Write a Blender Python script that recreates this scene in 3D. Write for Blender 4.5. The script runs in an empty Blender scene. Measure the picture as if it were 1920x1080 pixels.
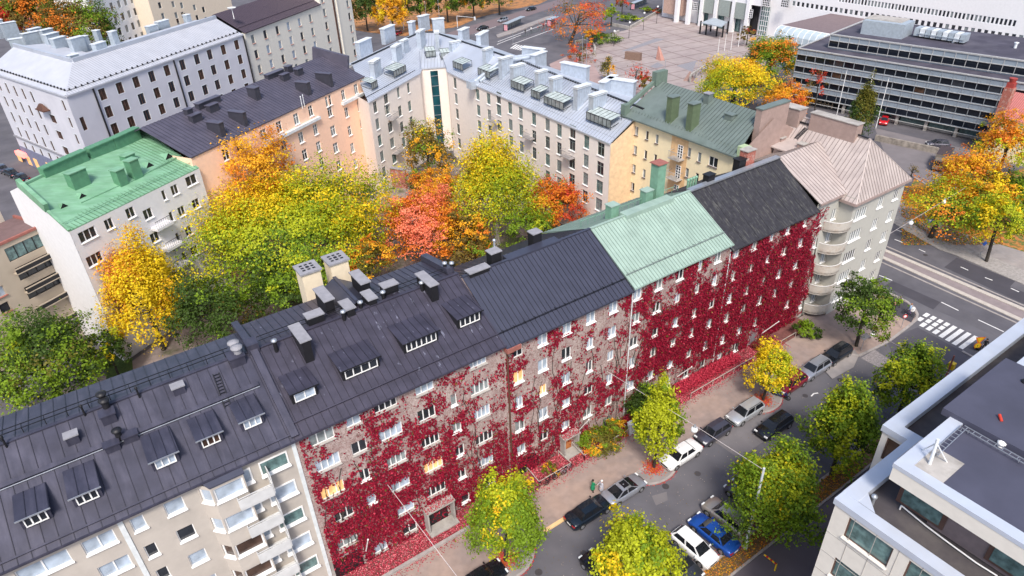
import bpy, bmesh, math, random
import numpy as np
from mathutils import Vector, Matrix
R_ = math.radians
random.seed(7); rng = np.random.default_rng(7)
sc = bpy.context.scene
# ------------------------------------------------------------------ camera
FPX, CH, YAW = 1275.0, 53.0, R_(33.9)
_n = np.array([75., -2001., -FPX]); _n /= np.linalg.norm(_n)
_up = -_n; _fw = np.array([0, 0, -1.]); _fh = _fw - _up*_fw.dot(_up); _fh /= np.linalg.norm(_fh)
_rt = np.cross(_fh, _up); _R = np.array([_rt, _fh, _up])
_Z = np.array([[math.cos(YAW), math.sin(YAW), 0], [-math.sin(YAW), math.cos(YAW), 0], [0, 0, 1]])
CR = _Z @ _R
cam = bpy.data.cameras.new('camera'); camo = bpy.data.objects.new('camera', cam); sc.collection.objects.link(camo)
cam.sensor_width = 36; cam.lens = FPX/1920*36; cam.clip_start = .5; cam.clip_end = 4000
M4 = Matrix([list(CR[i])+[0] for i in range(3)]+[[0, 0, 0, 1]]); M4.translation = (0, 0, CH)
camo.matrix_world = M4; sc.camera = camo
# ------------------------------------------------------------------ light
w = bpy.data.worlds.new('World'); sc.world = w; w.use_nodes = True
nt = w.node_tree; bg = nt.nodes['Background']; sky = nt.nodes.new('ShaderNodeTexSky'); sky.sky_type = 'NISHITA'
SEL, SAZ = R_(52), R_(213)      # sun elevation; azimuth of the direction it comes from (0 = +y, clockwise)
sky.sun_disc = False; sky.sun_elevation = SEL; sky.sun_rotation = SAZ
sky.air_density = 1.0; sky.dust_density = 3.0; sky.ozone_density = 1.0
nt.links.new(sky.outputs[0], bg.inputs[0]); bg.inputs[1].default_value = .12
sl = bpy.data.lights.new('sun', 'SUN'); sl.energy = 2.1; sl.angle = R_(12); sl.color = (1, .93, .83)
so = bpy.data.objects.new('sun', sl); sc.collection.objects.link(so)
sd = Vector((math.sin(SAZ)*math.cos(SEL), math.cos(SAZ)*math.cos(SEL), math.sin(SEL)))
so.rotation_euler = sd.to_track_quat('Z', 'Y').to_euler()
sc.view_settings.view_transform = 'Standard'; sc.view_settings.look = 'None'
sc.view_settings.exposure = 0.82; sc.view_settings.gamma = 1
# ------------------------------------------------------------------ pixel helpers (photo pixels, 1920x1080)
O3 = np.array([0, 0, CH])
def ray(x, y): return CR @ np.array([x-960, -(y-540), -FPX])
def at(x, y, z=0.):
    d = ray(x, y); return O3 + d*((z-CH)/d[2])
def onv(x, y, a, b):
    "pixel -> (s, z) on the vertical plane through ground points a, b"
    a = np.array(a[:2], float); b = np.array(b[:2], float); d = ray(x, y)
    t = (b-a)/np.linalg.norm(b-a); n = np.array([t[1], -t[0]])
    q = O3 + d*(a.dot(n)/d[:2].dot(n)); return float((q[:2]-a).dot(t)), float(q[2])
def onp(x, y, p):
    "pixel -> point on plane through three points"
    a, b, c = [np.array(q, float) for q in p]; n = np.cross(b-a, c-a); d = ray(x, y)
    return O3 + d*((a-O3).dot(n)/d.dot(n))
# ------------------------------------------------------------------ materials
_mats = {}; _col = {}
def seam_shade_of(m, k=.55):
    c, r, me = _col[m.name]; return mat(m.name+'_seam_shade', tuple(x*k for x in c), r, me, .05)  # roof colour darkened: shadow lines along the seams put into their colour
def mat(name, col, rough=.75, metal=0., var=.12, scale=2.0, col2=None, thr=.5, soft=.1, scale2=.4, bump=0., spec=.5, aniso=None):
    if name in _mats: return _mats[name]
    m = bpy.data.materials.new(name); _mats[name] = m; _col[name] = (col, rough, metal); m.use_nodes = True; n = m.node_tree; p = n.nodes['Principled BSDF']
    p.inputs['Roughness'].default_value = rough; p.inputs['Metallic'].default_value = metal
    p.inputs['Specular IOR Level'].default_value = spec
    tc = n.nodes.new('ShaderNodeTexCoord')
    no = n.nodes.new('ShaderNodeTexNoise'); no.inputs['Scale'].default_value = scale; no.inputs['Detail'].default_value = 6
    n.links.new(tc.outputs['Object'], no.inputs['Vector'])
    mr = n.nodes.new('ShaderNodeMapRange'); mr.inputs[1].default_value = .3; mr.inputs[2].default_value = .7
    mr.inputs[3].default_value = 1-var; mr.inputs[4].default_value = 1+var; n.links.new(no.outputs[0], mr.inputs[0])
    mx = n.nodes.new('ShaderNodeMix'); mx.data_type = 'RGBA'; mx.blend_type = 'MULTIPLY'; mx.inputs[0].default_value = 1
    mx.inputs[6].default_value = (*col, 1); n.links.new(mr.outputs[0], mx.inputs[7])
    if col2 is not None:
        n2 = n.nodes.new('ShaderNodeTexNoise'); n2.inputs['Scale'].default_value = scale2; n2.inputs['Detail'].default_value = 8
        n2.inputs['Roughness'].default_value = .65
        if aniso:
            mp = n.nodes.new('ShaderNodeMapping'); mp.inputs['Scale'].default_value = aniso; n.links.new(tc.outputs['Object'], mp.inputs[0]); n.links.new(mp.outputs[0], n2.inputs['Vector'])
        else: n.links.new(tc.outputs['Object'], n2.inputs['Vector'])
        m2 = n.nodes.new('ShaderNodeMapRange'); m2.inputs[1].default_value = thr-soft; m2.inputs[2].default_value = thr+soft
        n.links.new(n2.outputs[0], m2.inputs[0])
        mc = n.nodes.new('ShaderNodeMix'); mc.data_type = 'RGBA'; mc.inputs[6].default_value = (*col, 1); mc.inputs[7].default_value = (*col2, 1)
        n.links.new(m2.outputs[0], mc.inputs[0]); n.links.new(mc.outputs[2], mx.inputs[6])
    n.links.new(mx.outputs[2], p.inputs['Base Color'])
    if bump:
        b = n.nodes.new('ShaderNodeBump'); b.inputs['Strength'].default_value = bump; b.inputs['Distance'].default_value = .05
        n.links.new(no.outputs[0], b.inputs['Height']); n.links.new(b.outputs[0], p.inputs['Normal'])
    return m
def glass_mat(name, col, rough=.06, var=.5, scale=.35, emit=None, es=0.):
    m = mat(name, col, rough, 0, var, scale, spec=.6)
    if emit:
        p = m.node_tree.nodes['Principled BSDF']; p.inputs['Emission Color'].default_value = (*emit, 1); p.inputs['Emission Strength'].default_value = es
    return m
def leafm(name, col, var=.28):
    if name in _mats: return _mats[name]
    m = bpy.data.materials.new(name); _mats[name] = m; m.use_nodes = True; n = m.node_tree; n.nodes.clear()
    o = n.nodes.new('ShaderNodeOutputMaterial'); g = n.nodes.new('ShaderNodeNewGeometry')
    mr = n.nodes.new('ShaderNodeMapRange'); mr.inputs[3].default_value = 1-var; mr.inputs[4].default_value = 1+var
    n.links.new(g.outputs['Random Per Island'], mr.inputs[0])
    mx = n.nodes.new('ShaderNodeMix'); mx.data_type = 'RGBA'; mx.blend_type = 'MULTIPLY'; mx.inputs[0].default_value = 1
    mx.inputs[6].default_value = (*col, 1); n.links.new(mr.outputs[0], mx.inputs[7])
    d = n.nodes.new('ShaderNodeBsdfPrincipled'); d.inputs['Roughness'].default_value = .6; d.inputs['Specular IOR Level'].default_value = .25
    t = n.nodes.new('ShaderNodeBsdfTranslucent'); ms = n.nodes.new('ShaderNodeMixShader'); ms.inputs[0].default_value = .25
    n.links.new(mx.outputs[2], d.inputs['Base Color']); n.links.new(mx.outputs[2], t.inputs[0])
    n.links.new(d.outputs[0], ms.inputs[1]); n.links.new(t.outputs[0], ms.inputs[2]); n.links.new(ms.outputs[0], o.inputs[0])
    return m
# ------------------------------------------------------------------ objects
C = sc.collection
def tag(o, label=None, cat=None, group=None, kind=None):
    if label: o['label'] = label
    if cat: o['category'] = cat
    if group: o['group'] = group
    if kind: o['kind'] = kind
    return o
def thing(name, label, cat, loc=(0, 0, 0), rz=0., group=None):
    o = bpy.data.objects.new(name, None); C.objects.link(o); o.location = [float(c) for c in loc]; o.rotation_euler = (0, 0, rz); o.empty_display_size = .3
    return tag(o, label, cat, group)
class MB:
    def __init__(s): s.v = []; s.f = []; s.m = []; s.sm = []
    def add(s, vs, fs, m=0, smooth=False):
        k = len(s.v); s.v += [tuple(map(float, v)) for v in vs]
        for f in fs: s.f.append([k+i for i in f]); s.m.append(m); s.sm.append(smooth)
    def poly(s, pts, m=0): s.add(pts, [list(range(len(pts)))], m)
    def box(s, c, size, rz=0., m=0, taper=1.):
        "c = centre of the bottom face"
        x, y, z = size[0]/2, size[1]/2, size[2]; ca, sa = math.cos(rz), math.sin(rz); vs = []
        for zz, k in ((0, 1), (z, taper)):
            for a, b in ((-1, -1), (1, -1), (1, 1), (-1, 1)):
                X, Y = a*x*k, b*y*k; vs.append((c[0]+X*ca-Y*sa, c[1]+X*sa+Y*ca, c[2]+zz))
        s.add(vs, [(3, 2, 1, 0), (4, 5, 6, 7), (0, 1, 5, 4), (1, 2, 6, 5), (2, 3, 7, 6), (3, 0, 4, 7)], m)
    def prism(s, base, z0, z1, m=0, cap=True, mt=None):
        n = len(base); vs = [(p[0], p[1], z0) for p in base]+[(p[0], p[1], z1) for p in base]
        s.add(vs, [(i, (i+1) % n, n+(i+1) % n, n+i) for i in range(n)], m)
        if cap: s.add(vs, [list(range(2*n-1, n-1, -1))[::-1]], m if mt is None else mt); s.add(vs, [list(range(n))[::-1]], m)
    def slab(s, pts, t, m=0, mu=None):
        "closed sheet: polygon pts, thickness t downwards"
        n = len(pts); lo = [(p[0], p[1], p[2]-t) for p in pts]; vs = list(pts)+lo
        s.add(vs, [list(range(n))], m); s.add(vs, [list(range(n, 2*n))[::-1]]+[(i+n, (i+1) % n+n, (i+1) % n, i) for i in range(n)], m if mu is None else mu)
    def bar(s, p, q, w, h=None, m=0, upv=(0, 0, 1)):
        p, q = Vector(p), Vector(q); d = (q-p)
        if d.length < 1e-5: return
        d.normalize(); u = Vector(upv); r = d.cross(u)
        if r.length < 1e-3: u = Vector((1, 0, 0)); r = d.cross(u)
        r.normalize(); u = r.cross(d); h = h or w; vs = []
        for c in (p, q):
            for a, b in ((-1, -1), (1, -1), (1, 1), (-1, 1)): vs.append(tuple(c+r*(a*w/2)+u*(b*h/2)))
        s.add(vs, [(3, 2, 1, 0), (4, 5, 6, 7), (0, 1, 5, 4), (1, 2, 6, 5), (2, 3, 7, 6), (3, 0, 4, 7)], m)
    def tube(s, p, q, r0, r1=None, n=8, m=0, smooth=True):
        p, q = Vector(p), Vector(q); d = q-p
        if d.length < 1e-5: return
        d.normalize(); u = Vector((0, 0, 1)) if abs(d.z) < .9 else Vector((1, 0, 0)); a = d.cross(u).normalized(); b = a.cross(d)
        r1 = r0 if r1 is None else r1; vs = []
        for c, r in ((p, r0), (q, r1)):
            for i in range(n):
                t = 2*math.pi*i/n; vs.append(tuple(c+a*(r*math.cos(t))+b*(r*math.sin(t))))
        s.add(vs, [(i, (i+1) % n, n+(i+1) % n, n+i) for i in range(n)], m, smooth)
        s.add(vs, [list(range(n))[::-1], list(range(n, 2*n))], m)
    def path(s, pts, r, n=6, m=0):
        for a, b in zip(pts, pts[1:]): s.tube(a, b, r, r, n, m)
    def lathe(s, c, prof, n=12, m=0):
        vs = [(c[0]+r*math.cos(2*math.pi*i/n), c[1]+r*math.sin(2*math.pi*i/n), c[2]+z) for r, z in prof for i in range(n)]
        s.add(vs, [(k*n+i, k*n+(i+1) % n, (k+1)*n+(i+1) % n, (k+1)*n+i) for k in range(len(prof)-1) for i in range(n)], m, True)
        s.add(vs, [list(range(n))[::-1], list(range((len(prof)-1)*n, len(prof)*n))], m)
    def build(s, name, mats, parent=None, world=True, data=None):
        me = bpy.data.meshes.new(name); off = Vector((0, 0, 0))
        if parent is not None and world:
            e = parent
            while e is not None: off += Vector(e.location); e = e.parent
        me.from_pydata([(v[0]-off.x, v[1]-off.y, v[2]-off.z) for v in s.v], [], s.f)
        if not isinstance(mats, (list, tuple)): mats = [mats]
        for m in mats: me.materials.append(m)
        me.polygons.foreach_set('material_index', s.m); me.polygons.foreach_set('use_smooth', s.sm); me.update()
        o = bpy.data.objects.new(name, me); C.objects.link(o); o.parent = parent
        return o
def clip_line(poly2, p, d):
    "clip the infinite line p+t*d to a convex 2-D polygon"
    t0, t1 = -1e9, 1e9; n = len(poly2); area = sum(poly2[i][0]*poly2[(i+1) % n][1]-poly2[(i+1) % n][0]*poly2[i][1] for i in range(n)); sg = 1 if area > 0 else -1
    for i in range(n):
        a, b = poly2[i], poly2[(i+1) % n]; nx, ny = -(b[1]-a[1])*sg, (b[0]-a[0])*sg
        den = nx*d[0]+ny*d[1]; num = nx*(a[0]-p[0])+ny*(a[1]-p[1])
        if abs(den) < 1e-9:
            if num > 0: return None
        elif den > 0: t0 = max(t0, num/den)
        else: t1 = min(t1, num/den)
    return (t0, t1) if t1 > t0+.05 else None
def seams(mb, pts, sdir, spacing, m=0, w=.05, h=.06, off=0.):
    P = [Vector(map(float, p)) for p in pts]; n = (P[1]-P[0]).cross(P[2]-P[0]).normalized()
    if n.z < 0: n = -n
    d = Vector(sdir); d = (d-n*d.dot(n)).normalized(); e = n.cross(d)
    q = [((p-P[0]).dot(e), (p-P[0]).dot(d)) for p in P]; lo = min(a[0] for a in q); hi = max(a[0] for a in q)
    x = math.floor(lo/spacing)*spacing+off
    while x < hi:
        c = clip_line(q, (x, 0), (0, 1))
        if c: mb.bar(P[0]+e*x+d*c[0]+n*(h/2-.01), P[0]+e*x+d*c[1]+n*(h/2-.01), w, h, m, n)
        x += spacing
def wall(mb, a, b, z0, z1, ops, m=0, depth=.2):
    "wall sheet from a to b (outside on the right hand), rectangular openings with reveals"
    a = Vector((a[0], a[1])); b = Vector((b[0], b[1])); L = (b-a).length; t = (b-a)/L; n = Vector((t.y, -t.x))
    P = lambda s, z, k=0.: (a.x+t.x*s-n.x*k, a.y+t.y*s-n.y*k, z)
    ops = [(max(.01, o[0]), max(z0+.01, o[1]), min(L-.01, o[2]), min(z1-.01, o[3])) for o in ops]
    ops = [o for o in ops if o[2] > o[0]+.05 and o[3] > o[1]+.05]
    zs = sorted({z0, z1, *[o[1] for o in ops], *[o[3] for o in ops]})
    for za, zb in zip(zs, zs[1:]):
        if zb-za < 1e-4: continue
        zc = (za+zb)/2; iv = sorted((o[0], o[2]) for o in ops if o[1] < zc < o[3]); s = 0.
        for i0, i1 in iv+[(L, L)]:
            if i0 > s+1e-4: mb.add([P(s, za), P(i0, za), P(i0, zb), P(s, zb)], [(0, 1, 2, 3)], m)
            s = max(s, i1)
    for o in ops:
        s0, q0, s1, q1 = o
        mb.add([P(s0, q0), P(s1, q0), P(s1, q1), P(s0, q1), P(s0, q0, depth), P(s1, q0, depth), P(s1, q1, depth), P(s0, q1, depth)],
               [(0, 4, 5, 1), (1, 5, 6, 2), (2, 6, 7, 3), (3, 7, 4, 0)], m)
_wc = {}
def win_meshes(w, h, nv, nh, fm, pm, sm, trim, fr=.07, sill=.14, open_=False):
    key = (round(w, 2), round(h, 2), nv, nh, fm.name, pm.name, sm.name if sm else '', trim.name if trim else '', fr, sill)
    if key in _wc: return _wc[key]
    D = .13; f = MB()
    for x in (fr/2, w-fr/2): f.box((x, D, 0), (fr, .07, h))
    for z in (0, h-fr): f.box((w/2, D, z), (w-2*fr, .07, fr))
    for i in range(1, nv): f.box((w*i/nv, D, fr), (fr*1.25, .075, h-2*fr))
    for k in range(1, nh):
        zz = h*.66 if nh == 2 else h*k/nh
        f.box((w/2, D, zz), (w-2*fr, .06, fr*.8))
    if trim:
        tw = .11
        for x in (-tw/2, w+tw/2): f.box((x, -.012, -tw), (tw, .03, h+2*tw), m=1)
        for z in (-tw, h): f.box((w/2, -.012, z), (w, .03, tw), m=1)
    p = MB(); p.add([(fr*.5, D+.02, fr*.5), (w-fr*.5, D+.02, fr*.5), (w-fr*.5, D+.02, h-fr*.5), (fr*.5, D+.02, h-fr*.5)], [(0, 1, 2, 3)])
    out = []
    for nm, b, ms in (('window', f, [fm, trim or fm]), ('window_pane', p, [pm])):
        o = b.build(nm, ms); out.append(o.data); bpy.data.objects.remove(o)
    if sm:
        s = MB(); s.add([(-.05, -sill, -.05), (w+.05, -sill, -.05), (w+.05, -sill, .0), (-.05, -sill, .0), (-.05, D-.03, -.05), (w+.05, D-.03, -.05), (w+.05, D-.03, .04), (-.05, D-.03, .04)],
                         [(0, 1, 2, 3), (3, 2, 6, 7), (0, 4, 5, 1), (1, 5, 6, 2), (0, 3, 7, 4), (4, 7, 6, 5)])
        o = s.build('window_sill', [sm]); out.append(o.data); bpy.data.objects.remove(o)
    _wc[key] = out; return out
def facade(mb, th, a, b, z0, z1, wins, m=0, depth=.2, **kw):
    """wins: dicts or tuples (s_centre, z_centre, w, h, nv, nh, frame, pane, sill, trim); places openings and window objects under th"""
    ax, ay = a[0], a[1]; L = math.hypot(b[0]-ax, b[1]-ay); tx, ty = (b[0]-ax)/L, (b[1]-ay)/L; ang = math.atan2(ty, tx)
    ops = []
    for (s, z, w_, h_, nv, nh, fm, pm, sm, tr) in wins:
        if s-w_/2 < .05 or s+w_/2 > L-.05: continue
        ops.append((s-w_/2, z-h_/2, s+w_/2, z+h_/2))
        ms = win_meshes(w_, h_, nv, nh, fm, pm, sm, tr, **kw); par = None
        for nm, me in zip(('window', 'window_pane', 'window_sill'), ms):
            o = bpy.data.objects.new(nm, me); C.objects.link(o)
            if par is None:
                par = o; o.parent = th; o.rotation_euler = (0, 0, ang)
                o.location = (ax+tx*(s-w_/2)-th.location.x, ay+ty*(s-w_/2)-th.location.y, z-h_/2-th.location.z)
            else: o.parent = par
    wall(mb, a, b, z0, z1, ops, m, depth)
def pick(*opts): return opts[random.randrange(len(opts))]
# ------------------------------------------------------------------ palette
m_asph = mat('asphalt', (.085, .082, .098), .9, 0, .16, .25, (.115, .11, .125), .5, .12, .15, bump=.1)
m_asphd = mat('asphalt_new', (.055, .052, .065), .9, 0, .1, .5)
m_pave = mat('gravel_pavement', (.27, .215, .20), .95, 0, .12, 1.2, (.37, .27, .225), .55, .12, .12)
m_pave2 = mat('grey_pavement', (.24, .225, .23), .95, 0, .12, .8, (.30, .27, .26), .5, .15, .3)
m_kerb = mat('granite_kerb', (.33, .30, .29), .9, 0, .15, 2)
m_line = mat('road_paint', (.72, .72, .72), .8, 0, .12, 4)
m_yellow = mat('yellow_kerb_paint', (.75, .50, .25), .8)
m_white = mat('white_paint', (.82, .82, .82), .5, 0, .05)
m_cream = mat('beige_render', (.47, .43, .39), .9, 0, .06, .6, (.41, .375, .34), .55, .1, .35)
m_roofd = mat('dark_roof_sheet', (.048, .048, .074), .42, .2, .2, .8, (.074, .072, .104), .55, .1, .5, aniso=(2.5, .5, .5))
m_roofb = mat('worn_roof_sheet', (.052, .048, .072), .42, .2, .22, .9, (.17, .175, .235), .65, .02, 1.1, aniso=(1.6, .6, .6))
m_roofs = mat('slate_blue_roof_sheet', (.054, .058, .088), .38, .2, .1, .7)
m_mint = mat('mint_roof_sheet', (.27, .375, .325), .55, .05, .12, .6, (.31, .42, .365), .5, .16, .8, aniso=(2.5, .3, .3))
m_felt = mat('black_felt', (.024, .024, .032), .9, 0, .3, 2.5, (.085, .085, .08), .60, .08, 1.6, aniso=(2.5, .5, .5))
m_taupe = mat('taupe_roof_sheet', (.40, .34, .325), .55, .05, .08, .8, (.46, .40, .38), .5, .12, .35)
m_black = mat('black_metal', (.018, .018, .022), .5, .3)
m_glass = glass_mat('dark_glass', (.03, .035, .045))
m_glassb = glass_mat('pale_blind_glass', (.37, .44, .53), .15, .3, 1.1)
m_glassg = glass_mat('grey_curtain_glass', (.22, .25, .26), .15, .4, 1.2)
m_glassw = glass_mat('lamplit_glass', (.5, .3, .15), .2, .5, 1.5, (1, .50, .18), .45)
m_glasst = glass_mat('teal_curtain_glass', (.10, .17, .17), .12, .5, 2.2)
m_glassbr = glass_mat('brown_glass', (.06, .035, .025), .12, .5, 1.0)
m_brownf = mat('brown_window_frame', (.10, .045, .03), .6)
m_greyf = mat('grey_green_frame', (.20, .24, .23), .6)
m_bark = mat('bark', (.045, .038, .032), .95, 0, .3, 3)
m_galv = mat('galvanised_metal', (.42, .45, .50), .4, .6, .1)
m_conc = mat('concrete', (.38, .36, .34), .95, 0, .15, 1.0, (.25, .23, .21), .6, .12, .6)
m_rust = mat('rusty_edge', (.30, .11, .09), .8)
m_capst = mat('grey_cap_stone', (.26, .26, .29), .9)
# ivy covered render: bare vine twigs over stucco
def ivy_wall_mat():
    m = mat('vine_covered_render', (.47, .405, .38), .95, 0, .14, .8, (.37, .285, .275), .52, .12, .5); n = m.node_tree; p = n.nodes['Principled BSDF']
    tc = n.nodes['Texture Coordinate']; prev = p.inputs['Base Color'].links[0].from_socket
    mp = n.nodes.new('ShaderNodeMapping'); mp.inputs['Scale'].default_value = (1, 1, .8); n.links.new(tc.outputs['Object'], mp.inputs[0])
    for sc_, wd, col, st in ((1.6, .012, (.12, .08, .07), .85), (2.7, .016, (.20, .11, .10), .8), (4.6, .022, (.24, .13, .12), .7), (7.5, .03, (.28, .17, .16), .6)):
        v = n.nodes.new('ShaderNodeTexNoise'); v.inputs['Scale'].default_value = sc_; v.inputs['Detail'].default_value = 3; v.inputs['Roughness'].default_value = .6; v.inputs['Distortion'].default_value = .6; n.links.new(mp.outputs[0], v.inputs['Vector'])
        q = n.nodes.new('ShaderNodeMath'); q.operation = 'SUBTRACT'; q.inputs[1].default_value = .5; n.links.new(v.outputs[0], q.inputs[0]); ab = n.nodes.new('ShaderNodeMath'); ab.operation = 'ABSOLUTE'; n.links.new(q.outputs[0], ab.inputs[0])
        r = n.nodes.new('ShaderNodeMapRange'); r.inputs[1].default_value = wd*.5; r.inputs[2].default_value = wd*1.3; r.inputs[3].default_value = st; r.inputs[4].default_value = 0
        n.links.new(ab.outputs[0], r.inputs[0])
        x = n.nodes.new('ShaderNodeMix'); x.data_type = 'RGBA'; n.links.new(r.outputs[0], x.inputs[0]); n.links.new(prev, x.inputs[6]); x.inputs[7].default_value = (*col, 1)
        prev = x.outputs[2]
    n.links.new(prev, p.inputs['Base Color']); return m
m_ivyw = ivy_wall_mat()
W = lambda px, py, w_, h_, nv=2, nh=1, fm=None, pm=None, sm=None, tr=None: (px, py, w_, h_, nv, nh, fm or m_white, pm or pick(m_glass, m_glassb, m_glassg), sm, tr)
def pxwins(lst, a, b): # pixel centre windows -> plane windows
    return [(*onv(q[0], q[1], a, b), *q[2:]) for q in lst]
V0, ZE, VR, ZR = 39.66, 17.35, 46.8, 21.0
VE = 39.25
def P2(x0, x1, v, z): return [(x0, v, z), (x1, v, z)]
# ------------------------------------------------------------------ main row
VW = []   # window rectangles on the creeper wall: x0, z0, x1, z1
def row_building(name, label, x0, x1, zr, ze, vr, vb, wallm, roofm, wins, seam=.55, seamh=.05, extra=None, zb=None, rv=V0, group=None, endwalls=(True, True), cat='apartment building', vw=V0, ridgecap=True):
    th = thing(name, label, cat, ((x0+x1)/2, rv, 0), group=group)
    mb = MB(); a, b = (x0, vw), (x1, vw); VW.extend((x0+q[0]-q[2]/2, q[1]-q[3]/2, x0+q[0]+q[2]/2, q[1]+q[3]/2) for q in wins)
    facade(mb, th, a, b, 0, ze-.12, [(s, z, *r) for (s, z, *r) in wins])
    zb = zb or ze; vbw = vb-.4
    wall(mb, (x1, vbw), (x0, vbw), 0, zb-.12, [], 0)
    for x in (x0, x1):
        mb.poly([(x, vw, 0), (x, vbw, 0), (x, vbw, zb-.12), (x, vr, zr-.12), (x, vw, ze-.12)][::(1 if x == x0 else -1)])
    mb.build('wall', [wallm], th)
    r = MB(); f = [(x0, vw-.42, ze-.02), (x1, vw-.42, ze-.02), (x1, vr, zr), (x0, vr, zr)]; g = [(x0, vr, zr), (x1, vr, zr), (x1, vb, zb), (x0, vb, zb)]
    r.slab(f, .12); r.slab(g, .12)
    seams(r, f, (0, 1, .5), seam, 2, .038, seamh); seams(r, g, (0, 1, -.5), seam, 2, .05, seamh)
    if ridgecap: r.bar((x0, vr, zr+.03), (x1, vr, zr+.03), .3, .08)
    r.bar((x0, vw-.46, ze-.08), (x1, vw-.46, ze-.08), .12, .14)
    if extra: extra(r, f, g)
    rf = r.build('roof', [roofm, m_galv, seam_shade_of(roofm)], th)
    return th, f, g, rf
X12, X23, X34, X45, X56 = 6.75, 25.55, 40.65, 55.1, 70.6
def onroof(px, py, f): return onp(px, py, f[:3])
def snowrail(parent, f, dv, m, z=.22, step=1.2):
    mb = MB(); a, b = Vector(f[0]), Vector(f[1]); d = (Vector(f[3])-a).normalized(); p, q = a+d*dv, b+d*dv; L = (q-p).length; k = int(L/step)
    for h in (z*.5, z): mb.bar(p+Vector((.1, 0, h)), q+Vector((-.1, 0, h)), .035)
    for i in range(k+1): c = p+(q-p)*(i+.5)/(k+1); mb.bar(c+Vector((0, 0, 0)), c+Vector((0, 0, z)), .035); mb.bar(c+Vector((0, .35, .16)), c+Vector((0, 0, z)), .03)
    return mb.build('snow_guard', [m], parent)
def dormer(parent, f, bl, br, back, h, panes, fm, pm, roofm, sidem, oh=.3, name='dormer'):
    p0, p1 = onroof(*bl, f), onroof(*br, f); pb = onroof(*back, f); vf = (p0[1]+p1[1])/2; x0, x1 = p0[0]-.15, p1[0]+.15
    pl = Vector(f[0]); nrm = (Vector(f[1])-pl).cross(Vector(f[2])-pl); zp = lambda v: pl.z-(nrm.y*(v-pl.y))/nrm.z
    vb = pb[1]; zf = zp(vf); zt = zf+h; e = MB()
    zb = zp(vb)
    e.add([(x0, vf, zf-.1), (x1, vf, zf-.1), (x1, vf, zt), (x0, vf, zt), (x0, vb, zb), (x1, vb, zb)], [(0, 1, 2, 3), (0, 3, 4), (1, 5, 2)], 0)
    o = e.build(name, [sidem], parent)
    r = MB(); k = oh/(vb-vf)*(zb-zt); q = [(x0-.12, vf-oh, zt-k), (x1+.12, vf-oh, zt-k), (x1+.12, vb, zb+.05), (x0-.12, vb, zb+.05)]
    r.slab(q, .1); seams(r, q, (0, 1, .2), .62, 2, .04, .045); r.bar((x0-.14, vf-oh-.02, zt-k-.03), (x1+.14, vf-oh-.02, zt-k-.03), .05, .1, 1)
    r.build('dormer_roof', [roofm, m_galv if roofm is not m_roofb else m_black, seam_shade_of(roofm)], o)
    W_ = x1-x0-.4; H_ = h-.32; mz = win_meshes(W_, H_, panes, 1, fm, pm, None, None)
    wdo = bpy.data.objects.new('window', mz[0]); C.objects.link(wdo); wdo.parent = o; off = parent.location
    wdo.location = (x0+.2-off.x, vf-.19-off.y, zf+.14-off.z)
    pn = bpy.data.objects.new('window_pane', mz[1]); C.objects.link(pn); pn.parent = o; pn.location = wdo.location
    return o
def vent_stack(parent, base, size, h, m, capm=None, rz=0., name='chimney', cap=.08, down=1.2):
    mb = MB(); b = (base[0], base[1], base[2]-down); mb.box(b, (size[0], size[1], h+down), rz)
    mb.box((base[0], base[1], base[2]+h), (size[0]+cap*2, size[1]+cap*2, .1), rz, 1)
    return mb.build(name, [m, capm or m], parent)
def pipe(parent, base, h, r, m, capm=None, name='vent_pipe'):
    mb = MB(); mb.tube((base[0], base[1], base[2]-.2), (base[0], base[1], base[2]+h), r, n=10); mb.lathe((base[0], base[1], base[2]+h), [(r*1.5, 0), (r*1.5, .12), (r*.5, .2)], 10, 1)
    return mb.build(name, [m, capm or m], parent)
# --- beige building
b1w = []
for px, py, w_, h_, nv, pm in [(328, 950, 1.25, 1.25, 1, m_glassb), (260, 982, .85, 1.25, 1, m_glassb), (350, 1000, 1.15, 1.25, 1, m_glass), (187, 1017, 1.9, 1.25, 2, m_glassb),
        (83, 1063, 2.9, 1.25, 2, m_glassb), (285, 1032, .75, 1.25, 1, m_glass), (372, 1045, 1.2, 1.25, 1, m_glassb), (217, 1063, 1.9, 1.25, 2, m_glassb), (307, 1076, .75, 1.25, 1, m_glass)]:
    s, z = onv(px, py, (-24, V0), (X12, V0)); b1w.append((s, z, w_, h_, nv, 1, m_white, pm, m_white, None))
for i in range(-1, 5):
    for k in range(6):
        pass
def z_row(i): return 15.9-i*3.02
for i, px in enumerate([(165+350)/2]): pass
xs1 = {}
for s, z, *r in list(b1w):   # lower storeys, mostly outside the frame, repeat the upper ones
    xs1.setdefault(round(s, 0), (s, r)); xs1[round(s, 0)] = (s, r)
zmin = {}
for s, z, *r in b1w: zmin[round(s, 0)] = min(zmin.get(round(s, 0), 99), z)
for k, (s, r) in xs1.items():
    z = zmin[k]-3.0
    while z > 1: b1w.append((s, z, *r)); z -= 3.0
def b1x(r, f, g):
    a, b = Vector(f[0]), Vector(f[1]); d = (Vector(f[3])-a); nn = Vector((0, -.4, .9)).normalized()
    for t in (.64,): r.bar(a+d*t+Vector((0, 0, .12)), b+d*t+Vector((-.6, 0, .12)), .34, .2, 0, nn); r.bar(a+d*(t-.03)+Vector((0, 0, .1)), b+d*(t-.03)+Vector((-.6, 0, .1)), .05, .08, 1, nn)
    r.bar(a+d*.06+Vector((0, 0, .06)), b+d*.06+Vector((0, 0, .06)), .12, .16, 0, nn)
    r.bar(a+Vector((0, .42-.03, -.2)), b+Vector((0, .42-.03, -.2)), .06, .12, 1)
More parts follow.
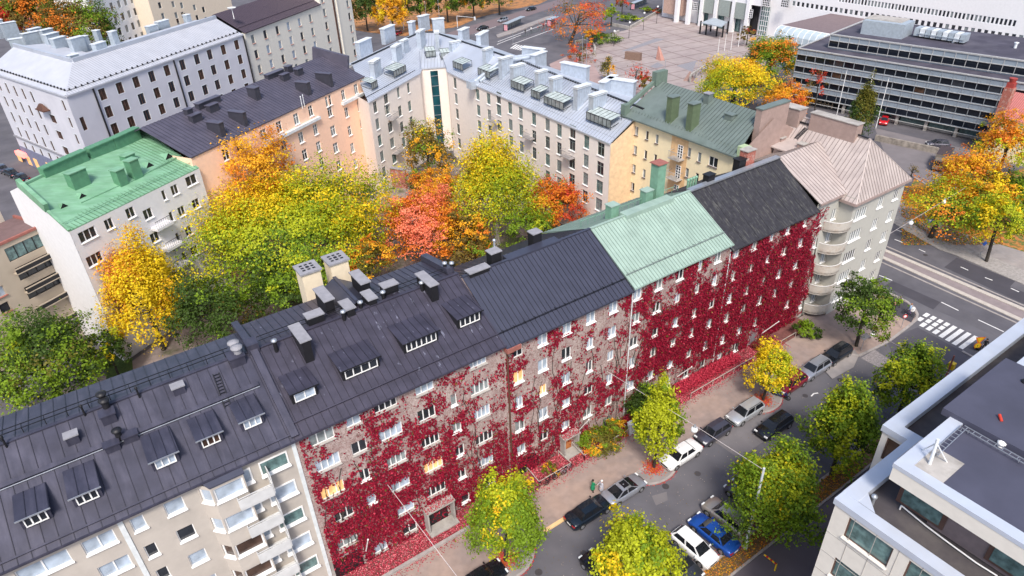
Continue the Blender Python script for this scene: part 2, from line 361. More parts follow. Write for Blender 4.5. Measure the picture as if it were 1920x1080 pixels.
B1, f1, g1, _ = row_building('apartment_building', 'beige rendered block with five dormers, white balconies and a dark sheet roof, bottom left', -24, X12, ZR, ZE, VR, 51.2, m_cream, m_roofd, b1w, seam=.78, zb=20.2, extra=b1x)
for bl, br, bk, pm, fm in [((50, 992), (96, 972), (17, 933), m_glass, m_white), ((147, 950), (190, 932), (113, 887), m_glass, m_white), ((294, 884), (334, 864), (263, 820), m_glassb, m_white),
                       ((381, 844), (416, 826), (345, 790), m_glassbr, m_white), ((459, 809), (493, 793), (427, 758), m_glassb, m_white)]:
    dormer(B1, f1, bl, br, bk, 1.12, 3, fm, pm, m_roofd, m_roofd)
# parapet between beige and red block
mb = MB(); d = Vector(f1[2])-Vector(f1[1])
mb.bar(Vector(f1[1])+Vector((.1, .2, .12)), Vector(f1[2])+Vector((.1, 0, .14)), .55, .5, 0, (0, -.4, .9)); mb.bar((X12+.1, VR, ZR+.14), (X12+.1, 52.3, 20.35), .55, .5, 0, (0, .1, .9))
mb.box((X12+.1, VR+.2, ZR-.3), (.9, 1.1, 1.0)); mb.build('party_wall_coping', [m_roofd], B1)
vent_stack(B1, onroof(138, 826, f1), (.75, .6), .55, m_roofd, m_capst); vent_stack(B1, onroof(336, 733, f1), (.8, .6), .5, m_roofd, m_capst)
for px, py in ((204, 772), (199, 760)): pipe(B1, onroof(px, py, f1), 1.0, .24, m_black)
vent_stack(B1, onroof(205, 785, f1), (.9, .8), .55, m_roofd)
for px, py in ((212, 840), (246, 822)): vent_stack(B1, onroof(px, py, f1), (.9, .6), .4, m_roofd)
pipe(B1, onroof(226, 824, f1), .8, .22, m_black)
A_, B_ = onroof(405, 702, f1)+[0, 0, .12], onroof(428, 765, f1)+[0, 0, .12]; mb = MB()
for o_ in (-.22, .22): mb.bar(A_+[o_, 0, 0], B_+[o_, 0, 0], .05)
for k in range(11): c = A_*(1-(k+.5)/11)+B_*((k+.5)/11); mb.bar(c-[.22, 0, 0], c+[.22, 0, 0], .045)
mb.build('roof_ladder', [m_black], B1)
for px, py in ((262, 745), (160, 779), (13, 838)): pipe(B1, onroof(px, py, f1), .8, .07, m_black)
vent_stack(B1, at(443, 672, 21.0), (1.1, 1.1), .35, m_roofd)
for px, py in ((441, 655), (447, 664)): pipe(B1, at(px, py, 21.3), .6, .3, m_capst)
mb = MB() # ridge walkway rails
for o_ in (.5, 1.0): mb.bar((-24, VR+o_, ZR+.35), (X12-1.5, VR+o_, ZR+.35), .05)
for i in range(22): mb.bar((-23.5+i*1.35, VR+.5, ZR+.35), (-23.5+i*1.35, VR+1.0, ZR+.35), .05); mb.bar((-23.5+i*1.35, VR+.5, ZR-.2), (-23.5+i*1.35, VR+.5, ZR+.35), .05)
mb.build('ridge_walkway', [m_black], B1)
# pale downpipe strips on the façade
mb = MB(); s, z = onv(240, 1010, (-24, V0), (X12, V0)); mb.box((-24+s, V0-.03, 0), (.32, .08, ZE-.2)); mb.build('pale_wall_strip', [mat('pale_strip', (.62, .66, .68), .8)], B1); mb = MB(); mb.box((X12-.15, V0-.03, 0), (.3, .08, ZE-.2)); mb.build('pale_wall_strip', [mat('pale_strip', (.62, .66, .68), .8)], B1)
# bay window column
def bay(parent, xc, w_, zs, z0, z1, wm):
    dp = .85; hw = w_/2; pl = [(xc-hw, V0), (xc-hw+.75, V0-dp), (xc+hw, V0-dp+.0), (xc+hw, V0)]
    mb = MB(); o = thing('bay_window', None, None, (xc, V0, 0)); o.parent = parent; o.location = Vector((xc, V0, 0))-parent.location
    e = MB()
    for (a, b), nw in (((pl[0], pl[1]), 1), ((pl[1], pl[2]), 1)):
        L = math.hypot(b[0]-a[0], b[1]-a[1]); ops = [(.1, z-.68, L-.1, z+.68) for z in zs]; wall(e, a, b, z0, z1, ops, 0, .12)
        t = ((b[0]-a[0])/L, (b[1]-a[1])/L); ang = math.atan2(t[1], t[0])
        for z in zs:
            ms = win_meshes(L-.2, 1.36, 1, 1, m_white, m_glassb if z > 10 else m_glassbr, m_white, None, fr=.12)
            q = bpy.data.objects.new('window', ms[0]); C.objects.link(q); q.parent = o; q.rotation_euler = (0, 0, ang)
            q.location = (a[0]+t[0]*.1-xc, a[1]+t[1]*.1-V0, z-.68)
            # pane and sill are merged with the frame as children of the bay
            for nm, me in zip(('window_pane', 'window_sill'), ms[1:]):
                c = bpy.data.objects.new(nm, me); C.objects.link(c); c.parent = o; c.location = q.location; c.rotation_euler = q.rotation_euler
    e.add([(pl[2][0], pl[2][1], z0), (pl[3][0], pl[3][1], z0), (pl[3][0], pl[3][1], z1), (pl[2][0], pl[2][1], z1)], [(0, 1, 2, 3)])
    e.poly([(p[0], p[1], z0) for p in pl][::-1])
    e.slab([(pl[0][0]-.1, pl[0][1]+.3, z1+.55), (pl[1][0]-.05, pl[1][1]-.1, z1), (pl[2][0]+.1, pl[2][1]-.1, z1), (pl[3][0]+.1, pl[3][1]+.3, z1+.55)], .08, 1)
    w_o = e.build('bay_wall', [wm, m_roofs]); w_o.parent = o; w_o.location = (-xc, -V0, 0)
    return o
sb, zb0 = onv(421, 924, (-24, V0-.85), (X12, V0-.85)); xb = -24+sb
bay(B1, xb+.0, 3.0, [zb0-3.02*i for i in range(0, 6)], .6, zb0+1.05, m_cream)
# balcony door windows and balconies
def balcony(parent, x0, x1, z, dp, m, v=V0, rail=1.0):
    o = MB(); o.box(((x0+x1)/2, v-dp/2, z-.15), (x1-x0, dp, .15)); o.box(((x0+x1)/2, v-dp, z), (x1-x0, .06, rail-.1)); o.box((x0, v-dp/2, z), (.05, dp, rail-.1)); o.box((x1, v-dp/2, z), (.05, dp, rail-.1))
    for (a, b) in (((x0, v), (x0, v-dp)), ((x0, v-dp), (x1, v-dp)), ((x1, v-dp), (x1, v))): o.bar((*a, z+rail+.05), (*b, z+rail+.05), .06)
    return o.build('balcony', [m], parent)
m_balc = mat('white_balcony_panel', (.56, .57, .58), .7, 0, .1, 1.5)
for i in range(6):
    z = 15.15-3.02*i
    s, zz = onv(495, 876, (-24, V0), (X12, V0))
for i in range(6):
    s, z = onv(500, 875, (-24, V0), (X12, V0)); z -= 3.02*i
    for dx, w_, h_, nv, pm in ((.55, 2.1, 1.35, 1, m_glassb if i % 2 else m_glasst), (-1.5, .8, 1.35, 1, m_glassb)):
        ms = win_meshes(w_, h_, nv, 1, m_white, pm, m_white, None, fr=.11); q = None
        for nm, me in zip(('window', 'window_pane', 'window_sill'), ms):
            c = bpy.data.objects.new(nm, me); C.objects.link(c)
            if q is None: q = c; c.parent = B1; c.location = Vector((-24+s+dx-w_/2, V0-.16, z-h_/2))-B1.location
            else: c.parent = q
    balcony(B1, -24+s-2.6, -24+s-.15, z-1.75, 1.15, m_balc)
    mb = MB(); x_ = -24+s-.1; mb.box((x_, V0-.6, z-1.7), (.06, 1.1, 1.9)); mb.build('balcony_screen', [m_balc], B1)
# --- red vine building
b2w = []
colA = [((603, 819), 2.0, 3), ((615, 867), 2.0, 4), ((624, 919), 2.0, 3), ((645, 963), 1.7, 3), ((651, 1013), 1.9, 3), ((662, 787), 1.25, 2), ((674, 838), 1.3, 2), ((684, 890), .9, 2), ((696, 935), .9, 1), ((714, 1025), 1.3, 2),
 ((722, 757), 2.05, 4), ((733, 810), 2.1, 4), ((743, 860), 1.9, 4), ((750, 907), 1.9, 2), ((760, 952), 1.8, 2), ((768, 990), 1.5, 2), ((796, 725), 1.7, 3), ((800, 776), 1.7, 3), ((807, 825), 1.8, 4), ((813, 872), 1.9, 4), ((818, 917), 2.0, 4),
 ((851, 750), .6, 1), ((856, 800), 1.0, 2), ((862, 845), 1.0, 2), ((865, 888), 1.0, 2), ((872, 933), 1.0, 1), ((896, 676), 1.75, 4), ((900, 726), 1.9, 4), ((904, 773), 1.75, 4), ((908, 820), 1.9, 4), ((911, 863), 1.75, 4), ((918, 901), 1.3, 2)]
lit2 = {(624, 919), (813, 872)}
for (p, w_, nv) in colA:
    s, z = onv(*p, (X12, V0), (X23, V0)); b2w.append((s, z, w_, 1.3, nv, 1, m_white, m_glassw if p in lit2 else (m_glassb if p in ((675, 838), (750, 907), (696, 935), (615, 867), (733, 810), (904, 773)) else pick(m_glass, m_glassg, m_glassb)), m_conc if w_ > 1 else m_white, None))
def b2x(r, f, g):
    a, b = Vector(f[0]), Vector(f[1]); d = (Vector(f[3])-a); nn = Vector((0, -.4, .9)).normalized()
    r.bar(a+d*.15+Vector((0, 0, .05)), b+d*.15+Vector((0, 0, .05)), .1, .25, 0, nn)
B2, f2, g2, _ = row_building('apartment_building', 'creeper-covered block with a worn dark roof, four shed dormers and two cream chimneys', X12, X23, ZR, ZE, VR, 52.4, m_ivyw, m_roofb, b2w, seam=.62, zb=20.0, extra=b2x)
mb = MB(); mb.bar((X12, V0-.03, ZE-.25), (X23, V0-.03, ZE-.25), .07, .16); mb.build('red_fascia', [m_rust], B2)
for bl, br, bk, n_, pm in [((553, 757), (594, 741), (525, 706), 2, m_glassb), ((647, 713), (710, 688), (618, 664), 4, m_glass), ((762, 663), (819, 638), (727, 613), 6, m_glass), ((863, 618), (899, 599), (831, 569), 4, m_glass)]:
    dormer(B2, f2, bl, br, bk, 1.15, n_, m_white, pm, m_roofb, m_black, oh=.25)
for px, py, sx, sy, h in ((678, 540, .75, 2.4, 1.1), (611, 572, .75, 2.4, 1.1), (694, 567, .7, 1.5, .7), (653, 585, .7, 1.5, .7), (802, 540, .7, 2.6, .9), (566, 642, .7, 2.6, .9)):
    vent_stack(B2, at(px, py, 20.9), (sx, sy), h, m_black, m_capst, cap=.12)
for px, py in ((731, 549), (592, 606)): vent_stack(B2, at(px, py, 20.7), (1.35, .9), .9, m_black, m_capst)
for px, py in ((720, 563), (646, 594+6), (678, 582), (792, 545), (848, 508), (835, 508), (573, 640), (518, 655)): pipe(B2, at(px, py, 20.8), .8, .16, m_black, m_galv)
mb = MB() # back roof walkway + raised coping at the right end
mb.bar((X23-.4, VR+.6, ZR+.1), (X23-.4, 52.6, 20.25), .7, .6, 1)
for o_ in (.8, 1.4): mb.bar((X12+.8, VR+o_, ZR+.1), (X23-.8, VR+o_, ZR+.1), .05)
mb.build('ridge_walkway', [m_black, m_roofd], B2)
m_crm = mat('cream_chimney_render', (.72, .62, .46), .9, 0, .06)
for px, py in ((575.6, 500), (628, 482)):
    c = at(px, py, 22.9); o = MB(); o.box((c[0], c[1], 12), (1.7, 1.7, 10.7)); o.box((c[0], c[1], 22.7), (2.0, 2.0, .16), m=1)
    for a in range(-1, 2):
        for b in range(-1, 2):
            if a or b: o.box((c[0]+a*.45, c[1]+b*.45, 22.8), (.26, .2, .09), m=2)
    o.box((c[0], c[1], 22.8), (.3, .3, .1), m=2); o.build('chimney', [m_crm, m_capst, m_black], B2)
# small cross gable on the courtyard side between the cream chimneys
c = at(655, 548, 20); mb = MB(); xa, xb2, ya, yb = c[0]-3.2, c[0]+1.6, VR+.8, 52.6; mb.slab([(xa, ya, 19.8), ((xa+xb2)/2, ya, 21.4), ((xa+xb2)/2, yb, 21.4), (xa, yb, 19.8)], .1); mb.slab([((xa+xb2)/2, ya, 21.4), (xb2, ya, 19.8), (xb2, yb, 19.8), ((xa+xb2)/2, yb, 21.4)], .1)
mb.bar(((xa+xb2)/2, ya, 21.45), ((xa+xb2)/2, yb, 21.45), .3, .15); mb.build('cross_gable_roof', [m_roofs], B2)
# --- slate blue roof block
def gridwins(x0, cols, zr, n, w_, h_, nv, lab=None, dz=3.02, skip=(), lit=(), rag=0):
    out = []
    for ci, cx in enumerate(cols):
        for r in range(n):
            if (ci, r) in skip: continue
            sm = m_white if random.random() < .8 else None
            ww = w_ if random.random() < .75 or not rag else w_*.75; hh = h_ if not rag or r < 1 else h_*random.choice((1, .95, .85))
            out.append((cx-x0, zr[r] if isinstance(zr, (list, tuple)) else zr-dz*r, ww, hh, nv, 1, m_white, m_glassw if (ci, r) in lit else pick(m_glass, m_glassg, m_glassb, m_glassb), sm, None))
    return out
c3 = [27.0, 29.8, 32.6, 35.55, 38.4]
w3 = gridwins(X23, c3, 15.85, 6, 1.15, 1.45, 2, lit=((0, 1), (1, 2)), skip=((1, 5), (3, 5), (2, 5)), rag=1)
B3, f3, g3, _ = row_building('apartment_building', 'narrow block with a smooth slate blue standing seam roof over the greyest stretch of creeper', X23, X34, ZR, ZE-.35, VR-.8, 54, m_ivyw, m_roofs, w3, seam=.5, seamh=.07)
snowrail(B3, f3, 1.4, m_black)
mb = MB(); p, q = at(947, 490, 20.6), at(1045, 454, 20.6); mb.box(((p[0]+q[0])/2, (p[1]+q[1])/2-.1, 20.2), (abs(q[0]-p[0]), 1.1, .85)); mb.build('ridge_ventilator', [m_roofs], B3)
vent_stack(B3, at(1003, 462, 20.4), (1.0, .9), 1.6, m_black, m_capst); vent_stack(B3, at(927, 497, 20.4), (1.1, .9), 1.5, m_black, m_capst); pipe(B3, at(927, 462, 22), .6, .12, m_galv)
vent_stack(B3, at(896, 515, 20.6), (2.1, .8), .6, m_black, m_capst)
mb = MB(); mb.tube((X23+.25, V0-.12, 0), (X23+.25, V0-.12, ZE-.5), .09); mb.box((X23+.7, V0-.35, ZE-.85), (1.5, .6, .45), m=1); mb.build('downpipe', [m_brownf, m_rust], B3)
# --- mint roof block
c4 = [41.6, 44.5, 47.55, 50.5, 53.35]
w4 = gridwins(X34, c4, [16.1, 13.2, 10.1, 7.45, 4.4, 1.5], 6, 1.1, 1.5, 2, skip=((0, 5), (1, 5)), rag=1)
B4, f4, g4, _ = row_building('apartment_building', 'block with a pale mint green seamed roof and tall green chimneys', X34, X45, ZR, ZE-.12, VR-.8, 54, m_ivyw, m_mint, w4, seam=.42, seamh=.05)
snowrail(B4, f4, 1.5, m_mint if False else m_greyf, step=.9)
m_dmint = mat('green_chimney_sheet', (.18, .34, .25), .6, .1)
mb = MB(); p, q = at(1172, 408, 20.9), at(1255, 372, 20.9); mb.box(((p[0]+q[0])/2, (p[1]+q[1])/2+.1, 20.5), (abs(q[0]-p[0]), 1.1, .7)); mb.build('ridge_ventilator', [m_mint], B4)
vent_stack(B4, at(1147, 408, 20.3), (1.1, .9), 1.5, m_dmint, m_mint); vent_stack(B4, at(1211, 380, 20.3), (1.1, .9), 1.5, m_dmint, m_mint)
vent_stack(B4, at(1230, 372, 20.2), (1.2, 1.1), 4.2, m_dmint, m_rust, cap=.15)
for k in range(4): pipe(B4, at(1289+5*k, 352-2*k, 20.6), .9, .13, m_dmint)
mb = MB()
for i in range(16): x_ = X34+.5+i*.95; mb.bar((x_, VR+1.2, ZR-.8), (x_, VR+1.2, ZR-.1), .04)
mb.bar((X34+.3, VR+1.2, ZR-.1), (X45-.3, VR+1.2, ZR-.1), .05); mb.build('ridge_railing', [m_dmint], B4)
# --- black felt roof block
c5 = [56.4, 59.4, 62.4, 65.35, 68.6]
w5 = gridwins(X45, c5, [15.55, 12.65, 9.6, 6.9, 3.8, 1.2], 6, 1.0, 1.55, 2, skip=((3, 5), (4, 5), (3, 4)), rag=1)
def b5x(r, f, g):
    a = Vector(f[3]); b = Vector(f[2]); r.bar(a+Vector((0, .3, .1)), b+Vector((0, .3, .1)), .7, .3, 1)
B5, f5, g5, _ = row_building('apartment_building', 'block under an old black felt roof, densest crimson creeper on its wall', X45, X56, ZR-.1, ZE-.95, VR-1.0, 54, m_ivyw, m_felt, w5, seam=2.2, seamh=.03, extra=b5x)
vent_stack(B5, at(1327, 350, 20.3), (1.1, .8), 1.5, m_black, m_black); vent_stack(B5, at(1384, 322, 20.3), (1.2, .9), 1.6, m_black, m_black)
m_brk = mat('red_brick', (.36, .12, .09), .9, 0, .25, 6, (.42, .36, .32), .6, .1, 1.5)
vent_stack(B5, at(1398, 312, 20.6), (1.5, 1.1), 2.1, m_brk, m_conc, cap=.1)
mb = MB() # broken gutter pieces
p = at(1425, 428, 16.2); q = at(1482, 402, 16.2); mb.bar(p, q, .12); 
for t in (.05, .3, .55, .8): c = Vector(p)*(1-t)+Vector(q)*t; mb.bar(c+Vector((0, -.3, 0)), c+Vector((0, .5, .15)), .08)
mb.build('gutter', [m_galv], B5)
# ------------------------------------------------------------------ generic building
def bldg(label, foot, z1, wallm, wins=None, name='apartment_building', cat='apartment building', roof=None, roofm=None, seam=.7, sh=.05, z0=0., thick=.12, group=None, cap=None, wk=None, depth=.2, seamw=.07):
    "foot: counter-clockwise ground points; wins {edge: windows}; roof: list of (pts, seam direction or None)"
    cx = sum(p[0] for p in foot)/len(foot); cy = sum(p[1] for p in foot)/len(foot)
    th = thing(name, label, cat, (cx, cy, 0), group=group); mb = MB()
    for i, a in enumerate(foot):
        b = foot[(i+1) % len(foot)]; zz = z1[i] if isinstance(z1, (list, tuple)) else z1
        facade(mb, th, a, b, z0, zz, (wins or {}).get(i, []), 0, depth, **(wk or {}))
    th['_z'] = 0; del th['_z']
    if roof:
        r = MB()
        for q in roof:
            pts, sdr = q[0], q[1]; r.slab([tuple(map(float, p)) for p in pts], thick)
            if sdr is not None: seams(r, pts, sdr, seam, 1, seamw, sh)
        r.build('roof', [roofm, seam_shade_of(roofm, .55)], th)
    mb.build('wall', [wallm], th)
    return th
def cols(lst, a, b, n, dz, w_, h_, nv=2, nh=1, fm=None, pms=None, sm=None, tr=None, skip=()):
    out = []
    for i, q in enumerate(lst):
        s, z = onv(q[0], q[1], a, b); k = q[2] if len(q) > 2 and q[2] else n; ww = q[3] if len(q) > 3 else w_; v_ = q[4] if len(q) > 4 else nv
        for r in range(k):
            if (i, r) in skip or z-dz*r < h_/2+.3: continue
            out.append((s, z-dz*r, ww, h_, v_, nh, fm or m_white, pick(*pms) if pms else m_glass, sm, tr))
    return out
def steps(th, mb_, m, name): return mb_.build(name, [m], th)
# ------------------------------------------------------------------ corner building (taupe roof, curved balconies)
m_grw = mat('grey_green_render', (.46, .455, .42), .9, 0, .06, .5, (.39, .385, .36), .6, .1, .5)
m_stb = mat('stained_balcony_render', (.50, .47, .43), .9, 0, .12, 1.2, (.36, .30, .25), .58, .1, 1.2)
XW, YW = 75.5, 37.85
a6, b6 = (XW, YW), (86.9, 37.85)
w6 = []
for px, py, ww, nv in ((1614, 400, 2.6, 5), (1651, 380, 1.35, 3), (1680, 365, 1.35, 3)):
    s, z = onv(px, py, a6, b6)
    for r in range(6): w6.append((max(s, ww/2+.12), z-3.02*r, ww, 1.5, nv, 1, m_white, pick(m_glassg, m_glass), m_white, None))
wm6 = []
for (px, py), ww, nv in (((1535, 415), 1.3, 3), ((1563, 402), 1.0, 2)):
    s, z = onv(px, py, (X56, V0), (XW, V0))
    for r in range(6): wm6.append((s, z-3.02*r, ww, 1.5, nv, 1, m_white, pick(m_glassg, m_glassb), m_white, None))
wr6 = [(YW and 1.05, onv(1614, 400, a6, b6)[1]-.35-3.02*r, 1.5, 2.0, 2, 1, m_white, pick(m_glassg, m_glasst, m_glassbr), None, None) for r in range(6)]
foot6 = [(X56, V0), (XW, V0), (XW, YW), (86.9, 37.85), (91.5, 60.), (75.6, 60.), (75.6, 54.), (X56, 54.)]
ZW = 16.5; zm = 17.2
Wp = [(75.1, 37.45, ZW), (75.1, 46, ZW), tuple(at(1555, 268, 21.0))]
R1, R2 = onp(1633, 262, Wp), onp(1471, 208, Wp)
sA, sB, sC, sD = (75.1, 37.45, ZW), (87.3, 37.45, ZW), (92., 60.4, ZW), (75.1, 60.4, ZW)
B6 = bldg('grey corner block under a big taupe hipped roof, with rounded corner balconies', foot6, [zm-.1, zm-.2, ZW-.1, ZW-.1, ZW-.1, ZW-.1, ZW-.1, ZW-.1], m_grw, {0: wm6, 1: wr6, 2: w6},
          roof=[([sA, sB, R1], (0, 1, .5)), ([sA, R1, R2, sD], (1, 0, .5)), ([sB, sC, R2, R1], (-1, .2, .5)), ([sD, R2, sC], (0, -1, .5)),
                ([(X56, V0-.4, zm), (76.5, V0-.4, zm), (83, VR-.6, 20.9), (X56, VR-.6, 20.9)], (0, 1, .5)), ([(X56, VR-.6, 20.9), (83, VR-.6, 20.9), (79, 54, zm), (X56, 54, zm)], (0, -1, .5))], roofm=m_taupe, seam=.55, sh=.05)
mb = MB(); mb.bar(sA, R1, .13, .08); mb.bar(sB, R1, .13, .08); mb.bar(R1, R2, .25, .15); mb.build('hip_ridge', [m_taupe], B6)
mb = MB(); mb.bar((X56, V0-.42, zm-.12), (75.1, V0-.42, zm-.12), .12, .3); mb.bar((75.1, 37.4, ZW-.15), (87.3, 37.4, ZW-.15), .1, .35); mb.bar((75.05, 37.4, ZW-.15), (75.05, V0, ZW-.15), .1, .35); mb.build('eave_board', [mat('taupe_eave', (.34, .26, .24), .7)], B6)
for r in range(5): # rounded balconies
    z = onv(1614, 400, a6, b6)[1]-1.35-3.02*r; o = MB(); cx, cy, rx, ry = XW-.3, V0, 2.2, 1.95
    arc = [(cx-rx*math.cos(t), cy-ry*math.sin(t)) for t in [math.pi*.5*k/9*1.02 for k in range(10)]]
    arc = [(XW-2.55, V0)]+[(cx-rx*math.cos(t), cy-.05-(ry-.05)*math.sin(t)) for t in np.linspace(.12, math.pi/2+.35, 12)]
    fl = arc+[(XW+.3, YW+.05), (XW, V0)]; o.prism(fl[::-1] if False else fl, z-.2, z, 0)
    inn = [(cx+(p[0]-cx)*.94, cy+(p[1]-cy)*.94) for p in arc]
    for (p, q, pi, qi) in zip(arc, arc[1:], inn, inn[1:]):
        o.add([(*p, z-.32), (*q, z-.32), (*q, z+.95), (*p, z+.95), (*pi, z), (*qi, z), (*qi, z+.95), (*pi, z+.95)], [(0, 1, 2, 3), (4, 7, 6, 5), (3, 2, 6, 7), (0, 4, 5, 1)], 0)
    for p, q in zip(arc, arc[1:]): o.bar((*p, z+1.05), (*q, z+1.05), .07, .06, 1)
    o.build('balcony', [m_stb, m_white], B6)
m_tch = mat('taupe_chimney', (.33, .24, .215), .85, 0, .1)
def chim(th, base, sx, sy, h, rz=0., m=m_tch, cm=m_conc, down=2.5): return vent_stack(th, base, (sx, sy), h, m, cm, rz, cap=.1, down=down)
c = onp(1552, 262, Wp); chim(B6, (c[0]+1., c[1], c[2]), 1.3, 6.4, 2.6); c = onp(1483, 250, Wp); chim(B6, (c[0]+1.4, c[1]+1, c[2]), 1.6, 2.6, 3.0)
for px, py, h in ((1460, 279, 1.6), (1500, 293, 1.7)): c = onp(px, py, Wp); chim(B6, (c[0], c[1], c[2]), .9, .9, h)
mb = MB() # stair dormer over the courtyard
c = onp(1478, 300, Wp); mb.box((c[0]+.5, c[1], c[2]-2), (3.2, 3.4, 3.6)); mb.slab([(c[0]-1.5, c[1]-2, c[2]+1.7), (c[0]+3.5, c[1]-2, c[2]+2.2), (c[0]+3.5, c[1]+2, c[2]+2.2), (c[0]-1.5, c[1]+2, c[2]+1.7)], .15)
mb.build('stair_dormer', [m_taupe], B6)
for (p, q) in (((1405, 275), (1421, 249)), ((1440, 246), (1456, 226)), ((1492, 262), (1512, 242))):
    A_, B_ = onp(*p, Wp)+[0, 0, .15], onp(*q, Wp)+[0, 0, .15]; mb = MB()
    for o_ in (-.25, .25): mb.bar(A_+[0, o_, 0], B_+[0, o_, 0], .07)
    for k in range(9): t = (k+.5)/9; c = A_*(1-t)+B_*t; mb.bar(c+[0, -.25, 0], c+[0, .25, 0], .06)
    mb.build('roof_ladder', [m_black], B6)
for p, q in (((1495, 230), (1525, 240)), ((1597, 252), (1628, 263))):
    A_, B_ = onp(*p, Wp)+[0, 0, .25], onp(*q, Wp)+[0, 0, .25]; mb = MB(); mb.bar(A_, B_, .25, .12); mb.build('snow_guard', [m_black], B6)
# ------------------------------------------------------------------ yellow building with dark green roof
m_yel = mat('pale_yellow_render', (.84, .72, .48), .9, 0, .04)
m_dgrn = mat('dark_green_roof_sheet', (.135, .175, .16), .5, .15, .1, .7, (.17, .21, .20), .5, .15, .3)
m_grch = mat('green_chimney_paint', (.10, .14, .08), .7)
ya_, yb_ = (68.9, 70.9), (68.6, 50.5)
wy = cols([(1191.5, 245, 0, 1.15, 2), (1213, 254), (1231.5, 261), (1292, 286), (1311, 295), (1337, 304, 0, 1.5, 2)], ya_, yb_, 6, 2.93, .62, 1.35, 1, pms=(m_glass, m_glassg), sm=mat('dark_sill', (.12, .09, .08), .7))
# recess with balconies
sr0, _ = onv(1250, 262, ya_, yb_); sr1, _ = onv(1266, 268, ya_, yb_)
EV = 20.3; rz_ = 24.0
e0, e1 = (68.5, 71.1, EV), (68.2, 50.3, EV); r0, r1_ = tuple(at(1240, 150, rz_)), tuple(at(1420, 213, rz_)); r0 = (75.8, 71.1, rz_); r1_ = (74.9, 52.2, rz_)
BY = bldg('pale yellow block with a dark green seamed roof and two tall green chimneys', [yb_, (82., 50.5), (82.5, 70.9), ya_], [EV-.1]*4, m_yel, {3: wy},
          roof=[([e1, r1_, r0, e0], (1, 0, .5)), ([r1_, (82.6, 51.5, EV), (83., 71.1, EV), r0], (-1, 0, .5))], roofm=m_dgrn, seam=.6)
mb = MB(); mb.poly([(68.6, 50.45, 12), (82, 50.45, 12), (82, 50.45, EV-.2), (75, 50.45, rz_-.2), (68.6, 50.45, EV-.2)]); mb.build('gable_wall', [m_tch], BY); mb = MB(); mb.poly([(82.5, 70.9, EV-.2), (68.9, 70.9, EV-.2), (75.8, 70.9, rz_-.2)]); mb.build('gable_wall', [m_yel], BY)
mb = MB(); mb.bar((68.35, 71.2, EV), (68.05, 50.3, EV), .15, .2); d_ = Vector(r0)-Vector(e0); a_ = Vector(e0)+d_*.14; b_ = Vector(e1)+(Vector(r1_)-Vector(e1))*.14
for k in range(34): t = (k+.5)/34; c = a_.lerp(b_, t); mb.bar(c+Vector((0, 0, .02)), c+Vector((.25, 0, .32)), .12, .05)
mb.build('snow_guard', [m_dgrn], BY)
Yp = [e1, r1_, r0]
mb = MB(); mb.bar(Vector(e0)+Vector((0, .25, .7)), Vector(r0)+Vector((0, .25, .5)), .55, .5, 0, (0, 0, 1)); mb.box((68.9, 71.1, EV-.3), (1.0, .9, 1.9)); mb.box((75.6, 71.2, rz_-.5), (2.3, .9, 2.0)); mb.build('parapet_coping', [mat('green_coping', (.13, .18, .15), .6)], BY)
mb = MB(); mb.box((75.4, 51.2, rz_-3), (5.5, .9, 4.2), m=0); mb.box((75.4, 51.2, rz_+1.2), (5.7, 1.1, .15), m=1); mb.build('fire_wall', [m_tch, m_dgrn], BY); mb = MB(); mb.box((69.2, 50.0, EV-3), (1.3, 1.1, 4.3), m=2); mb.build('fire_wall', [m_tch, m_dgrn, mat('pale_green_wall', (.36, .46, .28), .9)], BY)
for px, py, h in ((1255, 230, 3.6), (1293, 244, 3.6)): c = onp(px, py, Yp); chim(BY, (c[0]+.4, c[1], c[2]), 1.5, .95, h, 0, m_grch, m_dgrn)
c = onp(1369, 221, Yp); chim(BY, c, .9, 1.2, .5, 0, m_dgrn, m_dgrn); c = onp(1327, 190, Yp); chim(BY, c, .9, .9, 1.1, 0, m_dgrn, m_capst)
for r in range(4):
    z = 17.2-2.93*r; o = MB(); c = 59.9; o.box((68.2, c, z-.12), (1.3, 2.0, .12)); 
    for k in range(9): o.bar((67.6, c-.95+k*.24, z), (67.6, c-.95+k*.24, z+.95), .03)
    o.bar((67.6, c-1, z+.97), (67.6, c+1, z+.97), .05); o.bar((68.8, c-1, z+.97), (67.6, c-1, z+.97), .05); o.bar((68.8, c+1, z+.97), (67.6, c+1, z+.97), .05)
    o.build('balcony', [m_conc], BY)
mb = MB(); mb.box((68.72, 60.0, 2), (.06, 3.0, 17.9)); mb.build('recess_panel', [mat('orange_render', (.72, .47, .25), .9)], BY)
for r in range(5):
    ms = win_meshes(.9, 1.9, 2, 5, m_white, m_glass, None, None); q = None
    for nm, me in zip(('window', 'window_pane'), ms):
        c = bpy.data.objects.new(nm, me); C.objects.link(c)
        if q is None: q = c; c.parent = BY; c.rotation_euler = (0, 0, -math.pi/2); c.location = Vector((68.52, 60.2, 17.1-2.93*r))-BY.location
        else: c.parent = q
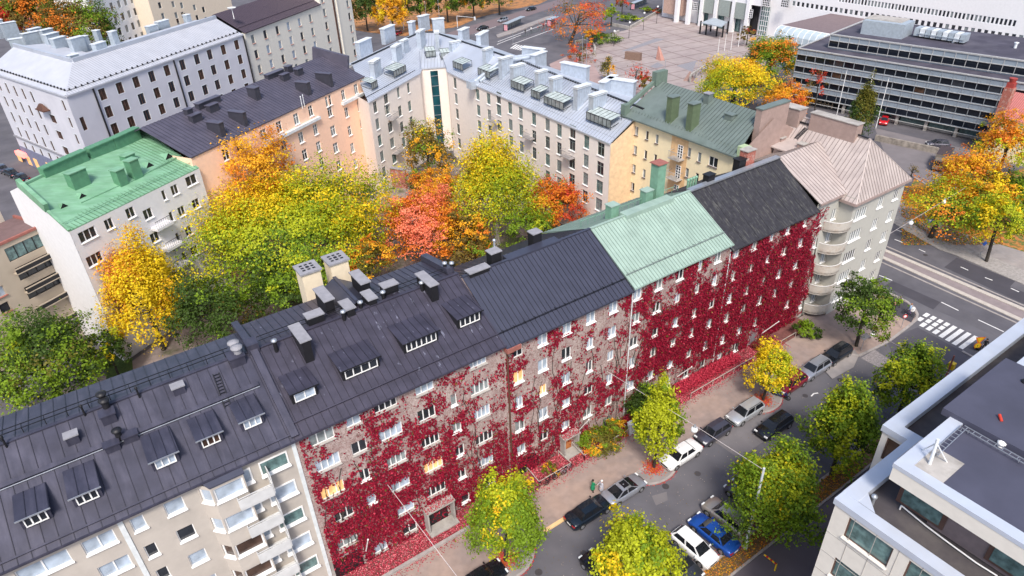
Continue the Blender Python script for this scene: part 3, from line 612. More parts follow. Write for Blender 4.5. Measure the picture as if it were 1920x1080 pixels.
# ------------------------------------------------------------------ L-shaped building with silver roof
m_sil = mat('silver_roof_sheet', (.56, .60, .68), .42, .35, .1, .5, (.46, .50, .58), .5, .15, .25)
m_bei = mat('pale_beige_render', (.78, .71, .66), .9, 0, .04)
SE_, SR = 17.6, 21.3
i1, i2, i3, i4, i5, i6, i7 = (45.7, 110.5), (61.6, 121.2), (63.4, 123.9), (68.0, 121.8), (66.4, 118.6), (65.6, 108.), (64.3, 69.0)
q1, q2, q3, q4, q5 = (48.5, 122.3), (70.9, 137.5), (73.3, 135.4), (73.1, 102.1), (70.5, 69.0)
o1, o2, o3, o5 = (46., 127.5), (70.5, 144.), (80.5, 137.), (78.2, 69.0)
FR = dict(fm=m_greyf, pms=(m_glass, m_glassg, m_glasst), sm=m_white)
Z13 = lambda x, y: (680+x/3.69, 180+y/3.69)
wa = cols([Z13(88, 78)+(5,), Z13(168, 90)+(1, 1.5), Z13(260, 105)+(3,), Z13(327, 70)+(3,)], i1, i2, 5, 3.05, 1.2, 2.0, 2, 2, **FR)
wa += cols([(724, 185, 1, 1.4), (747, 174, 1, .9), (766, 165, 1, .9), (728, 208, 4, 1.5)], i1, i2, 1, 3.05, 1.2, 1.9, 2, 2, **FR)
wb = cols([(797, 142, 5, 1.6), ], i3, i4, 5, 3.05, 1.7, 2.1, 2, 2, **FR)+cols([(833, 138, 5, 1.6)], i3, i4, 5, 3.05, 1.7, 2.1, 2, 2, **FR)
wc = cols([(853, 156, 5)], i5, i6, 5, 3.05, 1.25, 2.1, 2, 2, **FR)
wd = cols([Z13(795, -10)+(4,), Z13(870, 20)+(4,), Z13(940, 15)+(1, 1.4), Z13(942, 95)+(3, 1.5), Z13(1019, 85)+(3,), Z13(1093, 120)+(3,), Z13(1184, 160)+(3, 1.2), Z13(1278, 200)+(4,), Z13(1360, 240)+(4,), Z13(1452, 250)+(1, 1.4), Z13(1450, 335)+(4, 1.5), Z13(1548, 320)+(5,), Z13(1648, 370)+(6, 1.55)], i6, i7, 4, 2.97, 1.25, 2.05, 2, 2, skip=((11, 4),), **FR)
rf_ = []
def P3(p, z): return (p[0], p[1], z)
inn = [i1, i2, i3, i4, i5, i6, i7]
BS = bldg('long pale beige L-shaped block under a silver metal roof full of upright ventilation stacks', [i7, o5, o3, o2, o1, i1][::1]+[i2, i3, i4, i5, i6], [SE_]*11, m_bei, {5: wa, 7: wb, 9: wc, 10: wd},
     roof=[([P3(i1, SE_+.05), P3(i2, SE_+.05), P3(q2, SR), P3(q1, SR)], (-.56, .83, .4)), ([P3(i2, SE_+.05), P3(i3, SE_+.05), P3(q2, SR)], None), ([P3(i3, SE_+.05), P3(i4, SE_+.05), P3(q3, SR), P3(q2, SR)], (.5, .8, .5)),
           ([P3(i4, SE_+.05), P3(i5, SE_+.05), P3(q3, SR)], None), ([P3(i5, SE_+.05), P3(i6, SE_+.05), P3(q4, SR), P3(q3, SR)], (1, 0, .4)), ([P3(i6, SE_+.05), P3(i7, SE_+.05), P3(q5, SR), P3(q4, SR)], (1, 0, .4)),
           ([P3(q1, SR), P3(q2, SR), P3(o2, 19.3), P3(o1, 19.3)], None), ([P3(q2, SR), P3(q3, SR), P3(o3, 19.3), P3(o2, 19.3)], None), ([P3(q3, SR), P3(q4, SR), P3(q5, SR), P3(o5, 19.3), P3(o3, 19.3)], None)], roofm=m_sil, seam=.65)
mb = MB(); mb.poly([(64.3, 68.9, 0), (69.4, 68.9, 0), (69.4, 68.9, SE_+2.6), (64.3, 68.9, SE_-.1)]); mb.build('gable_wall', [mat('apricot_render', (.76, .56, .36), .9)], BS)
mb = MB()
for a, b in zip(inn, inn[1:]): mb.bar(P3(a, SE_-.05), P3(b, SE_-.05), .35, .22)
for a, b in ((i1, i2), (i6, i7)):
    va, vb = Vector(P3(a, SE_+.55)), Vector(P3(b, SE_+.55)); dn = Vector((-(vb-va).y, (vb-va).x, 0)).normalized()*.9; n_ = int((vb-va).length/.75)
    mb.bar(va+dn, vb+dn, .05, .05, 1)
    for k in range(n_): c = va.lerp(vb, (k+.5)/n_)+dn; mb.bar(c-Vector((0, 0, .3)), c+Vector((0, 0, .05)), .1, .06, 1)
mb.build('gutter', [m_sil, m_black], BS)
mb = MB()
for a, b in ((q1, q2), (q2, q3), (q3, q4), (q4, q5)): mb.bar(P3(a, SR+.08), P3(b, SR+.08), .35, .16)
mb.build('ridge_walkway', [m_black], BS)
Ap = [P3(i1, SE_), P3(i2, SE_), P3(q2, SR)]; Dp = [P3(i6, SE_), P3(i7, SE_), P3(q5, SR)]; Bp = [P3(i3, SE_), P3(i4, SE_), P3(q3, SR)]
def sstack(px, py, pl, sx, sy, h, rz=0.):
    c = onp(px, py, pl) if pl else at(px, py, 21.); mb = MB(); mb.box((c[0], c[1], c[2]-1.5), (sx, sy, h+1.5), rz)
    n_ = max(2, int(sx/.5)); 
    for k in range(n_+1):
        o_ = -sx/2+sx*k/n_
        for sg in (-1, 1): mb.box((c[0]+o_*math.cos(rz)-sg*(sy/2+.02)*math.sin(rz), c[1]+o_*math.sin(rz)+sg*(sy/2+.02)*math.cos(rz), c[2]-1.2), (.05, .05, h+1.2), rz)
    mb.box((c[0], c[1], c[2]+h), (sx+.25, sy+.25, .1), rz, 1); mb.box((c[0], c[1], c[2]+h+.1), (sx*.9, sy*.7, .12), rz, 2); mb.box((c[0], c[1], c[2]+h+.22), (sx+.3, sy+.3, .08), rz, 1)
    return mb.build('ventilation_stack', [m_stk, m_silw, m_black], BS)
m_stk = mat('stack_sheet', (.46, .52, .60), .45, .35, .12); m_silw = mat('white_cap', (.72, .76, .80), .5, .2)
ra, rdd = math.atan2(10.7, 15.9), 0.
for px, py in ((706, 142), (746, 112)): sstack(px, py, Ap, 2.9, .9, 2.6, ra+.1)
sstack(760, 98, Ap, 2.0, .8, 2.2, ra); sstack(791, 88, Ap, 2.6, .9, 3.1, ra+.1)
sstack(821, 92, Bp, .8, 2.2, 3.3, -.5); sstack(855, 108, Bp, 2.2, .9, 3.0, .1)
for px, py, s_ in ((949, 136, 2.7), (971, 151, 2.7), (1015, 163, 2.1), (1042, 176, 2.1), (1091, 193, 3.0), (1120, 208, 3.0)): sstack(px, py, Dp, s_, .85, 2.5, .12)
sstack(915, 108, Dp, 2.2, .8, 1.5, .3)
for px, py, w_, rz in ((683, 92, 4.6, ra), (728, 66, 4.6, ra), (905, 78, 4.2, .6), (870, 70, 3.0, .5), (1078, 140, 5.5, -1.35), (1010, 118, 3.6, .3), (1140, 168, 4.6, .4), (1165, 170, 4.6, -1.2), (773, 56, 1.6, ra), (795, 44, 2.8, .3), (822, 50, 2.6, -.3), (1000, 108, 4.5, -1.2)):
    c = at(px, py, 20.6); mb = MB(); mb.box((c[0], c[1], c[2]-1.5), (w_, 1.0, 3.2), rz); mb.box((c[0], c[1], c[2]+1.7), (w_+.3, 1.3, .14), rz, 1); mb.build('roof_parapet', [m_stk, m_silw], BS)
def conserv(px, py, pl, L, rz): # glazed roof terrace
    c = onp(px, py, pl); mb = MB(); ca, sa = math.cos(rz), math.sin(rz); T = lambda x, y, z: (c[0]+x*ca-y*sa, c[1]+x*sa+y*ca, c[2]+z); n_ = max(3, int(L/.9))
    for k in range(n_+1):
        x = -L/2+L*k/n_; mb.bar(T(x, -.9, -.2), T(x, -.9, 1.2), .045); mb.bar(T(x, -.9, 1.2), T(x, 1.2, 1.6), .045)
    for z in (.05, 1.2): mb.bar(T(-L/2, -.9, z), T(L/2, -.9, z), .06)
    for x in (-L/2, L/2): mb.bar(T(x, -.9, .1), T(x, 1.2, .6), .07); mb.bar(T(x, 1.2, .2), T(x, 1.2, 1.6), .05)
    mb.bar(T(-L/2, 1.2, 1.6), T(L/2, 1.2, 1.6), .05)
    o = mb.build('glazed_dormer', [m_black], BS)
    g_ = MB(); g_.add([T(-L/2, -.86, 0), T(L/2, -.86, 0), T(L/2, -.86, 1.18), T(-L/2, -.86, 1.18)], [(0, 1, 2, 3)], 0); g_.add([T(-L/2, -.86, 1.2), T(L/2, -.86, 1.2), T(L/2, 1.2, 1.58), T(-L/2, 1.2, 1.58)], [(0, 1, 2, 3)], 1)
    g_.build('dormer_glazing', [m_glassg, m_glassp], o)
m_glassp = glass_mat('milky_roof_glass', (.42, .48, .47), .25, .25, 2.)
# direction of the D wing runs along -y: front of a dormer looks west (local -y must map to -x)
for px, py, L in ((743, 139, 4.6), (695, 165, 2.0)): conserv(px, py, Ap, L, ra)
for px, py, L in ((866, 128, 3.6), (915, 142, 4.0), (978, 166, 3.8), (1012, 182, 2.4), (1046, 198, 5.0), (1130, 230, 5.4)): conserv(px, py, Dp, L, -math.pi/2)
for px, py in ((807, 105), (835, 108)): conserv(px, py, Bp, 2.0, -.35)
mb = MB(); A_, B_ = i3, i4; t = Vector(((B_[0]-A_[0]), (B_[1]-A_[1]), 0)).normalized(); n_ = Vector((t.y, -t.x, 0)); s, _ = onv(815, 150, A_, B_); c = Vector((A_[0], A_[1], 0))+t*s
mb.add([tuple(c-t*.75+n_*.06+Vector((0, 0, 1))), tuple(c+t*.75+n_*.06+Vector((0, 0, 1))), tuple(c+t*.75+n_*.06+Vector((0, 0, 17))), tuple(c-t*.75+n_*.06+Vector((0, 0, 17)))], [(0, 1, 2, 3)])
for z in range(2, 17, 2): mb.bar(c-t*.78+n_*.1+Vector((0, 0, z)), c+t*.78+n_*.1+Vector((0, 0, z)), .12, .08, 1)
mb.build('stair_glazing', [glass_mat('blue_green_glass', (.01, .06, .08), .05), m_galv], BS)
for (px, py), e in (((733, 221), (i1, i2)), ((742, 284), (i1, i2)), ((932, 226), (i6, i7)), ((996, 256), (i6, i7)), ((1069, 292), (i6, i7))):
    s, z = onv(px, py, *e); L = Vector((e[1][0]-e[0][0], e[1][1]-e[0][1], 0)).normalized(); n_ = Vector((L.y, -L.x, 0)); c = Vector((e[0][0], e[0][1], z))+L*s; mb = MB(); ang = math.atan2(L.y, L.x)
    mb.box(tuple(c+n_*.55-Vector((0, 0, .15))), (2.3, 1.1, .15), ang)
    for k in range(8): q = c+L*(-1.1+k*.314)+n_*1.05; mb.bar(q, q+Vector((0, 0, .95)), .035)
    mb.bar(c-L*1.12+n_*1.05+Vector((0, 0, .95)), c+L*1.12+n_*1.05+Vector((0, 0, .95)), .05)
    for sg in (-1, 1): mb.bar(c+L*1.12*sg+n_*1.05+Vector((0, 0, .95)), c+L*1.12*sg+Vector((0, 0, .95)), .05)
    mb.build('balcony', [mat('balcony_grey', (.30, .28, .28), .8)], BS)
mb = MB(); d0 = Vector((63.6, 107., 0)); mb.box((65.2, 107.4, 17.0), (1.8, 1.6, 1.4)); mb.tube((65.5, 107.2, 18.2), (70., 104.8, 21.6), .35); mb.tube((66.4, 106.6, 18.2), (70.8, 103.6, 21.8), .35); mb.tube((70., 104.8, 21.8), (76., 103.8, 21.8), .38); mb.tube((70.8, 103.6, 21.8), (76., 102.6, 21.8), .38); mb.build('ventilation_duct', [m_stk], BS)
# ------------------------------------------------------------------ peach building
m_dslab = mat('dark_slab_sheet', (.05, .05, .068), .5, .2)
m_pch = mat('peach_render', (.92, .61, .45), .9, 0, .04); m_purp = mat('purple_grey_roof_sheet', (.085, .08, .115), .45, .2, .1, .7, (.11, .102, .14), .5, .12, .3)
p1, p2 = tuple(at(370, 290, 20.2)[:2]), tuple(at(683, 143, 20.2)[:2]); p1 = (p1[0]-1, p1[1]-1*(p2[1]-p1[1])/(p2[0]-p1[0]))
dv_ = np.array([-(p2[1]-p1[1]), p2[0]-p1[0]]); dv_ = dv_/np.linalg.norm(dv_)
PZ = 20.2; pr1 = (p1[0]+dv_[0]*8., p1[1]+dv_[1]*8.); pr2 = (p2[0]+dv_[0]*8., p2[1]+dv_[1]*8.); pb1 = (p1[0]+dv_[0]*15, p1[1]+dv_[1]*15); pb2 = (p2[0]+dv_[0]*15, p2[1]+dv_[1]*15)
wp = []
for px, py, ww in ((495, 253, 1.1), (524, 238, 1.1), (556, 223, 1.1), (583, 208, 1.0), (613, 191, .6), (619.5, 187.5, .6), (533, 273, 1.1), (565, 258, 1.1), (592, 243, 1.0), (619, 209, 1.1), (625, 245, 1.2), (598, 275, 1.0), (630, 277, 1.2), (502, 285, 1.0), (572, 290, 1.1),
                   (644, 178, .9), (668, 167, 1.), (650, 211, .9), (674, 199, 1.), (656, 245, .9), (679, 231, 1.), (661, 277, .9), (685, 263, 1.), (690, 293, 1.), (667, 306, .9), (696, 320, 1.), (450, 276, 1.1), (424, 289, 1.1), (604, 305, 1.), (636, 310, 1.1)):
    s, z = onv(px, py, p1, p2); wp.append((s, z, ww*1.12, 1.75, 2 if ww > .7 else 1, 2, m_white, pick(m_glass, m_glassg), m_white, None))
def rev(lst): return lst
BP = bldg('peach coloured block with a purple-grey seamed roof', [p1, p2, pb2, pb1], PZ-.1, m_pch, {0: wp}, roof=[([P3(p1, PZ), P3(p2, PZ), P3(pr2, 23.4), P3(pr1, 23.4)], (dv_[0], dv_[1], .4)), ([P3(pr1, 23.4), P3(pr2, 23.4), P3(pb2, 20.4), P3(pb1, 20.4)], (-dv_[0], -dv_[1], .4))], roofm=m_purp, seam=.65)
Pp = [P3(p1, PZ), P3(p2, PZ), P3(pr2, 23.4)]; rp = math.atan2(p2[1]-p1[1], p2[0]-p1[0])
mb = MB()
for (a, b) in (((492, 273), (597, 218)), ((640, 195), (689, 172))):
    s0, z0_ = onv(*a, p1, p2); s1, z1_ = onv(*b, p1, p2); L = (np.array(p2)-np.array(p1)); L = L/np.linalg.norm(L); n_ = np.array([L[1], -L[0]])
    A_ = np.array(p1)+L*s0+n_*.25; B_ = np.array(p1)+L*s1+n_*.25; mb.bar((*A_, z0_), (*B_, z0_), .5, .45)
mb.build('cornice', [m_silw], BP)
mb = MB(); mb.bar(P3(p1, PZ), P3(p2, PZ), .25, .2); mb.build('gutter', [m_purp], BP)
for px, py, sx, sy, h in ((448, 228, 2.8, .7, 1.5), (478, 183, 1.6, 1.1, 1.6), (407, 248, 2.4, .9, 1.5), (570, 172, 2.4, .9, 1.6), (609, 155, 3.0, .7, 1.6)):
    c = onp(px, py, Pp); chim(BP, c, sx, sy, h, rp-1.57, m_dslab, m_purp)
for px, py, sx, h in ((368, 222, 1.8, .9), (355, 212, 1.0, .9), (400, 203, 1.8, .9), (391, 192, 4.4, .7), (535, 145, 1.6, .9), (515, 138, 4.0, .7), (561, 135, 1.4, .9), (542, 130, 1.2, .9)):
    c = onp(px, py+4, Pp); chim(BP, (c[0], c[1], min(c[2], 23.2)), sx, .8, h, rp, m_dslab, m_purp)
mb = MB(); c0, c1 = at(588, 104, 23.3), at(654, 122, 22.); mb.bar(c0+[0, 0, .4], c1+[0, 0, .4], .6, 2.4); mb.build('fire_wall', [m_purp], BP)
for px, py in ((567, 196), (571, 193)): pipe(BP, onp(px, py+5, Pp), 1.6, .06, m_silw)
# ------------------------------------------------------------------ green roofed white building
m_wht = mat('white_render', (.72, .72, .74), .9, 0, .04); m_wg = mat('pale_grey_render', (.68, .67, .69), .9, 0, .04)
m_grn = mat('green_roof_sheet', (.155, .335, .20), .55, .05, .14, .7, (.21, .40, .27), .5, .12, .8, aniso=(.4, 2.2, .4))
GZ = 18.8; g1 = tuple(at(130, 433, GZ)[:2]); g2 = tuple(at(373, 314, GZ)[:2]); Lg = np.array([g2[0]-g1[0], g2[1]-g1[1]]); Lg /= np.linalg.norm(Lg); ng = np.array([-Lg[1], Lg[0]])
gr1 = tuple(at(38, 350, 22)[:2]); gr2 = tuple(at(266, 242, 22)[:2]); gb1 = tuple(np.array(gr1)*1.45-np.array(g1)*.45); gb2 = tuple(np.array(gr2)*1.45-np.array(g2)*.45)
GR = 22.
wg = []
for px, py, ww, nv in ((165, 440, 2.2, 3), (205, 420, 1.1, 2), (245, 399, 1.2, 2), (308, 366, .55, 1), (328, 356, 1.1, 2), (359, 338, 1.8, 2), (178, 486, 2.0, 3), (322, 406, .55, 1), (341, 396, 1.1, 2), (334, 445, .55, 1), (354, 433, 1.1, 2), (368, 382, 1.2, 2), (346, 481, .55, 1), (365, 470, 1.2, 2), (190, 532, 2.0, 3), (278, 401, 1.3, 2), (291, 445, 1.3, 2), (303, 487, 1.3, 2)):
    s, z = onv(px, py, g1, g2); wg.append((s, z, ww, 1.35, nv, 1, m_wg, m_glass, m_white, None))
BG = bldg('white block with a bright green sheet roof, green chimneys and small triangular roof vents', [g1, g2, gb2, gb1], [GZ-.1, GZ-.1, GZ-.1, GZ-.1], m_wg, {0: wg},
          roof=[([P3(g1, GZ), P3(g2, GZ), P3(gr2, GR), P3(gr1, GR)], (ng[0], ng[1], .3)), ([P3(gr1, GR), P3(gr2, GR), P3(gb2, 20.4), P3(gb1, 20.4)], None)], roofm=m_grn, seam=.55)
Gp = [P3(g1, GZ), P3(g2, GZ), P3(gr2, GR)]; rg = math.atan2(Lg[1], Lg[0])
off = -Lg*.04
mb = MB(); gg = lambda p: (p[0]+off[0], p[1]+off[1]); mb.poly([(*gg(g1), 0), (*gg(g1), GZ+.05), (*gg(gr1), GR+.05), (*gg(gb1), 20.4), (*gg(gb1), 0)]); mb.build('gable_wall', [m_wht], BG)
mb = MB(); mb.bar(P3(gr1, GR+.1), P3(gr2, GR+.1), .4, .25); t_ = .5; mid = np.array(P3(g1, GZ))*(1-.42)+np.array(P3(gr1, GR))*.42
mb.bar(mid+[0, 0, .5], P3(gr1, GR+.5), .5, 1.1); mb.bar(P3(g1, GZ+.05), mid+[0, 0, .1], .3, .25); mb.build('parapet_coping', [m_grn], BG)
mb = MB(); d_ = np.array(P3(gr1, GR))-np.array(P3(g1, GZ))
for t_ in (.12,):
    a_, b_ = np.array(P3(g1, GZ))+d_*t_, np.array(P3(g2, GZ))+d_*t_; mb.bar(a_+[0, 0, .25], b_+[0, 0, .25], .06)
    for k in range(22): c = a_*(1-(k+.5)/22)+b_*(k+.5)/22; mb.bar(c, c+[0, 0, .28], .06)
for (p, q) in (((153, 383), (225, 350)), ((240, 346), (340, 293)), ((98, 363), (135, 346))): mb.bar(onp(*p, Gp)+[0, 0, .15], onp(*q, Gp)+[0, 0, .15], .12, .2)
mb.build('snow_guard', [m_grn], BG)
m_gch = mat('green_wall_sheet', (.09, .24, .14), .6)
for px, py, sx, sy, h in ((152, 352, 2.2, 1.1, 2.2), (229, 346, 1.2, 1.1, 2.0), (256, 333, 1.3, 1.1, 2.4), (242, 302, 1.5, 1.1, .9)):
    c = onp(px, py, Gp); chim(BG, c, sx, sy, h, rg, m_gch, m_grn)
for (p, q, h) in (((85, 340), (165, 303), 1.6), ((170, 300), (215, 280), 1.5), ((216, 280), (262, 258), 1.5)):
    a_, b_ = onp(*p, Gp), onp(*q, Gp); mb = MB(); mb.bar(a_+[0, 0, h/2-.4], b_+[0, 0, h/2-.4], .8, h+.8); mb.bar(a_+[0, 0, h], b_+[0, 0, h], 1.1, .14); mb.build('light_well_wall', [m_gch], BG)
for px, py in ((122, 392), (157, 373), (282, 314), (318, 297)):
    c = onp(px, py, Gp); mb = MB(); v0_, v1_, v2_, v3_ = c+[*(-Lg*.7), 0], c+[*(Lg*.7), 0], c+[0, 0, .75], c+[*(ng*1.6), .45]
    mb.add([v0_, v1_, v2_, v3_], [(0, 2, 3), (1, 3, 2)], 0); mb.add([v0_, v1_, v2_], [(0, 1, 2)], 1); mb.build('triangular_vent', [m_grn, m_black], BG)
for (px, py) in ((298, 420), (317, 458), (330, 495)):
    s, z = onv(px, py, g1, g2); c = np.array(g1)+Lg*s; mb = MB(); c3_ = np.array([*(c-ng*.6), z]); mb.box(c3_-[0, 0, .3], (2.6, 1.2, .35), rg)
    for k in range(9): q = c3_+np.array([*(Lg*(-1.25+k*.3125)-ng*.55), 0]); mb.bar(q, q+[0, 0, 1.0], .03, None, 1)
    mb.bar(c3_+np.array([*(-Lg*1.28-ng*.55), 1.]), c3_+np.array([*(Lg*1.28-ng*.55), 1.]), .05, None, 1); mb.build('balcony', [m_wg, m_black], BG)
# ------------------------------------------------------------------ beige block with glazed balconies (left)
m_tan = mat('tan_render', (.44, .375, .30), .9, 0, .05, .7); m_brr = mat('brown_flat_roof', (.15, .095, .095), .85, 0, .12)
t1 = tuple(at(84, 423, 16.1)[:2]); t0 = tuple(at(0, 461, 16.1)[:2]); Lt = np.array(t1)-np.array(t0); Lt /= np.linalg.norm(Lt); nt_ = np.array([-Lt[1], Lt[0]])
t00 = tuple(np.array(t1)-Lt*20); tb1 = tuple(np.array(t1)+nt_*6.0); tb0 = tuple(np.array(t00)+nt_*6.0)
wt = []
for px, py, w_, pm in ((145, 599, 1.4, m_glassb), (108, 620, 1.4, m_glassb), (0, 548, 1.2, m_glassb), (10, 577, 1.2, m_glass)):
    s, z = onv(px, py, t00, t1); wt.append((s, z, w_, 1.3, 1, 1, m_tan, pm, m_rust, None))
for k, (px, py) in enumerate(((49, 465), (68, 500), (84, 535), (112, 567))):
    s, z = onv(px, py, t00, t1); wt.append((s, z+.1, 4.6, 1.75, 4, 1, m_black, m_glass if k else m_glasst, None, None))
BT = bldg('tan block with four stacked glazed balconies under a flat brown roof', [t00, t1, tb1, tb0], 16.1, m_tan, {0: wt}, roof=[([P3(t00, 16.15), P3(t1, 16.15), P3(tb1, 16.15), P3(tb0, 16.15)], None)], roofm=m_brr, depth=.6)
for k, (px, py) in enumerate(((60, 489), (79, 524), (96, 559), (124, 592))):
    s, z = onv(px, py, t00, t1); c = np.array(t00)+Lt*s-nt_*.35; mb = MB(); r_ = math.atan2(Lt[1], Lt[0])
    mb.box((*c, z-.55), (4.9, .7, .12), r_); mb.box((*(c-nt_*.3), z-.45), (4.9, .06, .55), r_, 1); mb.box((*(c-nt_*.3), z+.1), (4.9, .1, .12), r_); mb.build('balcony', [m_tan, m_black], BT)
mb = MB(); mb.bar(P3(t00, 16.3), P3(t1, 16.3), .3, .3); mb.bar(P3(t1, 16.3), P3(tb1, 16.3), .3, .3); mb.build('parapet', [m_rust], BT)
m_pgr = mat('pale_grey_sheet_roof', (.40, .40, .46), .5, .3)
ub = [tuple(np.array(tb1)-Lt*1.5), tuple(np.array(tb1)+nt_*14-Lt*1.5), tuple(np.array(tb0)+nt_*14), tb0][::1]
ub = [tb0, tuple(np.array(tb1)-Lt*1.2), tuple(np.array(tb1)+nt_*13-Lt*1.2), tuple(np.array(tb0)+nt_*13)]
mb = MB()
facade(mb, BT, ub[0], ub[1], 16.1, 19.3, [(onv(16, 397, ub[0], ub[1])[0], 18., 1.5, .6, 1, 1, m_rust, m_glass, None, None)])
for i in (1, 2, 3): wall(mb, ub[i], ub[(i+1) % 4], 0, 19.3, [])
mb.build('upper_wall', [mat('tan_render_light', (.55, .50, .43), .9)], BT); mb = MB(); q = [P3(p, 19.4) for p in ub]; mb.slab(q, .15); seams(mb, q, (nt_[0], nt_[1], 0), .7, 1); mb.build('roof', [m_pgr, seam_shade_of(m_pgr, .6)], BT)
# ------------------------------------------------------------------ blue grey corner building
m_blg = mat('lilac_grey_render', (.55, .555, .62), .9, 0, .04, .3, (.59, .59, .65), .5, .15, .15); m_blr = mat('pale_blue_sheet_roof', (.52, .54, .60), .45, .25, .06, .5, (.57, .58, .63), .5, .2, .12)
BZ = 20.0; c1 = tuple(at(123, 180, BZ)[:2]); c2 = tuple(at(455, 64, BZ)[:2]); c0 = tuple(at(0, 140, BZ)[:2]); L2 = np.array(c2)-np.array(c1); L2 /= np.linalg.norm(L2); n2 = np.array([-L2[1], L2[0]])
L0 = np.array(c0)-np.array(c1); L0 /= np.linalg.norm(L0); n0 = np.array([L0[1], -L0[0]]); c00 = tuple(np.array(c1)+L0*34)
TR = dict(fm=m_brownf, tr=m_silw, pms=(m_glassbr, m_glassbr, m_glass))
wl = []
Zt = lambda x, y: (x/3, y/3)
TOP = [Zt(578, 530), Zt(675, 495), Zt(767, 462), Zt(855, 430), Zt(940, 397), Zt(1027, 365), Zt(1108, 333), Zt(1180, 307), Zt(1257, 280), Zt(1332, 252)]
wl = cols([(*t, 6, 1.5, 2) for t in TOP], c1, c2, 6, 3.28, 1.5, 2.05, 2, 1, **TR)+cols([(157, 232, 1, .9, 1)], c1, c2, 1, 3, .9, 2.4, 1, 1, fm=m_brownf, pms=(m_glassbr,))
wleft = []
s0, z0_ = onv(28, 170, c00, c1); s1, z1_ = onv(61, 182, c00, c1); dx = (s1-s0)/2.05
for k in range(14):
    s = s1-dx*k
    if s < 1: break
    for r in range(6): wleft.append((s, z1_-3.2*r, 1.0, 2.1, 1, 1, m_brownf, pick(m_glassbr, m_glassbr, m_glass), None, m_silw))
for r in range(1, 6): wleft.append((s1+dx*1.55, z1_-3.12*r-.1, 2.2, 1.6, 3, 1, m_brownf, m_glassbr, None, m_silw))
s, z = onv(120, 198, c00, c1)
for r in range(4): wleft.append((s, z-3.12*r, .9, 1.9, 1, 1, m_brownf, m_glassbr, None, m_silw))
RB = 23.3; dd = 6.5
def isect(p, d, q, e): # 2-D line intersection
    k = ((q[0]-p[0])*e[1]-(q[1]-p[1])*e[0])/(d[0]*e[1]-d[1]*e[0]); return (p[0]+d[0]*k, p[1]+d[1]*k)
k1 = isect(np.array(c1)+n2*dd, L2, np.array(c1)+n0*dd, L0); k2 = tuple(np.array(c2)+n2*dd); k0 = tuple(np.array(c00)+n0*dd)
f1_ = isect(np.array(c1)+n2*13, L2, np.array(c1)+n0*13, L0); f2_ = tuple(np.array(c2)+n2*13); f0_ = tuple(np.array(c00)+n0*13)
BB = bldg('long lilac grey block with rows of brown windows and a pale metal roof, upper left', [c00, c1, c2, f2_, f1_, f0_], [BZ-.1]*6, m_blg, {0: wleft, 1: wl},
     roof=[([P3(c1, BZ), P3(c2, BZ), P3(k2, RB), P3(k1, RB)], (n2[0], n2[1], .4)), ([P3(c00, BZ), P3(c1, BZ), P3(k1, RB), P3(k0, RB)], None), ([P3(k1, RB), P3(k2, RB), P3(f2_, 22.6), P3(f1_, 22.6)], None), ([P3(k0, RB), P3(k1, RB), P3(f1_, 22.6), P3(f0_, 22.6)], None)], roofm=m_blr, seam=.6, sh=.03)
mb = MB()
for a, b in ((k0, k1), (k1, k2)): mb.bar(P3(a, RB+.25), P3(b, RB+.25), .5, .7)
mb.build('roof_parapet', [m_sil], BB); mb = MB()
for a, b, ka, kb in ((c1, c2, k1, k2), (c00, c1, k0, k1)):
    A_, B_ = Vector(P3(a, BZ)).lerp(Vector(P3(ka, RB)), .13), Vector(P3(b, BZ)).lerp(Vector(P3(kb, RB)), .13); n_ = int((B_-A_).length/1.3)
    mb.bar(A_+Vector((0, 0, .05)), B_+Vector((0, 0, .05)), .06)
    for k in range(n_): c = A_.lerp(B_, (k+.5)/n_); mb.box(c, (.28, .28, .32), 0)
    A_, B_ = Vector(P3(a, BZ+.1)), Vector(P3(b, BZ+.1))
mb.build('snow_guard', [m_black], BB)
mb = MB(); mb.bar(P3(c1, BZ-.1), P3(c2, BZ-.1), .5, .3); mb.bar(P3(c00, BZ-.1), P3(c1, BZ-.1), .5, .3); mb.build('gutter', [m_blr], BB)
for px, py in ((172, 163), (323, 108), (454, 63)):
    s, z = onv(px, py, c1, c2); c = np.array(c1)+L2*s-n2*.15; mb = MB(); mb.tube((*c, 0), (*c, 19.7), .16); mb.build('downpipe', [m_black], BB)
m_stl = mat('zinc_box', (.40, .46, .52), .5, .3)
for px, py, w_, rz, h in ((20, 58, 3, .3, 2.2), (60, 72, 3.5, .4, 1.6), (32, 82, 2.5, 0, 1.4), (100, 78, 3, .6, 2.), (113, 86, 3, .6, 2), (148, 92, 3, .6, 2.6), (160, 88, 2, .6, 2.4), (140, 115, 1.8, .5, 1.6), (188, 92, 2.8, .7, 1.6), (186, 76, 1, .7, 2.4), (217, 82, 1.4, .7, 2.8), (68, 66, 2.6, .6, 1.8), (90, 68, 2.6, .6, 1.8), (0, 55, 2, .3, 2.4), (285, 55, 2.6, .6, 1.2), (305, 48, 3.2, .6, 1.4), (352, 38, 1.4, .6, 1.6)):
    c = at(px, py, 23); chim(BB, (c[0], c[1], 22.6), w_, 1.1, h, rz, m_stl, m_silw, down=1.5)
mb = MB(); s, z = onv(83, 195, c00, c1); c = np.array(c1)+L0*(34-s)-n0*.6; mb.box((*c, z-1), (3.4, 1.3, .2), math.atan2(L0[1], L0[0])); mb.box((*c, z-.8), (3.0, 1.0, 1.0), math.atan2(L0[1], L0[0]), taper=.3); mb.build('door_canopy', [m_brownf], BB)
s, z = onv(44, 287, c00, c1); c = np.array(c1)+L0*(34-s)-n0*.5; mb = MB(); r_ = math.atan2(-L0[1], -L0[0])
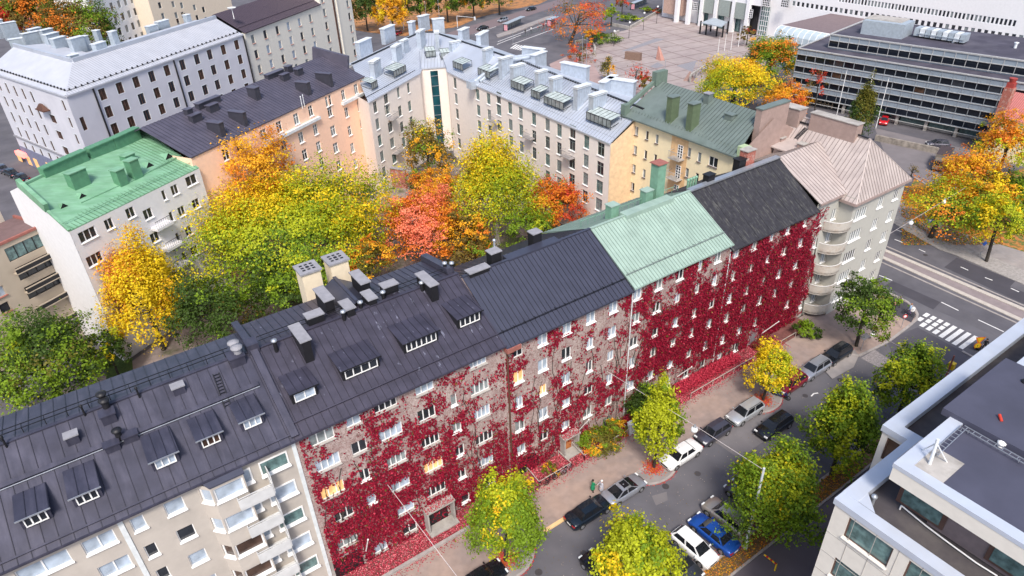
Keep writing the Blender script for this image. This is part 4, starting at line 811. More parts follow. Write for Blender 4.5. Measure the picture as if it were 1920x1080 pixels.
mb.box((*c, z-.5), (4.0, .8, .9), r_); sg = mb.build('shop_awning', [mat('pink_lit_awning', (.7, .12, .12), .6)], BB); p_ = _mats['pink_lit_awning'].node_tree.nodes['Principled BSDF']; p_.inputs['Emission Color'].default_value = (1, .25, .2, 1); p_.inputs['Emission Strength'].default_value = 1.2
for px, py in ((36, 293), (55, 300), (69, 305), (93, 313)):
    s, z = onv(px, py, c00, c1); c = np.array(c1)+L0*(34-s)-n0*.08; mb = MB(); mb.box((*c, z-1.1), (1.8, .1, 2.0), r_); mb.build('shop_window', [m_glassw], BB)
mb = MB(); sA_, zA = onv(12, 246, c00, c1); _s, zB = onv(120, 293, c00, c1); zK = (zA+zB)/2; cA = np.array(c1)+L0*33.9-n0*.04; cB = np.array(c1)+L0*.2-n0*.04; mb.bar((*cA, 2.2), (*cB, 2.2), .1, 4.2); mb.bar((*(cA-n0*.1), zK), (*(cB-n0*.1), zK), .25, .35, 1); mb.build('plinth', [mat('blue_grey_plinth', (.17, .18, .27), .85), m_capst], BB)
# ------------------------------------------------------------------ cream building with purple roof, and the tall block beside it
m_crw = mat('cream_render', (.70, .67, .60), .9, 0, .03); m_puro = mat('aubergine_roof', (.075, .055, .075), .6, .1, .08)
d1 = tuple(at(458, 62, 20)[:2]); d2 = tuple(at(600, 8, 20)[:2]); L3 = np.array(d2)-np.array(d1); L3 /= np.linalg.norm(L3); n3 = np.array([-L3[1], L3[0]])
Z5_ = lambda x, y: (360+x/5.647, y/5.647)
SILL = mat('brick_red_sill', (.35, .15, .12), .8)
wcr = cols([Z5_(648, 415), Z5_(777, 365), Z5_(905, 320), Z5_(1023, 278), Z5_(1140, 235), Z5_(1255, 193)], d1, d2, 5, 3.5, 1.35, 2.0, 1, 1, fm=m_crw, pms=(m_glass, m_glassg, m_glassb), sm=SILL)
e1_, e2_ = tuple(np.array(d1)+n3*7), tuple(np.array(d2)+n3*7); h1_, h2_ = tuple(np.array(d1)+n3*15), tuple(np.array(d2)+n3*15)
BC = bldg('cream block with small windows and an aubergine seamed roof, beside the lilac grey block', [d1, d2, h2_, h1_], 20, m_crw, {0: wcr}, roof=[([P3(d1, 20.1), P3(d2, 20.1), P3(e2_, 24), P3(e1_, 24)], (n3[0], n3[1], .5)), ([P3(e1_, 24), P3(e2_, 24), P3(h2_, 20), P3(h1_, 20)], None)], roofm=m_puro, seam=.7)
mb = MB(); v_ = np.array(P3(d1, 20.1))+(np.array(P3(e1_, 24))-np.array(P3(d1, 20.1)))*.22; u_ = np.array(P3(d2, 20.1))+(np.array(P3(e2_, 24))-np.array(P3(d2, 20.1)))*.22; mb.bar(v_, u_, .2, .35); mb.bar(P3(d1, 20.), P3(d2, 20.), .7, .25); mb.build('snow_guard', [m_puro], BC)
t1_, t2_, t3_, t4_ = tuple(np.array(d2)+L3*.05), tuple(np.array(d2)+L3*7.), None, None
t2_ = tuple(at(640, 95, 18)[:2]); t2_ = tuple(np.array(d2)+L3*9.5); t3_ = tuple(np.array(t2_)+L3*8.5-n3*.0); t4_ = tuple(np.array(t3_)+n3*15); t5_ = tuple(np.array(t1_)+n3*15)
wtw = cols([Z5_(1378, 135), Z5_(1380, -10)], t1_, t3_, 7, 3.5, 1.4, 2.0, 1, 1, fm=m_crw, pms=(m_glass, m_glassg), sm=SILL)+cols([Z5_(1650, 40)], t1_, t3_, 8, 3.5, 1.4, 2.0, 1, 1, fm=m_crw, pms=(m_glass, m_glassg), sm=SILL)
wtw = [q for q in wtw if .7 < q[0] < 17.2]
BTW = bldg('tall cream block with a dark vertical strip, cut by the top edge', [t1_, t3_, t4_, t5_], 34, m_crw, {0: wtw}, roof=[([P3(p, 34.1) for p in (t1_, t3_, t4_, t5_)], None)], roofm=m_puro)
mb = MB(); s, z = onv(632, 50, t1_, t3_); c = np.array(t1_)+L3*s-n3*.06; mb.box((*c, 1), (.9, .12, 32.8), math.atan2(L3[1], L3[0])); mb.box((*(c+L3*1.6), 0), (.5, .5, 33.9), math.atan2(L3[1], L3[0]), 1); mb.build('recess_strip', [m_brownf, m_crw], BTW)
# ------------------------------------------------------------------ white and cream blocks at the top edge
def back_block(label, pa, pb, zref, z1, depth_, wm, cpx, n, dz, w_, h_, roofm, fm=None, pms=(m_glass, m_glassg), extra=None, group=None):
    a, b = at(*pa, zref)[:2], at(*pb, zref)[:2]; L = (b-a)/np.linalg.norm(b-a); nn = np.array([-L[1], L[0]])
    ws = cols(cpx, tuple(a), tuple(b), n, dz, w_, h_, 1, 1, fm=fm or m_silw, pms=pms)
    return bldg(label, [tuple(a), tuple(b), tuple(b+nn*depth_), tuple(a+nn*depth_)], z1, wm, {0: ws}, roof=[([P3(a, z1+.1), P3(b, z1+.1), P3(b+nn*depth_, z1+.1), P3(a+nn*depth_, z1+.1)], None)], roofm=roofm, group=group), a, L, nn
BW1, aw, Lw, nw = back_block('white block with dark windows and a column of rounded bays, at the top edge', (193, 92), (293, 50), 12, 32, 9, m_white, [(202, -12), (216, -16), (228, -20), (240, -24), (283, -30)], 8, 3.3, 1.5, 2.0, m_puro)
for r in range(7):
    s, z = onv(262, 20, tuple(aw), tuple(aw+Lw*10)); c = aw+Lw*s; z = z+3.3*(3-r); mb = MB(); mb.lathe((c[0], c[1], z-1.4), [(1.5, 0), (1.5, .9)], 14); mb.lathe((c[0], c[1], z-.5), [(1.35, 0), (1.35, 1.3)], 14, 1); mb.build('rounded_bay', [m_white, m_glass], BW1)
BW2, *_ = back_block('cream block with a satellite dish in front, at the top edge', (540, 40), (640, 10), 12, 20, 12, m_crm, [(566, 0), (580, 12), (600, 5)], 3, 3.1, 1.2, 1.6, m_puro) if False else (None,)
BW2, *_ = back_block('peach and cream block behind the pale metal roof, top edge', (300, 75), (440, 30), 10, 22, 8, mat('cream_peach_render', (.76, .65, .52), .9, 0, .04), [(300, 10), (306, 30), (325, 8), (341, 10), (334, 40), (365, 14), (382, 18), (343, 28)], 4, 3.1, 1.2, 1.7, m_puro)
c = at(434, 14, 25.5); mb = MB(); mb.tube((c[0], c[1], 23), (c[0], c[1], 25.6), .08); mb.lathe((c[0], c[1], 25.5), [(1.0, .0), (.8, -.25), (.1, -.35)], 14); tag(mb.build('satellite_dish', [m_white]), 'white satellite dish on the ridge of the aubergine roof', 'satellite dish')
BRD, *_ = back_block('dark red block with black windows, top left edge', (85, 34), (134, 18), 1, 10.5, 10, mat('dark_red_render', (.38, .13, .10), .9), [(105, 4), (117, 2)], 3, 3.1, 1.2, 1.7, m_puro)
# ------------------------------------------------------------------ glass office building
m_span = mat('blue_grey_spandrel', (.25, .30, .36), .4, .1, .06, .2); m_alu = mat('pale_aluminium', (.50, .50, .50), .5, .3); m_blkr = mat('black_roofing', (.055, .05, .075), .8, 0, .15, .3, (.08, .075, .10), .55, .1, .15)
GA = np.array(at(1497, 91, 12.8)[:2]); GB_ = np.array(at(1920, 157, 12.8)[:2]); Lq = (GB_-GA)/np.linalg.norm(GB_-GA); nq = np.array([-Lq[1], Lq[0]]); LEN = 62.; GB_ = GA+Lq*LEN; dq = 26.
BQ = thing('office_building', 'long dark glass office block with pale horizontal bands and a set-back top floor', 'office building', (*((GA+GB_)/2), 0)); fl = 2.62
mb = MB(); spn = MB(); nb = 28; bw = LEN/nb; ang = math.atan2(Lq[1], Lq[0]); rows = [12.8-1.15-.55-fl*r for r in range(4)]
m_glassk = glass_mat('blue_black_glass', (.008, .011, .018), .08, .3); m_glassk.node_tree.nodes['Principled BSDF'].inputs['Specular IOR Level'].default_value = .35
wq = []
for r in range(4):
    for k in range(nb):
        wq.append((bw*(k+.5), 12.8-1.15-.7-fl*r, bw-.12, 1.36, 1, 1, m_black, pick(m_glassk, m_glassk, m_glassk, m_glassk, m_glass) if random.random() > .03 else m_glassbr, None, None))
wq_b = wq[:100] if False else wq[:]
facade(mb, BQ, tuple(GA), tuple(GB_), 2.3, 12.8, [q for i, q in enumerate(wq) if i < 96], 0, .15, fr=.04)
# lowest storey strip
low = MB(); 
for k in range(nb):
    c = GA+Lq*(bw*(k+.5))-nq*.01; low.box((*c, 12.8-1.2-1.24-fl*3), (bw-.12, .08, 1.22), ang)
low.build('window_strip', [m_glassk], BQ)
for k in range(nb+1): c = GA+Lq*(bw*k)-nq*.03; mb.box((*c, 2.3), (.08, .12, 10.6), ang, 3)
for r in range(5):
    for zz in (12.8-fl*r-.06, 12.8-fl*r-1.2): c0_, c1_ = GA-nq*.06, GB_-nq*.06; mb.bar((*c0_, zz), (*c1_, zz), .14, .12, 1)
for k in range(nb*2): c = GA+Lq*(bw*(k+.5)/2)-nq*.02; [mb.box((*c, 12.8-fl*r-1.15), (.04, .06, 1.05), ang, 3) for r in range(4)]
for a, b in ((GB_, GB_+nq*dq), (GB_+nq*dq, GA+nq*dq), (GA+nq*dq, GA)): wall(mb, a, b, 2.3, 12.8, [])
mb.build('wall', [m_span, m_alu, m_alu, mat('grey_mullion', (.27, .29, .32), .5, .2)], BQ)
mb = MB(); q = [P3(p, 12.75) for p in (GA, GB_, GB_+nq*dq, GA+nq*dq)]; mb.slab(q, .2)
U0 = GA+Lq*5.+nq*4.5; U1 = GB_+nq*4.5; U2 = GB_+nq*dq; U3 = GA+Lq*5+nq*dq; qz = 15.8
mb.slab([P3(p, qz) for p in (U0, U1, U2, U3)], .2); mb.build('roof', [m_blkr], BQ)
mb = MB(); nb2 = 26; LU = np.linalg.norm(U1-U0); b2 = LU/nb2; facade(mb, BQ, tuple(U0), tuple(U1), 12.8, 15.75, [], 0)
lw = MB()
for k in range(nb2): c = U0+Lq*(b2*(k+.5))-nq*.05; lw.box((*c, 13.3), (b2-.15, .08, 1.2), ang)
lw.build('window_strip', [m_glassk], BQ)
for k in range(nb2+1): c = U0+Lq*(b2*k)-nq*.06; mb.box((*c, 12.9), (.1, .12, 2.9), ang, 1)
for zz in (13.15, 14.6, 15.75): mb.bar((*(U0-nq*.08), zz), (*(U1-nq*.08), zz), .16, .14, 1)
wall(mb, U3, U0, 12.8, 15.75, []); mb.build('upper_wall', [m_span, m_alu], BQ)
mb = MB()
for a, b, z_ in ((GA, GA+nq*dq, 12.95), (U0, U3, 15.95), (GA, GB_, 12.9), (U0, U1, 15.9)): mb.bar((*a, z_), (*b, z_), .4, .2)
mb.build('parapet', [m_alu], BQ)
c = at(1662, 58, 16.5); mb = MB(); mb.box((c[0], c[1], 15.8), (9, 6, 3.0), ang); mb.box((c[0]+1, c[1]+1, 18.8), (8, 5, .15), ang, 1); mb.build('plant_room', [m_stl, m_conc], BQ)
mb = MB(); a_, b_ = at(1722, 62, 16.5), at(1808, 75, 16.5)
for k in range(9): c = a_*(1-k/8)+b_*(k/8); mb.box((c[0], c[1], 16.2), (1.0, 3.0, 1.6), ang, k % 2)
mb.bar(a_+[-1.6, -.6, .3], b_+[-1.6, -.6, .3], .15); mb.build('air_handling_unit', [m_stl, m_silw], BQ)
for px, py in ((1618, 62), (1690, 70), (1787, 80), (1903, 90)): pipe(BQ, at(px, py, 15.8), 1.0, .3, m_silw)
for k in range(9): c = GA+Lq*(13+k*5.9)+nq*.6; mb = MB(); mb.box((*c, 0), (.55, .55, 2.35), ang); mb.build('column', [m_conc], BQ)
mb = MB()
for k in range(9): c = GA+Lq*(13+k*5.9+2.9)+nq*1.6; mb.box((*c, .25), (5.2, .12, 1.9), ang, 1); mb.box((*(c-nq*.1), .1), (5.4, .25, .35), ang)
a_, b_ = GA+nq*3., GB_+nq*3.; mb.bar((*a_, 1.2), (*b_, 1.2), .2, 2.2, 2); mb.poly([(*(GA+nq*.05), 2.28), (*(GB_+nq*.05), 2.28), (*(GB_+nq*3), 2.28), (*(GA+nq*3), 2.28)][::-1], 0); mb.build('ground_floor_shopfront', [m_conc, m_glasst, m_black], BQ)
# ------------------------------------------------------------------ large white building behind
m_wb = mat('white_concrete', (.80, .80, .82), .8, 0, .03)
BWX = 200.; wa_, wb_ = (BWX, 190.), (BWX, 40.)
BV = thing('university_building', 'very large white modern building with long rows of small square windows, along the top edge', 'building', (BWX+10, 115, 0))
s0, z0_ = onv(1496, 11, wa_, wb_); s1, z1_ = onv(1788, 48, wa_, wb_); wv = []
zr1 = (z0_+z1_)/2; st = (s1-s0)/29
for k in range(-1, 44): wv.append((s0+st*k, zr1, st*.62, 1.35, 1, 1, m_silw, pick(m_glass, m_glass, m_glassg), None, None))
s2, z2_ = onv(1574, 3, wa_, wb_); zr2 = (z2_+onv(1798, 24, wa_, wb_)[1])/2; st2 = st*.62
for k in range(0, 48): wv.append((s2+st2*k, zr2, st2*.7, 1.5, 1, 1, m_silw, pick(m_glass, m_glassg), None, None))
mb = MB(); facade(mb, BV, wa_, wb_, 0, zr2+9, wv, 0, .3)
mb.poly([(BWX, 190, zr2+9), (BWX, 40, zr2+9), (BWX+40, 40, zr2+9), (BWX+40, 190, zr2+9)]); mb.build('wall', [m_wb], BV)
mb = MB() # projecting entrance frame with pillars
for px, py in ((1266, 42), (1287, 46), (1311, 49), (1337, 54), (1369, 60), (1395, 66)):
    c = at(px, py); mb2 = MB(); mb2.box((c[0]+.5, c[1], 0), (1.3, 1.3, 16.)); mb2.build('pillar', [m_wb], BV)
mb.box((199.2, 163, 9.5), (3, 36, 12)); mb.box((198.9, 183, 2.), (2.2, 9, 14), m=1)
for v_ in (166.5, 159.5, 152.6): mb.box((197.6, v_, 4.6), (.1, 4.6, 5.0), m=2)
mb.build('entrance_block', [m_wb, mat('pink_stone', (.50, .34, .28), .9), mat('green_grey_grid', (.30, .34, .32), .4)], BV)
for px, py in ((1303, 12), (1437, 3), (1472, 5), (1405, 25)):
    s, z = onv(px, py, (197.4, 190), (197.4, 40)); c = 190-s; mb = MB(); mb.box((197.5, c, z-1.3), (.3, 2.6, 2.6)); [mb.box((197.32, c-1.3+k*.65, z-1.3), (.08, .12, 2.6), m=1) for k in range(5)]; [mb.box((197.3, c, z-1.36+k*.65), (.08, 2.6, .12), m=1) for k in range(5)]; mb.build('grid_window', [m_glass, m_wb], BV)
for px, py, w_, h_ in ((1432, 42, 3.2, 9.), (1409, 30, 2.6, 2.6)):
    s, z = onv(px, py, (199.7, 190), (199.7, 40)); y = 190-s; mb = MB(); mb.box((199.8, y, max(.3, z-h_/2)), (.3, w_, h_)); [mb.box((199.62, y-w_/2+k*w_/4, max(.3, z-h_/2)), (.08, .14, h_), m=1) for k in range(5)]; [mb.box((199.6, y, max(.3, z-h_/2)+k*h_/6), (.08, w_, .14), m=1) for k in range(7)]; mb.build('grid_window', [m_glasst, m_wb], BV)
for y in (170., 163, 156, 149): mb = MB(); mb.box((199.6, y, .1), (.5, 4.2, 9.2)); mb.build('entrance_glazing', [m_glasst if y != 149 else m_black], BV)
# annex with curved glass roof
X1, X2 = at(1490, 55, 6), at(1600, 78, 6); mb = MB(); ax_ = 176.; 
s_a, z_a = onv(1462, 48, (ax_, 190), (ax_, 40)); s_b, z_b = onv(1600, 68, (ax_, 190), (ax_, 40)); ya, yb = 190-s_a, 190-s_b-20
prof = [(ax_-2.0, z_a-3.3), (ax_-1.8, z_a-1.8), (ax_-1.0, z_a-.6), (ax_+.6, z_a)]
for p, q in zip(prof, prof[1:]): mb.poly([(p[0], ya, p[1]), (p[0], yb, p[1]), (q[0], yb, q[1]), (q[0], ya, q[1])][::-1], 0)
mb.poly([(ax_-2, ya, 0), (ax_-2, yb, 0), (ax_-2, yb, z_a-3.3), (ax_-2, ya, z_a-3.3)][::-1], 1); mb.box((ax_+12, (ya+yb)/2, 0), (23, abs(yb-ya), z_a), m=2); mb.poly([(ax_+1, ya, z_a+.05), (ax_+1, yb, z_a+.05), (ax_+24, yb, z_a+.05), (ax_+24, ya, z_a+.05)], 3)
for k in range(24): y = ya+(yb-ya)*k/23; [mb.bar((p[0]-.05, y, p[1]), (q[0]-.05, y, q[1]), .12, .1, 2) for p, q in zip(prof, prof[1:])]; mb.bar((ax_-2.05, y, 0), (ax_-2.05, y, z_a-3.3), .12, .12, 2)
for z_ in (1, 2.2, 3.4): mb.bar((ax_-2.05, ya, z_), (ax_-2.05, yb, z_), .1, .1, 2)
mb.build('glass_roofed_annex', [glass_mat('pale_blue_roof_glass', (.42, .50, .56), .3, .1), m_glasst, m_wb, mat('brown_roofing', (.17, .13, .14), .9)], BV)
# entrance canopy
cc = at(1340, 100, 0); mb = MB(); q = [at(1317, 47+8, 3.6), at(1342, 33+8, 3.6), at(1364, 41+8, 3.6), at(1349, 56+4, 3.6)]
q = [tuple(at(1315, 42, 4.2)), tuple(at(1353, 50, 4.2)), tuple(at(1364, 41, 4.2)), tuple(at(1338, 33, 4.2))]; mb.slab(q, .25); 
cn = thing('entrance_canopy', 'grey curved canopy on black posts in front of the white building', 'canopy', (*cc[:2], 0)); mb.build('roof', [m_stl], cn)
for px, py in ((1312, 63), (1323, 65), (1332, 59), (1343, 68), (1354, 70), (1363, 64)): c = at(px, py); mb = MB(); mb.tube((c[0], c[1], 0), (c[0], c[1], 4.1), .28, n=10); mb.build('post', [m_black], cn)
# ------------------------------------------------------------------ near office block, lower right
m_pan = mat('white_stone_panel', (.66, .63, .58), .75, 0, .04, 2.); m_cop = mat('pale_blue_coping', (.50, .55, .65), .5, .2, .05, .8, (.50, .54, .62), .55, .1, .5); m_bit = mat('bitumen_roof', (.060, .053, .060), .85, 0, .15, .6, (.095, .085, .085), .56, .1, .35); m_bit2 = mat('blue_black_roofing', (.052, .054, .085), .7, 0, .1, .4, (.062, .064, .10), .5, .2, .2)
ZO = 20.; ZU = 23.4; O1 = at(1568, 940, ZO); O1 = (float(O1[0]), float(O1[1])); O2 = at(1658, 802, ZO); V2 = float(O2[1]); X2_ = float(O2[0])
st_ = at(1716, 818, ZO); XS = X2_; VS = O1[1]
U_ = at(1676, 872, ZU); UX, UV = float(U_[0]), float(U_[1])
XE, YS = 75., -12.
footO = [(O1[0], YS), (XE, YS), (XE, V2), (XS, V2), (XS, VS), (O1[0], VS)]
BO = thing('office_building', 'near white panelled office block with pale blue copings and two flat dark roof levels', 'office building', (O1[0]+8, VS-6, 0))
mb = MB(); fo = []
zt = ZO-.9
def owins(a, b):
    L = math.hypot(b[0]-a[0], b[1]-a[1]); out = []
    return out
# west face: direction from (x, VS) down to (x, YS)
aW, bW = (O1[0], VS), (O1[0], YS)
for r in range(6):
    for _ in (0,):
        sa, za = onv(1586, 988, aW, bW); sb, zb_ = onv(1668, 1048, aW, bW); sc_, _z = onv(1697, 1068, aW, bW); wd_ = sb-sa
        for k in range(3): fo.append((sa+wd_/2+k*(sc_-sa), (za+zb_)/2-3.7*r, wd_, 1.75, 1, 1, mat('dark_bronze_frame', (.10, .055, .045), .5), m_glasst, m_pan, None))
facade(mb, BO, aW, bW, 0, ZO-.1, [q for q in fo if q[1] > 1.5], 0, .35, fr=.09)
aN, bN = (XE, V2), (XS, V2); aS, bS = (XS, V2), (XS, VS); s, z = onv(1673, 850, aS, bS)
wall(mb, aN, bN, 0, ZO-.1, []); facade(mb, BO, aS, bS, 0, ZO-.1, [(min(s, 1.2), z-3.5*r, 1.2, 2.0, 1, 1, mat('dark_bronze_frame', (1, 1, 1)), m_glassbr, None, None) for r in range(6) if z-3.5*r > 1.5], 0, .3)
wall(mb, (XS, VS), (O1[0], VS), 0, ZO-.1, []); wall(mb, (O1[0], YS), (XE, YS), 0, ZO-.1, []); wall(mb, (XE, YS), (XE, V2), 0, ZO-.1, [])
for k in range(1, 16): y = VS-k*1.32; mb.box((O1[0]-.005, y, 0), (.03, .025, ZO-.2), m=1)
for k in range(1, 12): mb.box((O1[0]-.005, (VS+YS)/2, ZO-.9-k*1.75), (.03, VS-YS, .025), m=1)
mb.build('wall', [m_pan, m_conc], BO)
mb = MB(); mb.slab([(O1[0]+.5, YS, ZO-.45), (XE, YS, ZO-.45), (XE, V2-.5, ZO-.45), (XS+.5, V2-.5, ZO-.45), (XS+.5, VS-.5, ZO-.45), (O1[0]+.5, VS-.5, ZO-.45)], .2); mb.build('lower_roof', [m_bit], BO)
mb = MB()
def coping(p, q, w_, z, h, m=0): mb.bar((*p, z), (*q, z), w_, h, m)
coping((O1[0]+.35, YS), (O1[0]+.35, VS+.12), .85, ZO, .45); coping((O1[0]+.77, VS-.35), (XS+.82, VS-.35), .95, ZO-.003, .5); coping((XS+.35, VS-.82), (XS+.35, V2+.12), .95, ZO, .5); coping((XS+.82, V2-.35), (XE, V2-.35), .95, ZO-.003, .5)
mb.poly([(O1[0]+.82, VS-.8, ZO+.2), (O1[0]+.82, VS-1.9, ZO+.2), (O1[0]+1.9, VS-.8, ZO+.2)][::-1]); mb.build('coping', [m_cop], BO)
mb = MB() # upper storey
wall(mb, (UX+1.4, UV-2.2), (UX+1.4, YS), ZO-.4, ZU-1.1, [], 1); mb.build('upper_wall', [m_pan, mat('mauve_panel', (.21, .165, .17), .7)], BO)
mb = MB(); mb.box((UX+12, UV-1.2, ZO-.4), (20, .4, ZU-ZO), m=0); 
mb.slab([(UX, YS, ZU-.1), (XE, YS, ZU-.1), (XE, UV, ZU-.1), (UX, UV, ZU-.1)], 1.0); mb.build('upper_fascia', [m_pan], BO)
mb = MB(); mb.bar((UX+.35, YS, ZU), (UX+.35, UV+.05, ZU), .75, .28); mb.bar((UX+.72, UV-.32, ZU-.003), (XE, UV-.32, ZU-.003), .75, .28); mb.build('upper_coping', [m_cop], BO)
mb = MB(); mb.poly([(UX+.7, YS, ZU-.04), (XE, YS, ZU-.04), (XE, UV-.65, ZU-.04), (UX+.7, UV-.65, ZU-.04)]); mb.build('upper_roof', [m_bit2], BO)
for px, py, w_ in ((1733, 940, 2.2), (1905, 1075, 2.5)):
    s, z = onv(px, py, (UX+1.35, 30), (UX+1.35, YS)); mb = MB(); y = 30-s; z = max(z, ZO+.9); mb.box((UX+1.33, y, ZO-.1), (.08, w_+.5, 2.2), m=1); mb.box((UX+1.28, y, ZO+.1), (.06, w_, 1.9)); mb.build('window', [m_glasst, mat('dark_bronze_frame', (1, 1, 1))], BO)
mb = MB(); c = at(1745, 865, ZU); mb.box((c[0], c[1], ZU-.04), (2.6, 2.4, .05)); mb.build('paving_slabs', [m_conc], BO)
def cabletray(p, q):
    A_, B_ = at(*p, ZU+.25), at(*q, ZU+.25); d_ = B_-A_; L = np.linalg.norm(d_); d_ /= L; n_ = np.array([-d_[1], d_[0], 0]); mb = MB()
    for sg in (-.16, .16): mb.bar(A_+n_*sg, B_+n_*sg, .03, .06)
    for k in range(int(L/.4)): c = A_+d_*(.2+k*.4); mb.bar(c-n_*.16, c+n_*.16, .03, .03)
    for t in (.1, .9): c = A_+d_*L*t; mb.bar(c, c-[0, 0, .25], .04)
    mb.build('cable_ladder', [m_galv], BO)
cabletray((1752, 852), (1808, 800)); cabletray((1806, 800), (1925, 868))
mb = MB(); c = at(1743, 870, ZU); mb.tube((c[0], c[1], ZU), (c[0]+.05, c[1]+.1, ZU+1.8), .09, n=10); mb.bar((c[0]+.6, c[1]+.8, ZU), (c[0]+.1, c[1]+.1, ZU+1.5), .06); mb.bar((c[0]+.9, c[1]-.5, ZU), (c[0]+.1, c[1]+.1, ZU+1.5), .06); mb.build('antenna_mast', [m_silw], BO)
pipe(BO, at(1635, 944, ZO-.4), .55, .12, m_galv); pipe(BO, at(1876, 836, ZU), .2, .16, m_white, m_white); pipe(BO, at(1917, 728, ZU), .5, .15, m_black)
pts = [at(1687, 955, ZO-.3), at(1690, 948, ZO-.3), at(1735, 985, ZO-.3), at(1775, 1015, ZO-.3), at(1830, 1055, ZO-.3), at(1870, 1080, ZO-.3)]; mb = MB(); mb.path(pts, .05); mb.build('white_cable', [m_white], BO)
c = at(1870, 805, ZU+.2); mb = MB(); mb.box((c[0]+3, c[1]+.2, ZU-.03), (8, 5, .5)); mb.build('roof_hatch_platform', [m_bit2], BO)
mb = MB(); c = at(1878, 790, ZU+.5); mb.tube(c, c+np.array([.3, .3, .15]), .09, n=8); tag(mb.build('red_canister', [mat('red_paint', (.5, .04, .02), .5)]), 'small red canister lying on the upper flat roof', 'canister')
# ------------------------------------------------------------------ red roofed house with brick chimney, right edge
rr = [at(1880, 215, 9), at(1885, 195, 11), at(1960, 210, 11), at(1960, 250, 9)]
m_rrf = mat('red_tile_roof', (.48, .17, .16), .8, 0, .1, 1.5); h0 = at(1868, 222, 7.5)
BH = bldg('red tile roofed house with a tall brick chimney, at the right edge', [(h0[0], h0[1]-14), (h0[0]+10, h0[1]-14), (h0[0]+10, h0[1]), (h0[0], h0[1])], 8, m_yel, {}, name='house', cat='house', roof=[([(h0[0]-.4, h0[1]+.4, 7.9), (h0[0]-.4, h0[1]-14, 7.9), (h0[0]+5, h0[1]-14, 11.6), (h0[0]+5, h0[1]+.4, 11.6)][::-1], (1, 0, .6)), ([(h0[0]+10.4, h0[1]+.4, 7.9), (h0[0]+10.4, h0[1]-14, 7.9), (h0[0]+5, h0[1]-14, 11.6), (h0[0]+5, h0[1]+.4, 11.6)], None)], roofm=m_rrf, seam=.35)
c = at(1877, 213, 8.5); mb = MB(); mb.box((c[0], c[1], 4), (1.5, 1.5, 9.5)); mb.box((c[0], c[1], 13.5), (1.2, 1.2, .9), m=1); mb.lathe((c[0], c[1], 14.4), [(.5, 0), (.7, .8)], 10, 1); mb.build('chimney', [m_brk, mat('red_chimney_cap', (.34, .05, .04), .6)], BH)
# courtyard brick wall with creeper, between peach and beige blocks
wA, wB = at(708, 345)[:2], at(764, 354)[:2]; mb = MB(); mb.bar((*wA, 1.9), (*wB, 1.9), .4, 3.8); mb.bar((*wA, 3.85), (*wB, 3.85), .6, .12, 1); tag(mb.build('courtyard_wall', [m_brk, m_capst]), 'brick courtyard wall draped in dark red creeper, beside the peach block', 'wall')
# ------------------------------------------------------------------ ground, roads, pavements
def ST(name, mb, m): o = mb.build(name, m); o['kind'] = 'structure'; return o
def sheet(name, pts, z, m, raise_=0.):
    mb = MB()
    if raise_: mb.prism(_ccw([(p[0], p[1]) for p in pts]), -.02, raise_, 0)
    else: mb.poly([(p[0], p[1], z) for p in _ccw([(p[0], p[1]) for p in pts])])
    return ST(name, mb, m)
def _ccw(p):
    return p if sum(p[i][0]*p[(i+1) % len(p)][1]-p[(i+1) % len(p)][0]*p[i][1] for i in range(len(p))) > 0 else p[::-1]
px_ = lambda l: [at(x, y)[:2] for x, y in l]
mb = MB(); mb.poly([(-900, -600, 0), (1500, -600, 0), (1500, 1500, 0), (-900, 1500, 0)]); ST('ground', mb, m_asph)
KV = 32.82; FV = 37.27
# street surface: slightly darker, with patches
sheet('road', [(-60, 20.9), (88, 20.9), (88, KV), (-60, KV)], .004, mat('street_asphalt', (.10, .098, .115), .9, 0, .12, .35, (.125, .12, .135), .5, .12, .12))
sheet('road_patch', px_([(1340, 800), (1395, 782), (1450, 770), (1440, 822), (1385, 860), (1340, 828)]), .012, mat('patched_asphalt', (.16, .15, .16), .9, 0, .1, .6))
sheet('road_patch', px_([(1222, 930), (1250, 922), (1252, 938), (1230, 948)]), .012, mat('patched_asphalt', (1, 1, 1)))
# northern pavement with the corner
cor = [(1610, 668), (1640, 654), (1667, 640), (1690, 623), (1708, 609), (1718, 600), (1720, 590), (1714, 578), (1700, 566), (1680, 556), (1655, 545), (1640, 520)]
cw = [tuple(p) for p in px_(cor)]
north = [(-60, KV)]+[(cw[0][0]-2, KV)]+cw+[(90.5, 60), (-60, 60)]
sheet('pavement', north, 0, m_pave, .12)
mb = MB(); line = [(-60, KV), (cw[0][0]-2, KV)]+cw[:-1]
for a, b in zip(line, line[1:]): mb.bar((*a, .07), (*b, .07), .3, .15)
ST('kerb', mb, m_kerb)
mb = MB(); a, b = at(1018, 998), at(1070, 967); mb.bar((a[0], KV, .075), (b[0]+1, KV, .075), .34, .16); ST('painted_kerb', mb, m_yellow)
sheet('cycle_path', px_([(1660, 553), (1680, 559), (1700, 569), (1713, 581), (1716, 592), (1708, 606), (1690, 598), (1672, 589), (1655, 582)]), .128, m_asphd)
sheet('worn_pavement', px_([(1540, 690), (1600, 655), (1610, 668), (1600, 690), (1560, 712)]), .126, m_pave2)
sheet('cobbles', px_([(1614, 672), (1640, 656), (1682, 683), (1672, 694), (1650, 690)]), .016, mat('cobble_stone', (.26, .235, .24), .95, 0, .35, 5.))
